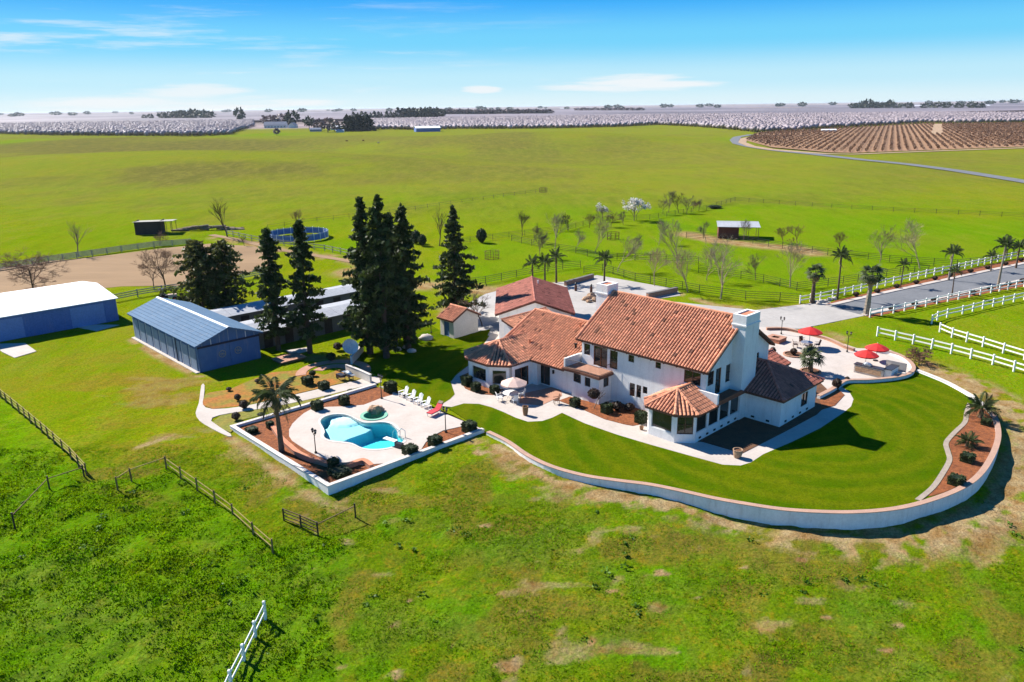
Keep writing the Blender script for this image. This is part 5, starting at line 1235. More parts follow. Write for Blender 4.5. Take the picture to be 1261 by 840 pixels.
def palm(label, base, h, kind, seed, group=None, sc=1.0, nf=16, trunk='palmbark', tr=.19, upright=0.0, dry=3):
    r_ = random.Random(seed); t = thing('palm_tree', label, 'palm tree', base, 0, group); mb = MB()
    n = max(4, int(h / .22)); ln = r_.uniform(-.15, .15)
    mb.tube([(ln * (i / n) ** 2, 0, -.2 + (h + .2) * i / n) for i in range(n + 1)], [tr * sc * (1.35 - .5 * min(1, i / n * 1.6)) * (1.0 + .09 * (i % 2)) for i in range(n + 1)], 8)
    mb.build('trunk', M[trunk], t)
    for k in range(nf + dry):
        f = k / nf; a = k * 2.4 + r_.uniform(-.3, .3)
        if k >= nf: me = DRY[0 if kind == 'fan' else 1]; tilt = r_.uniform(.9, 1.35)
        elif kind == 'fan': me = FAN[k % 2]; tilt = -1.15 + 1.95 * f + r_.uniform(-.15, .15)
        else: me = FEA[min(2, int(f * 3))]; tilt = (-.95 - upright) + (1.2 + upright * .5) * f + r_.uniform(-.15, .15)
        o = link('frond', me, t, (ln, 0, h), 0, sc * r_.uniform(.85, 1.12)); o.rotation_euler = (r_.uniform(-.2, .2), tilt, a)
    return t
palm('tall drooping palm in the mulch bed of the pool terrace', P(347, 556, .1), 5.5, 'feather', 1, sc=1.1, nf=21, tr=.19, dry=6, upright=-.25)
PG = 'palms lining the driveway'
hh = lambda px, py, ty: H(px, py, ty)
for i, (px, py, ty, kd, sc, nf, tk, tr, lab) in enumerate((
        (1000, 373, 337, 'fan', 1.15, 15, 'palmbark', .26, 'fan palm with a thick trunk at the start of the driveway fence'),
        (1031, 367.5, 317, 'feather', .85, 14, 'palmbark', .17, 'tall slim palm with upswept fronds behind the start of the driveway fence'),
        (1067, 387, 339, 'fan', 1.35, 18, 'palmpale', .27, 'big fan palm where the driveway begins, by the end post of the near fence'),
        (1109, 353, 327, 'feather', .62, 11, 'palmbark', .14, 'small slim palm behind the far driveway fence'),
        (1168, 345, 313, 'feather', .85, 14, 'palmpale', .18, 'tall palm behind the far fence in the middle of the driveway'),
        (1172, 364.5, 335, 'feather', .62, 12, 'palmbark', .14, 'thin small palm on the near verge in the middle of the driveway'),
        (1228.5, 355, 304, 'feather', .9, 18, 'palmpale', .19, 'tall pale trunked palm on the near verge at the right edge'),
        (1220, 334, 316, 'feather', .62, 12, 'palmbark', .14, 'small palm behind the far fence beside the pale trunked palm'),
        (1251, 330, 306, 'feather', .85, 15, 'palmbark', .17, 'palm partly hidden behind the pale trunked palm at the right edge'))):
    palm(lab, P(px, py, .05), hh(px, py, ty), kd, 50 + i, PG, sc, nf, tk, tr, .35 if kd == 'feather' else 0, 1 if kd == 'feather' else 3)
BG_ = 'palms behind the garage'
for i, (px, py, ty, lab) in enumerate(((656, 350, 326, 'palm at the left of the three behind the garage roof'), (671, 350, 324, 'middle palm of the three behind the garage roof'),
                                      (685, 348, 317, 'taller palm at the right of the three behind the garage roof'), (744, 350, 320, 'lone palm at the edge of the pale court behind the house'))):
    palm(lab, P(px, py, .05), hh(px, py, ty), 'feather', 80 + i, BG_, .85, 13, 'palmbark', .17, .3, 1)
palm('short bushy palm in a ring on the right hand patio', P(998, 458, .1), 1.7, 'fan', 91, sc=1.0, nf=22, tr=.24, dry=0)
palm('low fan palm at the top of the curved mulch bed', P(1208, 514, .1), .8, 'feather', 92, sc=.8, nf=18, tr=.28, dry=2, upright=.2)
palm('dark squat palm in the middle of the curved mulch bed', P(1190, 549, .1), .35, 'feather', 93, sc=.52, nf=20, tr=.26, dry=0, upright=.2)

# ---- leafless trees
def branch_tree(r_, h, spread, levels, n0, clear, up=.3, taper=.62, curve=.25, fork=False):
    segs = []
    def grow(p, d, L_, r0, lev):
        n = 3 if lev > 0 else 4; pts = [p.copy()]; rad = [r0]
        for i in range(n):
            d = (d + Vector((r_.gauss(0, curve), r_.gauss(0, curve), r_.gauss(0, curve) * .5 + up * .25)) * .55).normalized()
            p = p + d * L_ / n; pts.append(p.copy()); rad.append(r0 * (1 - (i + 1) / n * (1 - taper)))
        segs.append((pts, rad, lev))
        if lev >= levels: return
        kids = n0 if lev == 0 else r_.choice((3, 3, 4, 5))
        for k in range(kids):
            i = r_.uniform(clear if lev == 0 else .3, 1.0) * n; j = min(int(i), n - 1); q = pts[j].lerp(pts[j + 1], i - j)
            a = k * 2.4 + r_.uniform(-.6, .6); tilt = spread * r_.uniform(.6, 1.25)
            ax = Vector((math.cos(a), math.sin(a), 0)); ax = (ax - d * ax.dot(d)); ax = ax.normalized() if ax.length > .01 else Vector((1, 0, 0))
            dd = (d * math.cos(tilt) + ax * math.sin(tilt)).normalized()
            grow(q, dd, L_ * r_.uniform(.5, .78) * (1.25 - .45 * i / n), max(rad[j] * r_.uniform(.45, .62), .012), lev + 1)
    grow(Vector((0, 0, -.2)), Vector((r_.gauss(0, .05), r_.gauss(0, .05), 1)), h, .034 * h ** .9, 0)
    return segs
def bare_tree(label, base, h, seed, group=None, bark='greybark', twig=None, trunkfrac=.5, spread=.6, levels=4, n0=6, clear=.45, buds=None, nb=0, bsize=.12, name='bare_tree', cat='bare tree', thick=1.0, up=.3):
    r_ = random.Random(seed); t = thing(name, label, cat, base, 0, group)
    segs = branch_tree(r_, h * trunkfrac, spread, levels, n0, clear, up)
    zt = max(p.z for s_ in segs for p in s_[0]); k = h / zt
    tm, bm = MB(), MB()
    for pts, rad, lev in segs:
        pts = [p * k for p in pts]; rad = [max(x * k * thick, .012) for x in rad]
        if lev == 0: tm.tube(pts, rad, 7)
        else: bm.tube(pts, rad, 5 if lev == 1 else 3, False)
    tm.build('trunk', M[bark], t); bm.build('branches', M[twig or bark], t)
    if buds:
        ends = [p * k for pts, rad, lev in segs if lev >= levels - 1 for p in pts[1:]]
        cen = [np.array(r_.choice(ends)) + np.array([r_.gauss(0, .15), r_.gauss(0, .15), r_.gauss(0, .15)]) * h / 6 for _ in range(nb)]
        leaves('blossom' if buds == 'blossom' else 'buds', cen, bsize, M[buds], seed, t)['kind'] = 'stuff'
    return t
def bt(label, px, py, top, seed, **k): return bare_tree(label, P(px, py), H(px, py, top), seed, **k)
bt('wide spreading leafless tree behind the white roofed workshop', 42, 364, 300, 1, bark='bark', twig='redtwig', trunkfrac=.36, spread=1.0, levels=5, n0=10, clear=.15, thick=1.0, up=.06)
bt('reddish leafless tree with a leaning stem beside the sand arena', 203, 357, 300, 2, bark='bark', twig='redtwig', trunkfrac=.40, spread=.75, levels=5, n0=8, clear=.2, up=.12)
bt('small leaning reddish leafless stem left of the arena tree', 190, 357, 318, 3, bark='bark', twig='redtwig', trunkfrac=.6, spread=.6, levels=4, n0=5, clear=.4)
bt('thin grey leafless tree at the back fence of the sand arena', 97, 316, 270, 4, bark='greybark', trunkfrac=.8, spread=.4, levels=3, n0=8, clear=.4)
bt('tall thin leafless tree left of the round pen', 280, 292, 240, 5, bark='bark', trunkfrac=.9, spread=.3, levels=3, n0=12, clear=.35)
bt('short leafless tree by the white path left of the round pen', 301, 303, 288, 6, bark='bark', trunkfrac=.6, spread=.5, levels=3, n0=6)
bt('pinkish leafless tree behind the round pen', 367, 284, 258, 7, bark='redtwig', trunkfrac=.6, spread=.5, levels=4, n0=7)
bt('bushy reddish shrub tree between the arena fence and the field shelter', 196, 303, 284, 8, bark='redtwig', trunkfrac=.4, spread=.8, levels=4, n0=8, clear=.2)
bt('tall leafless tree behind the single conifer by the shed', 541, 303, 252, 9, bark='bark', trunkfrac=.85, spread=.35, levels=3, n0=9)
bt('low leafless tree beside the cream shed wall', 594, 402, 357, 10, bark='bark', twig='greybark', trunkfrac=.45, spread=.7, levels=4, n0=6, clear=.35)
TG = 'leafless trees in the green paddocks'
for i, (px, py, tp, bk, fr_, sp_, lab, bd) in enumerate((
        (643, 291, 258, 'bark', .75, .45, 'dark leafless tree at the left end of the paddock tree line', None),
        (656, 300, 274, 'greybark', .7, .4, 'slight leafless sapling just right of the dark paddock tree', None),
        (683, 307, 259, 'palebark', .75, .4, 'tall pale leaning leafless tree in the left paddock', None),
        (699, 284, 262, 'bark', .6, .5, 'leafless tree left of the gap in the paddock tree line', None),
        (709, 310, 280, 'palebark', .7, .45, 'small pale leafless tree at the middle paddock fence', None),
        (733, 311, 268, 'palebark', .7, .45, 'pale leafless tree above the lone court palm', None),
        (737, 280, 254, 'greybark', .55, .55, 'grey leafless tree left of the white blossom in the tree line', None),
        (752, 280, 261, 'redtwig', .5, .6, 'small reddish leafless tree next to the small white blossom', None),
        (811, 302, 270, 'palebark', .75, .4, 'tall pale leafless tree in the middle of the paddocks', None),
        (806, 352, 303, 'palebark', .6, .5, 'pale leafless tree at the fence just behind the court', 'budleaf'),
        (823, 262, 234, 'greybark', .6, .5, 'grey leafless tree at the left of the far tree line pair', None),
        (845, 263, 240, 'greybark', .55, .55, 'grey leafless tree at the right of the far tree line pair', None),
        (847, 360, 300, 'palebark', .65, .5, 'pale budding tree right of the court by the pipe fence', 'budleaf'),
        (887, 368, 286, 'palebark', .5, .55, 'large white barked forked tree above the driveway court', 'budleaf'),
        (834, 330, 268, 'palebark', .7, .4, 'tall slender pale tree behind the court tree', 'budleaf'),
        (869, 300, 272, 'greybark', .7, .4, 'slim leafless tree left of the red brown shelter', None),
        (930, 345, 311, 'greybark', .6, .5, 'small leafless tree in the small paddock', None),
        (973, 354, 296, 'palebark', .55, .5, 'pale trunked tree in the small paddock near the fan palm', 'budleaf'),
        (981, 306, 276, 'redtwig', .55, .55, 'reddish leafless tree right of the red brown shelter', None),
        (1033, 312, 284, 'redtwig', .6, .5, 'faint reddish tree behind the slim driveway palm', None),
        (1083, 323, 276, 'greybark', .6, .45, 'slim leafless tree in the right paddock', 'budleaf'),
        (1133, 331, 268, 'palebark', .45, .6, 'wide pale budding tree in the right paddock', 'budleaf'),
        (965, 300, 279, 'redtwig', .6, .5, 'thin reddish tree beside the bare earth near the shelter', None),
        (665, 318, 284, 'greybark', .7, .4, 'thin grey sapling in the grass of the left paddock', None),
        (779, 312, 288, 'greybark', .6, .5, 'thin grey sapling in the grass of the middle paddock', None),
        (816, 264, 243, 'greybark', .5, .6, 'low grey tree at the left end of the far tree line', None),
        (836, 262, 236, 'bark', .55, .5, 'dark twiggy tree in the middle of the far tree line', None),
        (853, 260, 246, 'redtwig', .5, .6, 'short reddish tree near the right end of the far tree line', None),
        (862, 258, 244, 'greybark', .5, .55, 'last grey tree of the far tree line by the pasture corner', None),
        (768, 277, 259, 'greybark', .5, .6, 'grey twiggy tree between the two white flowering trees and the shelter', None),
        (726, 281, 262, 'redtwig', .5, .6, 'reddish twiggy tree in the tree line left of the flowering pair', None),
        (690, 285, 268, 'bark', .5, .6, 'dark twiggy tree in the left half of the tree line', None),
        (760, 335, 290, 'palebark', .7, .4, 'slender pale tree right of the lone court palm', 'budleaf'),
        (870, 345, 296, 'palebark', .65, .45, 'pale tree between the court trees and the large forked one', 'budleaf'),
        (915, 296, 270, 'greybark', .7, .4, 'slim grey tree just behind the red brown shelter', None))):
    bt(lab, px, py, tp, 100 + i, group=TG, bark=bk, twig=None, trunkfrac=fr_ * .9, spread=sp_ * .95, levels=4, n0=8, clear=.25, buds=bd, nb=700 if px == 1133 else 300, bsize=.07, thick=.8)
bt('white flowering tree in the far paddock tree line', 781, 272, 243, 140, bark='greybark', trunkfrac=.5, spread=.55, levels=4, n0=8, clear=.15, buds='blossom', nb=1300, bsize=.22, name='blossom_tree', cat='blossom tree')
bt('small white flowering tree left of the larger one in the tree line', 742, 272, 249, 141, bark='greybark', trunkfrac=.5, spread=.55, levels=4, n0=6, clear=.2, buds='blossom', nb=450, bsize=.17, name='blossom_tree', cat='blossom tree')

# ---- shrubs
def shrub_mesh(seed, m, boxy=True, n=420):
    r_ = np.random.default_rng(seed); th = r_.uniform(0, 6.283, n); ph = np.arccos(r_.uniform(-.25, 1, n)); e = .5 if boxy else 1.0
    f = lambda x: np.sign(x) * np.abs(x) ** e
    q = np.stack([f(np.sin(ph) * np.cos(th)), f(np.sin(ph) * np.sin(th)), .5 + .5 * f(np.cos(ph))], 1); q *= r_.uniform(.86, 1.03, n)[:, None] * np.array([.5, .5, 1])
    v, fc = leaf_quads(q, .075, seed); return np_mesh('foliage', v, fc, m, {'tone': ('FLOAT', 'FACE', r_.uniform(.55, 1.4, n))})
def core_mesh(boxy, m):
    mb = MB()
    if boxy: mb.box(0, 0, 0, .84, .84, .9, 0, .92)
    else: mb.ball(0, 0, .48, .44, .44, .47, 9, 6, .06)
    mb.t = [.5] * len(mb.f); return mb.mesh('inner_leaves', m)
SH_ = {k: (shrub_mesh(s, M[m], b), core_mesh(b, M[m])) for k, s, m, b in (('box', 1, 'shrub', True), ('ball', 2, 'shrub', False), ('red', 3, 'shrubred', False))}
def shrub(label, px, py, w, h, kind='box', group=None, z=.08, rz=SA, w2=None):
    b = P(px, py, z) if z is not None else P(px, py); t = thing('shrub', label, 'shrub', b, rz, group)
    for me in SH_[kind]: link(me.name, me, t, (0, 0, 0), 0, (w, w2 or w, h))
    return t
g1 = 'clipped shrubs round the pool terrace'
for px, py, w, h, lab in ((391, 504.5, 1.15, 1.0, 'clipped shrub at the left back corner of the pool deck'), (424, 498, 1.05, 1.0, 'clipped shrub in the middle of the mulch strip behind the pool'),
                          (481, 482, 1.3, 1.15, 'dark clipped shrub by the lamp at the back corner of the pool deck'), (505, 559, 1.3, .85, 'low clipped shrub beside the diving board'),
                          (536, 549, 1.2, 1.0, 'clipped shrub in the triangular mulch bed, nearest the pool'), (578, 531, 1.3, 1.0, 'clipped shrub in the right corner of the pool terrace'),
                          (310, 532, 1.1, .5, 'low dark shrub in the left corner of the pool terrace'), (333, 527, .7, .7, 'small dark shrub beside the planter kerb by the palm'),
                          (411, 576, .9, .9, 'dark shrub against the planter kerb where the palm shadow falls'), (418, 584, 1.7, .5, 'low spreading dark shrub in the front corner of the pool terrace')):
    shrub(lab, px, py, w, h, 'box', g1)
g2 = 'shrubs on the bank left of the pool'
for px, py, w, h, k, lab in ((301, 503, 1.0, .9, 'red', 'dark round shrub beside the garden path on the orange bank'), (293, 493, .7, .7, 'red', 'smaller dark shrub uphill of the round one on the orange bank'),
                             (335, 491, 1.0, 1.1, 'ball', 'dark shrub half hidden by the pool palm fronds'), (379, 473, 1.2, .95, 'box', 'left of two clipped shrubs on the grassy part of the bank'),
                             (399, 479, 1.15, .9, 'box', 'right of two clipped shrubs on the grassy part of the bank'), (291, 517, .85, .8, 'red', 'dark shrub between the garden path and the pool wall'),
                             (322, 512, .8, .35, 'ball', 'low green shrub at the path edge by the pool wall'), (282, 481, .6, .4, 'red', 'tiny dark shrub on the upper edge of the orange bank, left'),
                             (317, 471, .6, .4, 'red', 'tiny dark shrub on the upper edge of the orange bank, right'), (408, 444, 1.2, 1.0, 'ball', 'yellowish bush behind the brick circle'),
                             (416, 431, 1.1, 1.0, 'red', 'dark bush in the shade left of the satellite dish'), (424, 429, .8, .7, 'red', 'small dark bush directly left of the satellite dish'),
                             (385, 463, .8, .7, 'ball', 'pale green bush in front of the brick circle'), (404, 490, .8, .25, 'ball', 'low ground shrub at the garden path edge'), (432, 482, .8, .25, 'ball', 'second low ground shrub at the garden path edge')):
    shrub(lab, px, py, w, h, k, g2)
g3 = 'clipped shrubs along the house front'
for px, py, w, h, k, lab in ((586, 481, 1.0, .95, 'box', 'clipped shrub under the first window of the round room'), (575, 474, 1.1, 1.1, 'box', 'dark clipped shrub at the left side of the round room'),
                             (609, 484, .95, .9, 'box', 'clipped shrub under the second window of the round room'), (708, 500, 1.0, .9, 'box', 'clipped round shrub at the corner of the entrance wall'),
                             (747, 508, 1.1, 1.0, 'box', 'clipped shrub in the middle of the front mulch bed'), (789, 520, 1.1, 1.15, 'box', 'clipped shrub by the corner of the glazed bay'),
                             (760, 505, 1.2, .9, 'red', 'dark low bush in shade against the front wall'), (775, 506, 1.1, .8, 'red', 'second dark low bush in shade against the front wall')):
    shrub(lab, px, py, w, h, k, g3, .08)
g4 = 'shrubs in the curved mulch bed'
for px, py, w, h, k, lab in ((1191, 568, 1.15, .75, 'box', 'square clipped shrub in the curved bed below the dark palm'), (1177, 596, 1.25, .75, 'box', 'square clipped shrub at the lower end of the curved bed'),
                             (1214, 523, .9, .6, 'box', 'small shrub beside the top palm of the curved bed')): shrub(lab, px, py, w, h, k, g4)
g5 = 'round shrubs of the right hand patio'
for px, py, w, h, k, lab in ((977, 437, .85, .85, 'red', 'dark round shrub in a ring on the patio'), (1030, 479, 1.0, 1.2, 'red', 'dark bush at the steps by the patio wall'), (1043, 470, .5, .6, 'red', 'small rust coloured bush beside the patio steps'),
                             (951, 440, .8, 1.3, 'red', 'dark bush against the house corner by the patio')): shrub(lab, px, py, w, h, k, g5)
g6 = 'dark shrubs in the roadside mulch'
for i, (px, py, near_) in enumerate([(1054, 365, 0), (1080, 361, 0), (1104, 355, 0), (1128, 350, 0), (1151, 345, 0), (1170, 341, 0), (1195, 336, 0), (1216, 332, 0), (1238, 327, 0), (1257, 322, 0),
                                    (1098, 383, 1), (1126, 377, 1), (1150, 372, 1), (1198, 363, 1), (1219, 358, 1), (1242, 352, 1), (1259, 348, 1)]):
    shrub(ORD[i - 10 * near_] + ' dark shrub from the left in the mulch ' + ('on the near side of the driveway' if near_ else 'on the far side of the driveway'), px, py, .95, .75, 'red', g6 + (' near side' if near_ else ' far side'), .03)
bt('low tangled brown bush outside the end of the patio wall', 1131, 449, 427, 150, bark='redtwig', trunkfrac=.35, spread=.95, levels=4, n0=10, clear=.1, name='bare_bush', cat='bush')
t = bare_tree('small clipped round tree against the entrance wall', P(731, 503, .05), 2.1, 151, trunkfrac=.6, levels=2, n0=5, clear=.7, name='topiary_tree', cat='topiary')
for me in SH_['red']: link('crown' if me.name.startswith('foliage') else 'inner_leaves', me, t, (0, 0, 1.05), 0, (1.25, 1.25, 1.1))
# hedge bushes along the far paddock line
g7 = 'small dark evergreens along the paddock fence'
for i, (px, py, w, h, lab) in enumerate(((512, 300, 2.5, 3, 'small dark evergreen bush left of the single conifer, farther one'), (593, 299, 2.4, 3.2, 'small conical evergreen at the left paddock corner'),
                                     (520, 303, 2, 2.6, 'small dark evergreen bush left of the single conifer, nearer one'), (880, 256.5, 4, .9, 'low dark hedge bush at the far pasture corner'))):
    shrub(lab, px, py, w, h, 'ball', g7, 0, 0)
# ---- grass tufts and weeds in the near pasture
n = 120000; x = rng.uniform(-52, 62, n); y = rng.uniform(34, 66, n)
ok = np.ones(n, bool)
for pl in YARDS: ok &= ~inpoly(x, y, grow(pl, .7))
dw = dist_line(x, y, WALL); ok &= dw > .5
lm = inpoly(x, y, LUSH); den = fbm(x * .35, y * .35, 61, 4); ok &= (den + .05 * lm > rng.uniform(.3, .75, n))
dd_ = np.exp(-((dw - 2.2) / 2.2) ** 2); ok &= rng.random(n) > dd_ * 1.1
x, y, lm, den = x[ok], y[ok], lm[ok], den[ok]; n = len(x)
ix_ = np.clip(np.searchsorted(gx, x) - 1, 0, len(gx) - 2); iy_ = np.clip(np.searchsorted(gy, y) - 1, 0, len(gy) - 2)
fx = (x - gx[ix_]) / (gx[ix_ + 1] - gx[ix_]); fy = (y - gy[iy_]) / (gy[iy_ + 1] - gy[iy_])
z = (GZ2[iy_, ix_] * (1 - fx) + GZ2[iy_, ix_ + 1] * fx) * (1 - fy) + (GZ2[iy_ + 1, ix_] * (1 - fx) + GZ2[iy_ + 1, ix_ + 1] * fx) * fy
dirt = cover[iy_, ix_, 0]; k_ = dirt < rng.uniform(.15, .6, n); x, y, z, lm, den = x[k_], y[k_], z[k_], lm[k_], den[k_]; n = len(x)
B = 4; bx_ = np.repeat(np.stack([x, y, z], 1), B, 0); m_ = len(bx_); an = rng.uniform(0, 6.283, m_)
hgt = np.repeat(rng.uniform(.05, .10, n) * (1 + .4 * lm) * (.6 + den), B) * rng.uniform(.7, 1.3, m_); wd_ = rng.uniform(.022, .048, m_) * (1 + .5 * np.repeat(lm, B))
ca, sa_ = np.cos(an), np.sin(an); off = rng.normal(0, .10, (m_, 2)); bx_[:, :2] += off
v0 = bx_ + np.stack([ca * wd_, sa_ * wd_, -.03 + 0 * ca], 1); v1 = bx_ - np.stack([ca * wd_, sa_ * wd_, .03 + 0 * ca], 1); ln = rng.uniform(.6, 1.5, m_) * hgt
v2 = bx_ + np.stack([-sa_ * ln, ca * ln, hgt], 1)
vv = np.stack([v0, v1, v2], 1).reshape(-1, 3); me = np_mesh('grass_tufts', vv, np.arange(m_ * 3).reshape(-1, 3), M['tuft'], {'tone': ('FLOAT', 'FACE', np.repeat(rng.uniform(.6, 1.4, n), B))})
tag(link('grass_tufts', me), 'short uneven grass tufts over the near pasture', 'grass', kind='stuff')
n = 330; x = rng.uniform(-50, 60, n); y = rng.uniform(35, 60, n); ok = fbm(x * .15, y * .15, 71, 3) > .47
for pl in YARDS: ok &= ~inpoly(x, y, grow(pl, .8))
ok &= dist_line(x, y, WALL) > 1; x, y = x[ok], y[ok]; cen = []
for a, b in zip(x, y):
    rr_ = rng.uniform(.15, .42); q = rng.normal(0, 1, (16, 3)) * np.array([rr_, rr_, .07]) * .55; q[:, 2] = np.abs(q[:, 2]) + float(ground(a, b)) + .1; q[:, 0] += a; q[:, 1] += b; cen.append(q)
cen = np.concatenate(cen); me = leaves('weeds', cen, .12, M['weed'], 77, None, flat=.5)
tag(link('weeds', me), 'dark broad leaved weed clumps scattered through the near pasture', 'weeds', kind='stuff')
# ------------------------------------------------------------------ lamps
def lamp(label, px, py, top, group='lamp posts', double=True, z=.1):
    b = P(px, py, z); h = H(px, py, top); t = thing('lamp_post', label, 'lamp post', b, SA, group)
    mb = MB(); mb.lathe([(.13, 0), (.13, .12), (.05, .2), (.04, h - .45)], 0, 0, 8); mb.build('post', M['iron'], t)
    for s_ in ((-.24, .24) if double else (0,)):
        if double:
            mb = MB(); mb.tube([(0, 0, h - .6), (s_ * .6, 0, h - .62), (s_, 0, h - .45)], .025, 5); mb.build('arm', M['iron'], t)
        mb = MB(); mb.lathe([(.07, h - .45), (.13, h - .15), (.15, h - .14), (.03, h)], s_, 0, 6); l_ = mb.build('lantern', M['iron'], t)
        mb = MB(); mb.lathe([(.075, h - .41), (.125, h - .18)], s_, 0, 6); mb.build('glass', M['palestone'], l_)
    return t
lamp('double headed lamp post at the left front of the pool deck', 389, 558, 528)
lamp('lamp post in the mulch at the back corner of the pool', 470, 491, 461)
lamp('lamp post in the triangular bed beside the red lounger', 549, 532, 501)
lamp('lamp post at the driveway corner of the right patio', 962, 411, 390)
lamp('lamp post behind the seat wall near the red umbrellas', 1043, 433, 408)
for lab, px, py, tp in (('lamp by the dirt drive beside the small cream shed', 531, 410, 393),): lamp(lab, px, py, tp, 'lamp posts', False)
# ------------------------------------------------------------------ white garden chairs
def slat_chair():
    t = thing('garden_chair', 'x', 'chair', (0, 0, 0), 0, 'white slatted garden chairs by the pool')
    for k in range(5):
        mb = MB(); mb.box(0, -.34 + k * .13, .34 - k * .012, .56, .10, .03); mb.build('seat_slat', M['whitepaint'], t)
    for k in range(5):
        x_ = -.24 + k * .12; hh_ = .95 + .06 * (2 - abs(k - 2)); mb = MB(); mb.slab([(x_ - .05, .26, .3), (x_ + .05, .26, .3), (x_ + .05, .55, hh_), (x_ - .05, .55, hh_)], .03); mb.build('back_slat', M['whitepaint'], t)
    for s_ in (-.33, .33):
        mb = MB(); mb.box(s_, -.05, .55, .13, .75, .03); mb.build('armrest', M['whitepaint'], t)
        for y_ in (-.36, .3): mb = MB(); mb.box(s_, y_, 0, .07, .07, .56); mb.build('leg', M['whitepaint'], t)
    return t
def copy_tree(o, loc, rz, label=None, group=None):
    c = o.copy(); COL.objects.link(c); c.location = tuple(map(float, loc)); c.rotation_euler = (0, 0, rz)
    if label: c['label'] = label
    if group: c['group'] = group
    for ch in o.children:
        k = ch.copy(); COL.objects.link(k); k.parent = c
        for g_ in ch.children: q_ = g_.copy(); COL.objects.link(q_); q_.parent = k
    return c
ch0 = slat_chair(); face = SA
for i, (px, py, lab) in enumerate(((497, 488, 'white slatted chair at the left end of the poolside row'), (506, 492.5, 'white slatted chair second from the left in the poolside row'),
                                   (515, 497, 'white slatted chair third in the poolside row'), (524, 501.5, 'white slatted chair at the right end of the poolside row'))):
    b = P(px, py, .12)
    if i == 0: ch0.location = tuple(b); ch0.rotation_euler = (0, 0, face); ch0['label'] = lab
    else: copy_tree(ch0, b, face + random.uniform(-.15, .15), lab)
b = P(528, 504, .12); t = thing('side_table', 'small low table past the right end of the white chairs', 'table', b, SA)
mb = MB(); mb.box(0, 0, .38, .5, .5, .04); mb.build('tabletop', M['palestone'], t)
for s_ in (-1, 1):
    for q_ in (-1, 1): mb = MB(); mb.box(s_ * .2, q_ * .2, 0, .05, .05, .38); mb.build('leg', M['whitepaint'], t)
# red lounger
b = P(536, 510, .12); c = P(543, 506.5, .12); t = thing('sun_lounger', 'red cushioned sun lounger on the pool deck by the lawn edge', 'sun lounger', b, math.atan2(c[1] - b[1], c[0] - b[0]))
mb = MB()
for s_ in (-.3, .3): mb.box(-.2, s_, .3, 1.5, .05, .05)
mb.build('frame', M['whitepaint'], t)
for x_ in (-.85, .45):
    for s_ in (-.3, .3): mb = MB(); mb.box(x_, s_, 0, .05, .05, .32); mb.build('leg', M['whitepaint'], t)
mb = MB(); mb.slab([(-.95, -.34, .45), (.35, -.34, .45), (.35, .34, .45), (-.95, .34, .45)], .1); mb.build('seat_cushion', M['redpad'], t)
mb = MB(); mb.slab([(.36, -.34, .45), (.95, -.34, 1.0), (.95, .34, 1.0), (.36, .34, .45)], .1); mb.build('back_cushion', M['redpad'], t)
mb = MB(); mb.slab([(.8, -.28, .92), (1.02, -.28, 1.12), (1.02, .28, 1.12), (.8, .28, .92)], .05); mb.build('headrest', M['frame_b'], t)
# ------------------------------------------------------------------ parasols and tables
def parasol(label, base, h, rad, m, group=None, n=8, closed=False):
    t = thing('parasol', label, 'parasol', base, .3, group)
    mb = MB(); mb.tube([(0, 0, 0), (0, 0, h + .12)], .035, 6); mb.build('pole', M['frame_w'], t)
    mb = MB(); mb.lathe([(.3, 0), (.3, .06), (.06, .12)], 0, 0, 10); mb.build('base', M['iron'], t)
    ang = [2 * math.pi * k / n for k in range(n)]; zr_ = rad * .42
    for k in range(n):
        a, b = ang[k], ang[(k + 1) % n]; mb = MB(); am = (a + b) / 2 if b > a else a + math.pi / n
        tip = (0, 0, h + .02); e0 = (rad * math.cos(a), rad * math.sin(a), h - zr_); e1 = (rad * math.cos(b), rad * math.sin(b), h - zr_)
        m0 = (rad * .5 * math.cos(a), rad * .5 * math.sin(a), h - zr_ * .42); m1 = (rad * .5 * math.cos(b), rad * .5 * math.sin(b), h - zr_ * .42); me_ = (rad * .95 * math.cos(am), rad * .95 * math.sin(am), h - zr_ - .02)
        mb.q(tip, m0, m1); mb.q(m0, e0, me_, e1, m1); mb.q(e0, (e0[0], e0[1], e0[2] - .13), (me_[0], me_[1], me_[2] - .14), (e1[0], e1[1], e1[2] - .13), e1, me_)
        mb.build('canopy_panel', M[m], t)
        mb = MB(); mb.tube([(0, 0, h - .1), (e0[0] * .98, e0[1] * .98, e0[2] - .03)], .012, 4); mb.build('rib', M['frame_w'], t)
    return t
UG = 'red parasols on the right patio'
parasol('faded pink parasol over the white table by the house terrace', P(633, 491, .06), H(633, 491, 465), 1.45, 'pink')
parasol('red parasol over the patio dining table, far one by the seat wall', P(996, 427, .06), H(996, 427, 402.5), 1.5, 'red', UG)
parasol('red parasol behind the outdoor kitchen, right of a pair', P(1078, 444, .06), H(1078, 444, 423), 1.35, 'red', UG)
parasol('red parasol in front of the outdoor kitchen, left of a pair', P(1065, 453, .06), H(1065, 453, 431), 1.35, 'red', UG)
def round_table(label, base, rad, top, h=.74):
    t = thing('round_table', label, 'table', base); mb = MB(); mb.lathe([(rad - .02, h - .04), (rad, h - .03), (rad, h), (rad - .03, h + .01)], 0, 0, 20); mb.build('tabletop', M[top], t)
    for k in range(4):
        a = k * math.pi / 2 + .4; mb = MB(); mb.tube([(rad * .7 * math.cos(a), rad * .7 * math.sin(a), 0), (rad * .25 * math.cos(a), rad * .25 * math.sin(a), .4), (rad * .6 * math.cos(a), rad * .6 * math.sin(a), h - .03)], .025, 5); mb.build('leg', M['iron' if top == 'dark' else 'whitepaint'], t)
    return t
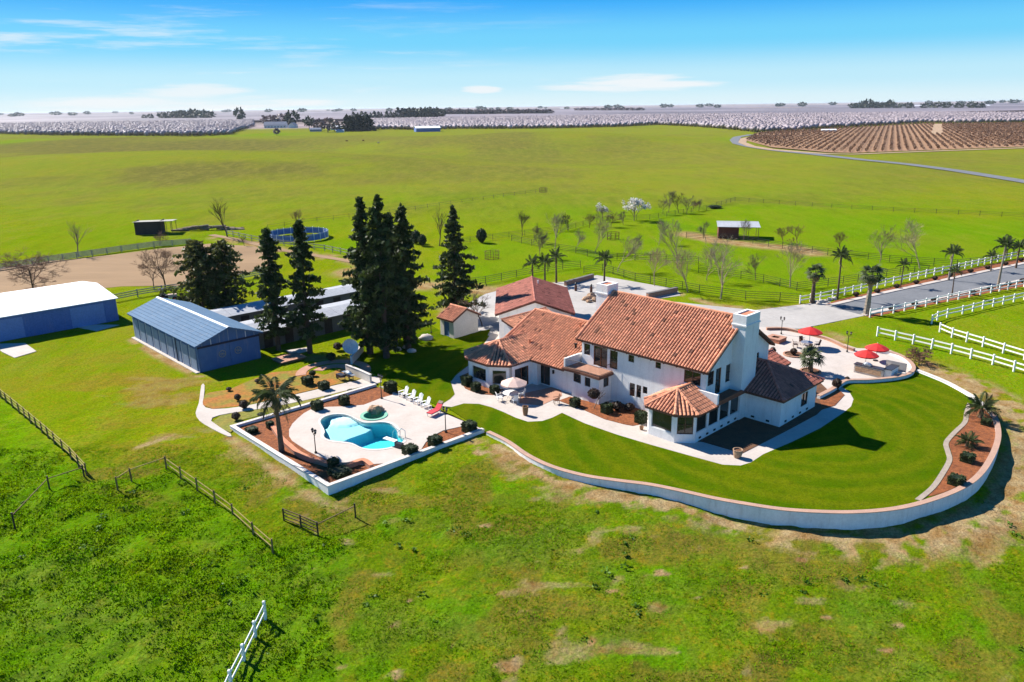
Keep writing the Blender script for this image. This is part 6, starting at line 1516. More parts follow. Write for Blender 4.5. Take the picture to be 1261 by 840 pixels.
round_table('round white table under the faded pink parasol', P(629, 491.5, .06), .85, 'whitepaint'); round_table('round dark dining table under the far red parasol', P(993, 428, .06), .75, 'steel')
def patio_chair(m, label, loc, rz, group):
    t = thing('patio_chair', label, 'chair', loc, rz, group)
    mb = MB(); mb.slab([(-.26, -.26, .44), (.26, -.26, .44), (.26, .26, .42), (-.26, .26, .42)], .06); mb.build('seat', M[m], t)
    mb = MB(); mb.slab([(-.26, .24, .45), (.26, .24, .45), (.24, .42, 1.02), (-.24, .42, 1.02)], .05); mb.build('backrest', M[m], t)
    for s_ in (-.24, .24):
        for y_ in (-.24, .26): mb = MB(); mb.box(s_, y_, 0, .045, .045, .42); mb.build('leg', M[m], t)
        mb = MB(); mb.box(s_ * 1.05, .02, .64, .05, .52, .04); mb.build('armrest', M[m], t)
    return t
c = P(629, 491.5, .06)
for k, (a, lab) in enumerate(((200, 'left white chair at the round white table'), (290, 'front white chair at the round white table'), (20, 'right white chair at the round white table'))):
    patio_chair('whitepaint', lab, c + np.array([1.25 * math.cos(R(a)), 1.25 * math.sin(R(a)), 0]), R(a) - math.pi / 2, 'white chairs round the terrace table')
patio_chair('frame_b', 'lone dark chair on the terrace edge by the front mulch bed', P(685, 497, .08), SA - .5, 'dark patio chairs')
c = P(993, 428, .06)
for a, lab in ((170, 'dark chair left of the dining table on the patio'), (95, 'dark chair behind the dining table on the patio'), (0, 'dark chair right of the dining table on the patio'), (265, 'dark chair in front of the dining table on the patio')):
    patio_chair('frame_b', lab, c + np.array([1.35 * math.cos(R(a)), 1.35 * math.sin(R(a)), 0]), R(a) - math.pi / 2, 'dark patio chairs')
patio_chair('frame_b', 'dark chair by the house corner on the patio', P(954, 441, .06), 1.0, 'dark patio chairs')
# ------------------------------------------------------------------ pots
def pot(label, px, py, w, h, m='brownpot'):
    b = P(px, py, .06); t = thing('plant_pot', label, 'plant pot', b)
    mb = MB(); mb.lathe([(w * .36, 0), (w * .48, h * .5), (w * .5, h * .9), (w * .53, h * .92), (w * .53, h), (w * .44, h), (w * .43, h * .85)], 0, 0, 12); mb.build('pot', M[m], t)
    mb = MB(); mb.lathe([(w * .43, h * .83), (w * .43, h * .86)], 0, 0, 10); mb.build('soil', M['soil'], t)
    return t
pot('clay pot standing on the corner of the front walk', 908, 563, .85, .75, 'stone'); pot('dark barrel planter on the pale terrace paving', 647, 511, .6, .95, 'brownpot'); pot('small pot with a stub of rust plant by the front bay', 790, 529, .4, .35)
# ------------------------------------------------------------------ outdoor kitchen, fire pit, bench
def ob(u, v): return S(u, v, .05)
b = P(1070, 461, .05); t = thing('outdoor_kitchen', 'white stone outdoor kitchen with dark worktop under the red parasols', 'outdoor kitchen', b, SA)
mb = MB(); mb.box(0, 0, 0, 3.2, .8, .95); mb.build('counter', M['palestone'], t)
mb = MB(); mb.box(0, 0, .95, 3.35, .95, .07); mb.build('worktop', M['dark'], t)
mb = MB(); mb.box(1.9, 1.3, 0, .8, 2.2, .95); mb.build('counter', M['whitepaint'], t)
mb = MB(); mb.box(1.9, 1.3, .95, .9, 2.35, .07); mb.build('worktop', M['dark'], t)
mb = MB(); mb.box(1.9, 2.7, 0, 2.2, .25, 1.35); mb.build('back_screen', M['concrete'], t)
mb = MB(); mb.box(-.3, 0, 1.02, .9, .55, .18); mb.ball(-.3, 0, 1.2, .44, .27, .2, 10, 6); mb.build('grill', M['steel'], t)
mb = MB(); mb.box(0, -.42, .2, 2.9, .04, .6); mb.build('cladding', M['stone'], t)
b = P(955, 420, .05); t = thing('fire_pit', 'square tiled fire pit by the driveway end of the patio', 'fire pit', b, SA)
mb = MB(); mb.prism([(-1, -1), (1, -1), (1, 1), (-1, 1)], 0, .5, top=False)
mb.build('surround', M['cap'], t); mb = MB()
for a, d, sx, sy in ((0, -.75, 2.1, .6), (0, .75, 2.1, .6), (-.75, 0, .6, .89), (.75, 0, .6, .89)): mb.box(a, d, .5, sx, sy, .07)
mb.build('rim', M['terracotta'], t); mb = MB(); mb.box(0, 0, .3, .88, .88, .1); mb.build('ash_bed', M['soil'], t)
for r_, z_, px, py in ((1.25, .14, 977, 437), (1.2, .14, 998, 458)):
    b = P(px, py, .05); mb = MB(); prof = [(r_, -.05), (r_, z_), (r_ - .2, z_), (r_ - .2, .02)]; mb.lathe(prof, 0, 0, 24); mb.f = mb.f[:-2]
    t = thing('planting_ring', 'low ring of stone kerb round the ' + ('dark round shrub' if px < 990 else 'short bushy palm') + ' on the patio', 'kerb ring', b); mb.build('kerb', M['terracotta'], t)
    mb = MB(); mb.lathe([(r_ - .2, .0), (r_ - .2, .05)], 0, 0, 20); mb.build('soil', M['soil'], t)
b = P(1103, 463, .06); t = thing('bench', 'pale stone bench inside the curve of the patio wall', 'bench', b, R(-25))
mb = MB(); mb.box(0, 0, .38, 1.9, .45, .1); mb.build('seat', M['palestone'], t)
for s_ in (-.7, .7): mb = MB(); mb.box(s_, 0, 0, .2, .4, .38); mb.build('leg', M['palestone'], t)
# ------------------------------------------------------------------ satellite dish, barbecue, tractor
b = P(432, 444, 0); t = thing('satellite_dish', 'large pale satellite dish on a post under the conifers', 'satellite dish', b, R(-60))
mb = MB(); mb.tube([(0, 0, 0), (0, 0, 1.6)], .06, 8); mb.build('post', M['steel'], t)
mb = MB(); prof = [(.02, 0), (.4, .06), (.75, .2), (1.0, .38)]
for r_, z_ in prof:
    for k in range(20): mb.v.append((r_ * math.cos(k * math.pi / 10), r_ * math.sin(k * math.pi / 10), z_))
for i in range(3):
    for k in range(20): mb.f.append((i * 20 + k, i * 20 + (k + 1) % 20, i * 20 + 20 + (k + 1) % 20, i * 20 + 20 + k))
dsh = mb.build('dish', M['frame_w'], t, sm=True); dsh.location = (0, 0, 1.7); dsh.rotation_euler = (0, R(55), 0)
mb = MB(); mb.tube([(.9, 0, .35), (0, 0, 1.0)], .02, 4); mb.tube([(-.9, 0, .35), (0, 0, 1.0)], .02, 4); mb.ball(0, 0, 1.0, .08, .08, .08, 6, 4); mb.build('feed_arm', M['steel'], dsh)
b = P(430, 468, .05); t = thing('barbecue', 'steel barbecue with dark lid beside the short pale garden wall', 'barbecue', b, SA)
mb = MB(); mb.box(0, 0, .5, 1.1, .6, .35); mb.build('firebox', M['dark'], t); mb = MB(); mb.ball(0, 0, .85, .55, .3, .3, 12, 6); mb.build('lid', M['steel'], t)
for s_ in (-.48, .48):
    for q_ in (-.24, .24): mb = MB(); mb.box(s_, q_, 0, .06, .06, .5); mb.build('leg', M['dark'], t)
mb = MB(); mb.box(.85, 0, .8, .55, .5, .04); mb.box(-.85, 0, .8, .55, .5, .04); mb.build('side_shelf', M['steel'], t)
b = P(420, 468, .05); t = thing('wheelbarrow', 'dark wheelbarrow left of the steel barbecue', 'wheelbarrow', b, 2.4)
mb = MB(); mb.slab([(-.5, -.3, .7), (.45, -.35, .75), (.45, .35, .75), (-.5, .3, .7)], .3); mb.build('tray', M['dark'], t)
mb = MB(); mb.tube([(.7, 0, .2), (.0, .28, .42), (-1.0, .3, .6)], .03, 5); mb.tube([(.7, 0, .2), (.0, -.28, .42), (-1.0, -.3, .6)], .03, 5); mb.build('handle', M['brownwood'], t)
mb = MB(); mb.tube([(.7, -.05, .2), (.7, .05, .2)], .2, 12); mb.build('wheel', M['tyre'], t)
b = P(207, 371); t = thing('tractor', 'small dark tractor with faded red bonnet behind the barn', 'tractor', b, R(20))
mb = MB(); mb.box(.75, 0, .6, 1.5, .6, .55, 0, .9); mb.build('bonnet', M['pink'], t); mb = MB(); mb.box(-.5, 0, .55, 1.2, .7, .5); mb.build('chassis', M['dark'], t)
for x_, y_, r_, w_ in ((-.7, -.6, .65, .32), (-.7, .6, .65, .32), (1.1, -.5, .4, .22), (1.1, .5, .4, .22)):
    mb = MB(); mb.tube([(x_, y_ - w_ / 2, r_), (x_, y_ + w_ / 2, r_)], r_, 16); w = mb.build('wheel', M['tyre'], t); mb = MB(); s_ = 1 if y_ > 0 else -1; mb.tube([(x_, y_ + s_ * w_ * .5, r_), (x_, y_ + s_ * w_ * .58, r_)], r_ * .5, 12); mb.build('rim', M['red'], w)
for s_ in (-.4, .4): mb = MB(); mb.tube([(-.9, s_, .9), (-.95, s_, 2.1)], .04, 5); mb.build('roll_bar', M['dark'], t)
mb = MB(); mb.box(-.75, 0, 2.1, 1.0, 1.0, .08); mb.build('canopy', M['dark'], t); mb = MB(); mb.box(-.65, 0, 1.05, .45, .5, .1); mb.box(-.86, 0, 1.1, .08, .5, .45); mb.build('seat', M['dark'], t)
# ------------------------------------------------------------------ court behind the house: planter walls, bollard lamps, boulders
for pts, lab, h in (([(696, 352), (730, 342.5)], 'low dark planter wall on the left side of the pale court', .7), ([(797, 367.5), (833, 360)], 'low dark planter wall on the right side of the pale court', .8)):
    p = PP(pts, 0); t = thing('planter_wall', lab, 'planter wall', p[0]); mb = MB(); wall_strip(mb, p, .5, -.1, h); mb.build('wall_body', M['terracotta'], t, p[0]); mb = MB(); wall_strip(mb, p, .62, h, h + .08); mb.build('coping', M['greywall'], t, p[0])
for px, py, lab in ((709, 358, 'small bollard lamp on the court near the garage roof'), (728, 360, 'small bollard lamp on the court by the boulders')):
    b = P(px, py, .03); t = thing('bollard_lamp', lab, 'bollard lamp', b); mb = MB(); mb.box(0, 0, 0, .4, .4, .9); mb.build('pillar', M['fascia'], t); mb = MB(); mb.lathe([(.12, .9), (.16, 1.25), (.2, 1.27), (.03, 1.45)], 0, 0, 6); mb.build('lantern', M['iron'], t)
for i, (px, py, s_) in enumerate(((722, 370, .7), (728, 367, .9), (734, 371, .75), (740, 371.5, .65), (745, 370, .7), (725, 372.5, .5), (738, 367, .6))):
    b = P(px, py, 0); mb = MB(); mb.ball(0, 0, s_ * .35, s_, s_ * .75, s_ * .6, 10, 7, .2, random.Random(i)); o = mb.build('boulder', M['stone']); o.location = tuple(map(float, b)); tag(o, ORD[i] + ' orange brown boulder of the seven in the rock garden', 'boulder', 'boulders of the rock garden behind the house')
for i, (px, py, s_, lab) in enumerate(((525, 418.5, .95, 'large pale boulder on the shaded lawn by the cream shed'), (468, 427, .6, 'pale boulder in the shade under the dense conifers'), (489, 432, .6, 'broken pale boulder in the sunlit gap under the conifers'), (500, 429, .5, 'small pale boulder right of the sunlit gap under the conifers'),
                                    (507, 434, .6, 'flat pale boulder at the right of the conifer clump'))):
    b = P(px, py, 0); mb = MB(); mb.ball(0, 0, s_ * .3, s_, s_ * .7, s_ * .55, 12, 8, .12, random.Random(20 + i)); o = mb.build('boulder', M['palestone'], None, (0, 0, 0), True); o.location = tuple(map(float, b)); tag(o, lab, 'boulder')
for i, (px, py) in enumerate(((1006, 373), (1011, 372.5), (1016, 372), (1008, 375), (1021, 370), (1027, 369))):
    b = P(px, py, 0); mb = MB(); mb.ball(0, 0, .15, .45, .35, .32, 8, 6, .2, random.Random(50 + i)); o = mb.build('boulder', M['palestone']); o.location = tuple(map(float, b)); tag(o, 'small pale rock at the foot of the driveway fan palm', 'rock', 'rocks at the foot of the driveway fan palm')
# parasol-less brick table slab near the barn
b = P(356, 443, .05); t = thing('timber_platform', 'low brown platform in the sun between the barn and conifers', 'platform', b, SA); 
for k in range(7): mb = MB(); mb.box(0, -1.5 + k * .5, .25, 2.6, .46, .06); mb.build('plank', M['terracotta'], t)
mb = MB(); mb.box(0, 0, 0, 2.3, 3.2, .24); mb.build('frame', M['brownwood'], t)
# ------------------------------------------------------------------ hay feeders
for px, py, lab in ((606, 319, 'rusty cage feeder in the left green paddock'), (755, 295, 'rusty cage feeder in the middle green paddock'), (669, 237, 'small dark cage feeder in the far pasture')):
    b = P(px, py, 0); t = thing('hay_feeder', lab, 'hay feeder', b, .3)
    for k in range(8):
        a = k * math.pi / 4; mb = MB(); mb.tube([(1.5 * math.cos(a), 1.1 * math.sin(a), 0), (1.5 * math.cos(a), 1.1 * math.sin(a), 1.7)], .05, 5); mb.build('bar', M['hay'], t)
    for z_ in (.1, .8, 1.65):
        mb = MB(); mb.tube([(1.5 * math.cos(k * math.pi / 8), 1.1 * math.sin(k * math.pi / 8), z_) for k in range(17)], .045, 4); mb.build('hoop', M['hay'], t)
# log pile left of the round pen
b = P(255, 283.5); t = thing('log_pile', 'long heap of old grey logs left of the round pen', 'log pile', b, R(5))
for k in range(46):
    mb = MB(); x_ = random.uniform(-8, 8); z_ = random.uniform(.15, 1.5) * (1 - abs(x_) / 9); a = random.uniform(-.5, .5); l_ = random.uniform(.8, 1.8); y_ = random.uniform(-.8, .8)
    mb.tube([(x_ - l_ * math.cos(a), y_ - l_ * math.sin(a), z_), (x_ + l_ * math.cos(a), y_ + l_ * math.sin(a), z_ + random.uniform(-.15, .3))], random.uniform(.15, .38), 6); mb.build('log', M['greybark'], t)
# ------------------------------------------------------------------ vineyard rows
VP = PP([(918, 172.5), (950, 182.5), (985, 185.5), (1020, 188), (1050, 188.5), (1100, 186.5), (1180, 183.5), (1261, 180.5), (1330, 178)])
VT = [(930, 168.5), (1000, 167), (1060, 166), (1120, 165), (1200, 165.5), (1261, 166), (1330, 166)]
vine_poly = PP([(918, 173), (950, 182.5), (985, 185.5), (1020, 188.5), (1050, 189), (1100, 187), (1180, 184), (1261, 181), (1360, 177), (1360, 149), (1261, 152), (1180, 153), (1140, 152.5), (1090, 155), (1040, 158), (1000, 160.5), (960, 163), (930, 166)])
mb = MB(); tri = tessellate_polygon([[Vector((p[0], p[1], 0)) for p in vine_poly]])
mb.v = [(p[0], p[1], .35) for p in vine_poly]; P2 = [Vector((p[0], p[1], 0)) for p in vine_poly]
mb.f = [tuple(t_) if (P2[t_[1]] - P2[t_[0]]).cross(P2[t_[2]] - P2[t_[0]]).z > 0 else tuple(t_)[::-1] for t_ in tri]; mb.build('vineyard_soil', M['vinesoil'])['kind'] = 'structure'
gap = PP([(1146, 166), (1161, 166), (1160, 153), (1150, 153)])
sheet('vineyard_gap', [np.array([p[0], p[1]]) for p in gap], .42, M['dirt'], skirt=.05)
xpath = PP([(925, 168.2), (1000, 167.2), (1080, 166.3), (1160, 166), (1261, 167), (1360, 168)])
strip('vineyard_track', xpath, 7, M['dirt'], .42)
rd = (P(1128, 186) - P(1120, 168))[:2]; rd = rd / np.linalg.norm(rd); rn = np.array([-rd[1], rd[0]]); o0 = vine_poly[0][:2]
pr = [((p[:2] - o0) @ rd, (p[:2] - o0) @ rn) for p in vine_poly]; r_ = np.random.default_rng(3)
cs = np.arange(min(x[1] for x in pr), max(x[1] for x in pr), 4.6); nrow = 0
def dpath(q): return float(dist_line(np.array([q[0]]), np.array([q[1]]), xpath)[0])
for c in cs:
    cr = []
    for (a0_, b0_), (a1_, b1_) in zip(pr, pr[1:] + pr[:1]):
        if (b0_ - c) * (b1_ - c) < 0: cr.append(a0_ + (a1_ - a0_) * (c - b0_) / (b1_ - b0_))
    cr.sort()
    for lo_, hi_ in zip(cr[::2], cr[1::2]):
        runs = [[]]
        for s_ in np.arange(lo_ + 3, hi_ - 2, 3.0):
            q = o0 + rd * s_ + rn * c
            if dpath(q) < 6 or inpoly(np.array(q[0]), np.array(q[1]), gap): 
                if runs[-1]: runs.append([])
            else: runs[-1].append(q)
        for run in runs:
            if len(run) < 4: continue
            cen = []; base = run[0]
            for q in run: 
                w = r_.normal(0, 1, (7, 3)) * np.array([.35, .9, .35]); cen.append(np.stack([q[0] - base[0] + rn[0] * w[:, 0] + rd[0] * w[:, 1], q[1] - base[1] + rn[1] * w[:, 0] + rd[1] * w[:, 1], 1.25 + w[:, 2]], 1))
            me = leaves('vine_row', np.concatenate(cen), .66, M['vine'], nrow, None, asp=.5); nrow += 1
            o = link('vine_row', me, None, (base[0], base[1], .35)); front = np.linalg.norm(run[len(run) // 2]) < 640
            tag(o, 'bare brown vine row in the ' + ('lower' if front else 'upper') + ' block of the hillside vineyard', 'vine row', 'vine rows of the ' + ('lower' if front else 'upper') + ' vineyard block')

# ------------------------------------------------------------------ blossoming orchards on the plain
ORCH = [[(-80, 166), (0, 165.5), (60, 167), (140, 167.5), (240, 168), (285, 166), (300, 160), (313, 156), (312, 149), (150, 150), (0, 151), (-80, 152)],
        [(452, 160), (480, 159.5), (508, 160.5), (560, 159), (620, 159), (700, 158), (760, 156.5), (810, 154), (850, 156), (900, 160), (930, 163.5), (975, 162), (1010, 159), (1050, 157), (1090, 154.5), (1140, 152), (1180, 152.5), (1261, 151.5), (1350, 149.5),
         (1350, 139), (1261, 139.5), (1000, 142), (800, 143), (620, 146), (500, 148), (452, 149)]]
cen = []; tmid = []
for poly in ORCH:
    W_ = [P(a, b, 0) for a, b in poly]; xs_, ys_ = [p[0] for p in W_], [p[1] for p in W_]
    ang = .22; X_, Y_ = np.meshgrid(np.arange(-1400, 1400, 7.6), np.arange(500, 2200, 6.0)); X_ = X_ + rng.normal(0, .9, X_.shape); Y_ = Y_ + rng.normal(0, 1.0, X_.shape)
    XR, YR = X_ * math.cos(ang) - Y_ * math.sin(ang), X_ * math.sin(ang) + Y_ * math.cos(ang); k_ = inpoly(XR, YR, W_); cen.append(np.stack([XR[k_], YR[k_]], 1))
cen = np.concatenate(cen); dist = np.hypot(cen[:, 0], cen[:, 1]); keepp = rng.random(len(cen)) < np.clip(1700 / dist, .25, 1) ** 1.6; cen = cen[keepp]; n = len(cen)
print('orchard trees', n, 'vine rows', nrow)
hgt = rng.uniform(5.6, 7.2, n); nph, nth = 7, 4; base_v = []
for i in range(nth + 1):
    th = math.pi * i / nth
    for j in range(nph): ph = 2 * math.pi * (j + .5 * (i % 2)) / nph; base_v.append((math.sin(th) * math.cos(ph), math.sin(th) * math.sin(ph), math.cos(th)))
base_v = np.array(base_v); base_f = np.array([(i * nph + j, (i + 1) * nph + j, (i + 1) * nph + (j + 1) % nph, i * nph + (j + 1) % nph) for i in range(nth) for j in range(nph)])
q = base_v[None] * rng.uniform(.72, 1.2, (n, len(base_v), 1)) * np.stack([rng.uniform(3.1, 4.2, n), rng.uniform(2.5, 3.3, n), rng.uniform(2.1, 2.7, n)], 1)[:, None, :]
ca_, sa2 = math.cos(ang + math.pi / 2), math.sin(ang + math.pi / 2); qx, qy = q[..., 0] * ca_ - q[..., 1] * sa2, q[..., 0] * sa2 + q[..., 1] * ca_
q = np.stack([qx + cen[:, None, 0], qy + cen[:, None, 1], q[..., 2] + hgt[:, None] - 2.5], -1); rowt = .8 + .4 * fbm(cen[:, 0] * .012, cen[:, 1] * .012, 5, 3)
v = q.reshape(-1, 3); f = (base_f[None] + (np.arange(n) * len(base_v))[:, None, None]).reshape(-1, 4); t_ = np.repeat(rowt * rng.uniform(.85, 1.12, n), len(base_f)) * rng.uniform(.9, 1.1, len(f))
tag(link('orchard_blossom', np_mesh('orchard_blossom', v, f, M['almond'], {'tone': ('FLOAT', 'FACE', t_)}, True)), 'pale pink almond orchard in blossom across the far plain', 'orchard', kind='stuff')
nf = dist[keepp] < 1250; mb_c = cen[nf]; tv = []; tf = []
for i, (a, b) in enumerate(mb_c):
    k = len(tv); s_ = .28
    for z_ in (0, 4.4):
        for dx, dy in ((-s_, -s_), (s_, -s_), (s_, s_), (-s_, s_)): tv.append((a + dx, b + dy, z_))
    tf += [(k + j, k + (j + 1) % 4, k + 4 + (j + 1) % 4, k + 4 + j) for j in range(4)]
tag(link('orchard_trunks', np_mesh('orchard_trunks', np.array(tv), np.array(tf), M['bark'])), 'dark trunks below the blossom along the orchard edge', 'orchard', kind='stuff')
# far canopy of older orchard blocks
xs_ = np.concatenate([np.arange(-6000, 6001, 60)]); ys_ = np.concatenate([np.arange(1900, 3000, 25), np.arange(3000, 7000, 90)])
XX, YY = np.meshgrid(xs_, ys_); blk = vnoise(XX / 420 + .3, YY / 700, 77); zz = 4.5 + 2.2 * vnoise(XX / 14, YY / 14, 5) - 8.0 * (blk < .28)
ix = np.arange(XX.size).reshape(XX.shape); fc = np.stack([ix[:-1, :-1], ix[:-1, 1:], ix[1:, 1:], ix[1:, :-1]], -1).reshape(-1, 4)
tn = (.42 + .5 * vnoise(XX / 380, YY / 600, 12))[:-1, :-1].ravel()
tag(link('far_orchard_canopy', np_mesh('far_orchard_canopy', np.stack([XX, YY, zz], -1).reshape(-1, 3), fc, M['almond'], {'tone': ('FLOAT', 'FACE', tn)})), 'hazy orchard canopy stretching to the horizon', 'orchard', kind='stuff')

# ------------------------------------------------------------------ far trees, each its own thing
def crown_mesh(seed, shape, m, n=150):
    r_ = np.random.default_rng(seed); q = r_.normal(size=(n, 3)); q /= np.linalg.norm(q, axis=1)[:, None]; q *= (r_.uniform(.2, 1, n) ** .45)[:, None]
    if shape == 'cone': z_ = r_.random(n) ** 1.3; q = np.stack([q[:, 0] * (1 - z_) ** .7 * .42, q[:, 1] * (1 - z_) ** .7 * .42, .05 + .95 * z_], 1)
    else: q = q * np.array([.5, .5, .4]) + np.array([0, 0, .58]); q += r_.normal(0, .05, q.shape)
    v_, f_ = leaf_quads(q, .12 if shape != 'cone' else .1, seed, asp=.7); return np_mesh('crown', v_, f_, m, {'tone': ('FLOAT', 'FACE', r_.uniform(.55, 1.4, n))})
CR = {'round': [crown_mesh(k, 'round', M['fartree']) for k in (1, 2, 3)], 'cone': [crown_mesh(k, 'cone', M['fartree']) for k in (4, 5, 6)], 'brown': [crown_mesh(k, 'round', M['farbrown']) for k in (7, 8)]}
mb = MB(); mb.tube([(0, 0, 0), (0, 0, .5)], [.035, .02], 5); TRK = mb.mesh('trunk', M['bark'])
def far_tree(px, py, top, kind, label, group, w=1.0, seed=0):
    b = P(px, py); h = H(px, py, top); t = thing('distant_tree', label, 'distant tree', b, seed * 1.3, group); link('trunk', TRK, t, (0, 0, 0), 0, h); link('crown', CR[kind][seed % len(CR[kind])], t, (0, 0, 0), 0, (h * w, h * w, h))
    return t
k = 0
for i, (px, tp, w) in enumerate(sorted(((200, 138, 1.2), (208, 137, 1.1), (216, 137, 1.2), (223, 136, 1.3), (232, 135, 1.2), (240, 134, 1.3), (248, 136, 1.3), (256, 135, 1.5), (186, 140, 1), (178, 141, 1)))):
    far_tree(px, 147.5, tp, 'round', ORD[i] + ' dark tree from the left in the row beyond the left orchard', 'dark trees beyond the left orchard', w, k); k += 1
far_tree(296, 150, 132.5, 'round', 'single dark rounded tree standing alone left of the farmhouse', None, .75, 1)
for i, (px, py, tp, kd, w) in enumerate(sorted(((346, 156, 139, 'brown', 1.3), (360, 156, 136, 'round', .9), (333, 156, 141, 'brown', 1.3), (381, 159, 143, 'round', .9), (404, 163, 144, 'brown', 1.1), (394, 161, 147, 'brown', 1.2), (341, 167, 158, 'brown', 1.0), (412, 162, 149, 'brown', 1.3)))):
    far_tree(px, py, tp, kd, ORD[i] + ' tree from the left round the distant dark roofed farmhouse', 'trees round the distant farmhouse', w, k); k += 1
for i, px in enumerate((428, 432, 436, 440, 444, 448, 453, 456)):
    far_tree(px, 162 - .1 * i, 141.5 + (i % 3), 'cone', ORD[i] + ' dark conical tree from the left in the clump by the white farm buildings', 'dark conical trees by the farm buildings', 1.2, k); k += 1
for i, px in enumerate(range(436, 545, 5)):
    far_tree(px + random.uniform(-1, 1), 148.5 - .02 * (px - 436), (139 if px < 490 else 135) - (px % 3) - .01 * (px - 436), 'cone' if px < 505 else 'round', ORD[i] + ' dark tree from the left in the long windbreak behind the orchard', 'dark trees of the windbreak behind the orchard', 1.3, k); k += 1
for i, px in enumerate(range(548, 680, 6)):
    far_tree(px, 143 - .008 * (px - 540), 134.5, 'brown', ORD[i] + ' purplish bare tree from the left in the distant dark block', 'purplish trees of the distant dark block', 2.2, k); k += 1
for i, px in enumerate(range(712, 790, 7)):
    far_tree(px, 137.5, 132.5, 'brown', ORD[i] + ' purplish bare tree from the left in the small far block', 'purplish trees of the small far block', 2.4, k); k += 1
for i, (px, tp, w) in enumerate(((1050, 127, 1.5), (1056, 126, 1.4), (1062, 124, 1), (1068, 122, 1), (1074, 125, 1.5), (1080, 125, 1.4), (1088, 126, 1.4), (1095, 123, 1), (1104, 126, 1.6), (1118, 126, 1.5), (1140, 126.5, 1.6), (1152, 125, 1.4), (1165, 126, 1.5), (1180, 127, 1.6), (1195, 124.5, 1.1), (1205, 126, 1.6))):
    far_tree(px, 135, tp, 'round', ORD[i] + ' dark tree from the left round the farmstead on the right plain', 'dark trees of the right farmstead', w, k); k += 1
for i in range(60):
    px = random.uniform(0, 1261); hz = 138.7 - 16.0 * px / 1261
    far_tree(px, hz + random.uniform(3.0, 6.5), hz + random.uniform(-.8, 1.6), 'round', 'tiny dark tree near the horizon', 'tiny trees near the horizon', random.uniform(1.4, 2.6), k); k += 1
# ------------------------------------------------------------------ far buildings
def far_house(label, px, py, w, d, h, rh, rz, wm, rm, cat='building', group=None, name='farm_building', wins=0):
    b = P(px, py); t = thing(name, label, cat, b, rz, group)
    mb = MB(); mb.prism([(-w / 2, -d / 2), (w / 2, -d / 2), (w / 2, d / 2), (-w / 2, d / 2)], -.5, h, top=False); mb.q((-w / 2, -d / 2, h), (-w / 2, 0, h + rh), (-w / 2, d / 2, h)); mb.q((w / 2, -d / 2, h), (w / 2, d / 2, h), (w / 2, 0, h + rh)); mb.build('wall', M[wm], t)
    e = .6; mb = MB(); mb.slab([(-w / 2 - e, -d / 2 - e, h - .2), (w / 2 + e, -d / 2 - e, h - .2), (w / 2 + e, 0, h + rh), (-w / 2 - e, 0, h + rh)], .25); mb.slab([(w / 2 + e, d / 2 + e, h - .2), (-w / 2 - e, d / 2 + e, h - .2), (-w / 2 - e, 0, h + rh), (w / 2 + e, 0, h + rh)], .25); mb.build('roof', M[rm], t)
    for i in range(wins):
        x_ = -w / 2 + w * (i + .5) / wins; mb = MB(); mb.box(x_, -d / 2 - .04, 1.0, w / wins * .45, .1, 1.4); mb.build('window', M['glass'], t)
    return t
far_house('long distant farmhouse with a dark blue roof beyond the left pasture', 340, 157.5, 36, 13, 5, 5, .05, 'frame_w', 'farblue', 'farmhouse', wins=7)
far_house('white gabled wing at the right end of the distant farmhouse', 361, 157.5, 11, 12, 4.5, 4, 1.4, 'frame_w', 'farblue', 'farmhouse', wins=2)
far_house('low blue shed right of the distant farmhouse', 389, 162, 15, 9, 3, 2, .1, 'barnpale', 'farblue')
far_house('small white farm building among the trees by the dark conical clump', 414, 160, 14, 9, 4, 2.5, 0, 'frame_w', 'whiteroof')
far_house('low white flat building in front of the dark conical clump', 419, 163, 10, 6, 2.5, 1, 0, 'frame_w', 'barnpale')
far_house('long white barn with blue shaded front at the edge of the blossom', 526, 162, 31, 22, 4.8, 2.0, .25, 'shopblue', 'whiteroof', 'barn')  # a white barn; the shade on its front is painted in as blue
for px, py, w, lab in ((694, 134.5, 60, 'long white warehouse far off near the horizon, left one'), (712, 134.8, 40, 'long white warehouse far off near the horizon, right one'), (1130, 132, 50, 'white distant warehouse among trees on the right plain'), (1155, 132.5, 40, 'white distant shed right of the warehouse on the plain'), (1212, 132, 40, 'pale distant shed at the far right of the plain')):
    far_house(lab, px, py, w, 25, 7, 3, .1, 'frame_w', 'whiteroof', 'warehouse')
far_house('pale trailer beside the vineyard top track', 1020, 163, 14, 5, 2.6, .8, -.1, 'frame_w', 'whiteroof', 'trailer', name='trailer')
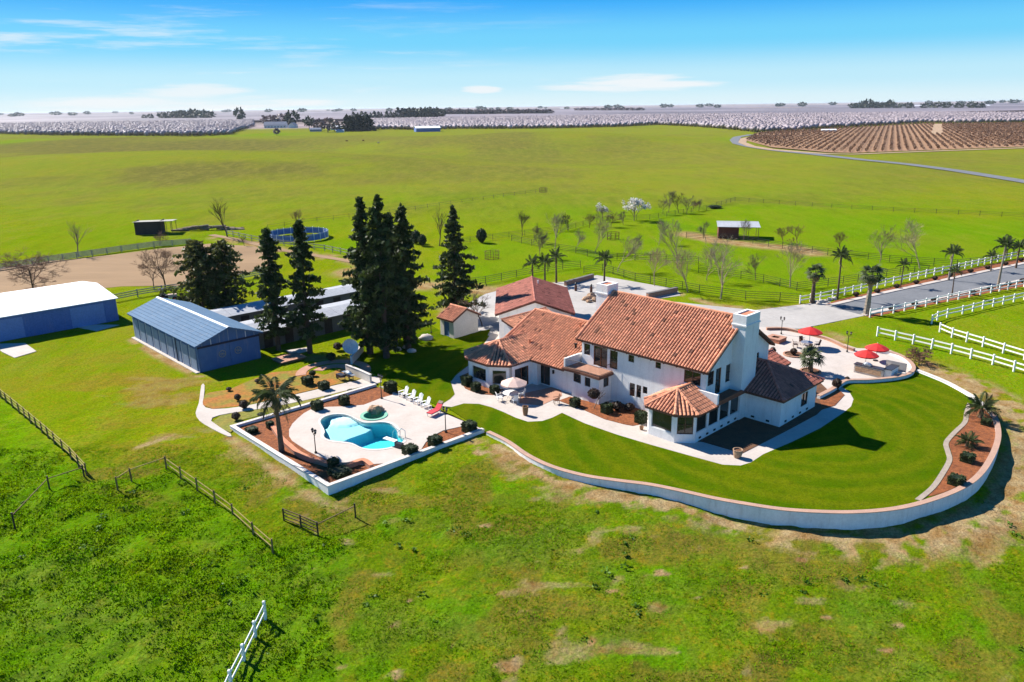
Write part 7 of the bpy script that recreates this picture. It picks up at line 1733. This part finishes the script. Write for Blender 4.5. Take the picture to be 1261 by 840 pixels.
# ------------------------------------------------------------------ cows
def cow(label, px, py, m, rz):
    t = thing('cow', label, 'cow', P(px, py), rz, 'grazing cows'); mb = MB()
    st = [(-1.0, .28, .30, 1.05), (-.7, .36, .40, 1.02), (-.1, .38, .44, .98), (.45, .36, .42, 1.0), (.8, .24, .30, 1.12), (1.15, .16, .18, .85), (1.4, .13, .15, .55), (1.62, .08, .09, .35)]
    for x_, ry, rz_, cz in st:
        for k in range(8): mb.v.append((x_, ry * math.cos(k * math.pi / 4), cz + rz_ * math.sin(k * math.pi / 4)))
    for i in range(len(st) - 1):
        for k in range(8): mb.f.append((i * 8 + k, i * 8 + (k + 1) % 8, i * 8 + 8 + (k + 1) % 8, i * 8 + 8 + k))
    mb.f += [tuple(range(8))[::-1], tuple(range(len(st) * 8 - 8, len(st) * 8))]
    for x_, y_ in ((-.75, -.22), (-.75, .22), (.55, -.2), (.55, .2)): mb.tube([(x_, y_, .85), (x_ - .08 * (x_ < 0), y_, .45), (x_, y_, 0)], [.14, .08, .07], 6)
    mb.tube([(-1.0, 0, 1.25), (-1.15, 0, .9), (-1.15, 0, .5)], [.04, .03, .04], 4)
    mb.tube([(1.32, .14, .72), (1.3, .3, .74)], [.04, .06], 4); mb.tube([(1.32, -.14, .72), (1.3, -.3, .74)], [.04, .06], 4)
    mb.build('body', M[m], t); return t
cow('brown cow grazing in the far pasture, leftmost of three', 427, 174.5, 'cow', .4); cow('brown cow grazing in the far pasture, middle of three', 447.5, 174, 'cow', 2.9); cow('pale cow in the far pasture, right of two brown ones', 466, 177, 'cowpale', .2)
for i, px in enumerate((938, 965, 1010, 1052, 1130, 1215)):
    pass
# ------------------------------------------------------------------ the air over the plain
mb = MB(); mb.box(0, 7000, -14, 36000, 24000, 47.5)
hm = bpy.data.materials.new('haze'); hm.use_nodes = True; ht = hm.node_tree; ht.nodes.clear()
ho = N(ht, 'ShaderNodeOutputMaterial'); hv = N(ht, 'ShaderNodeVolumePrincipled'); L(ht, hv.outputs[0], ho.inputs['Volume'])
hv.inputs['Color'].default_value = (.80, .90, 1.0, 1); hv.inputs['Density'].default_value = .00003; hv.inputs['Anisotropy'].default_value = .2
tag(mb.build('haze', hm), 'pale haze over the far plain', 'haze', kind='stuff')
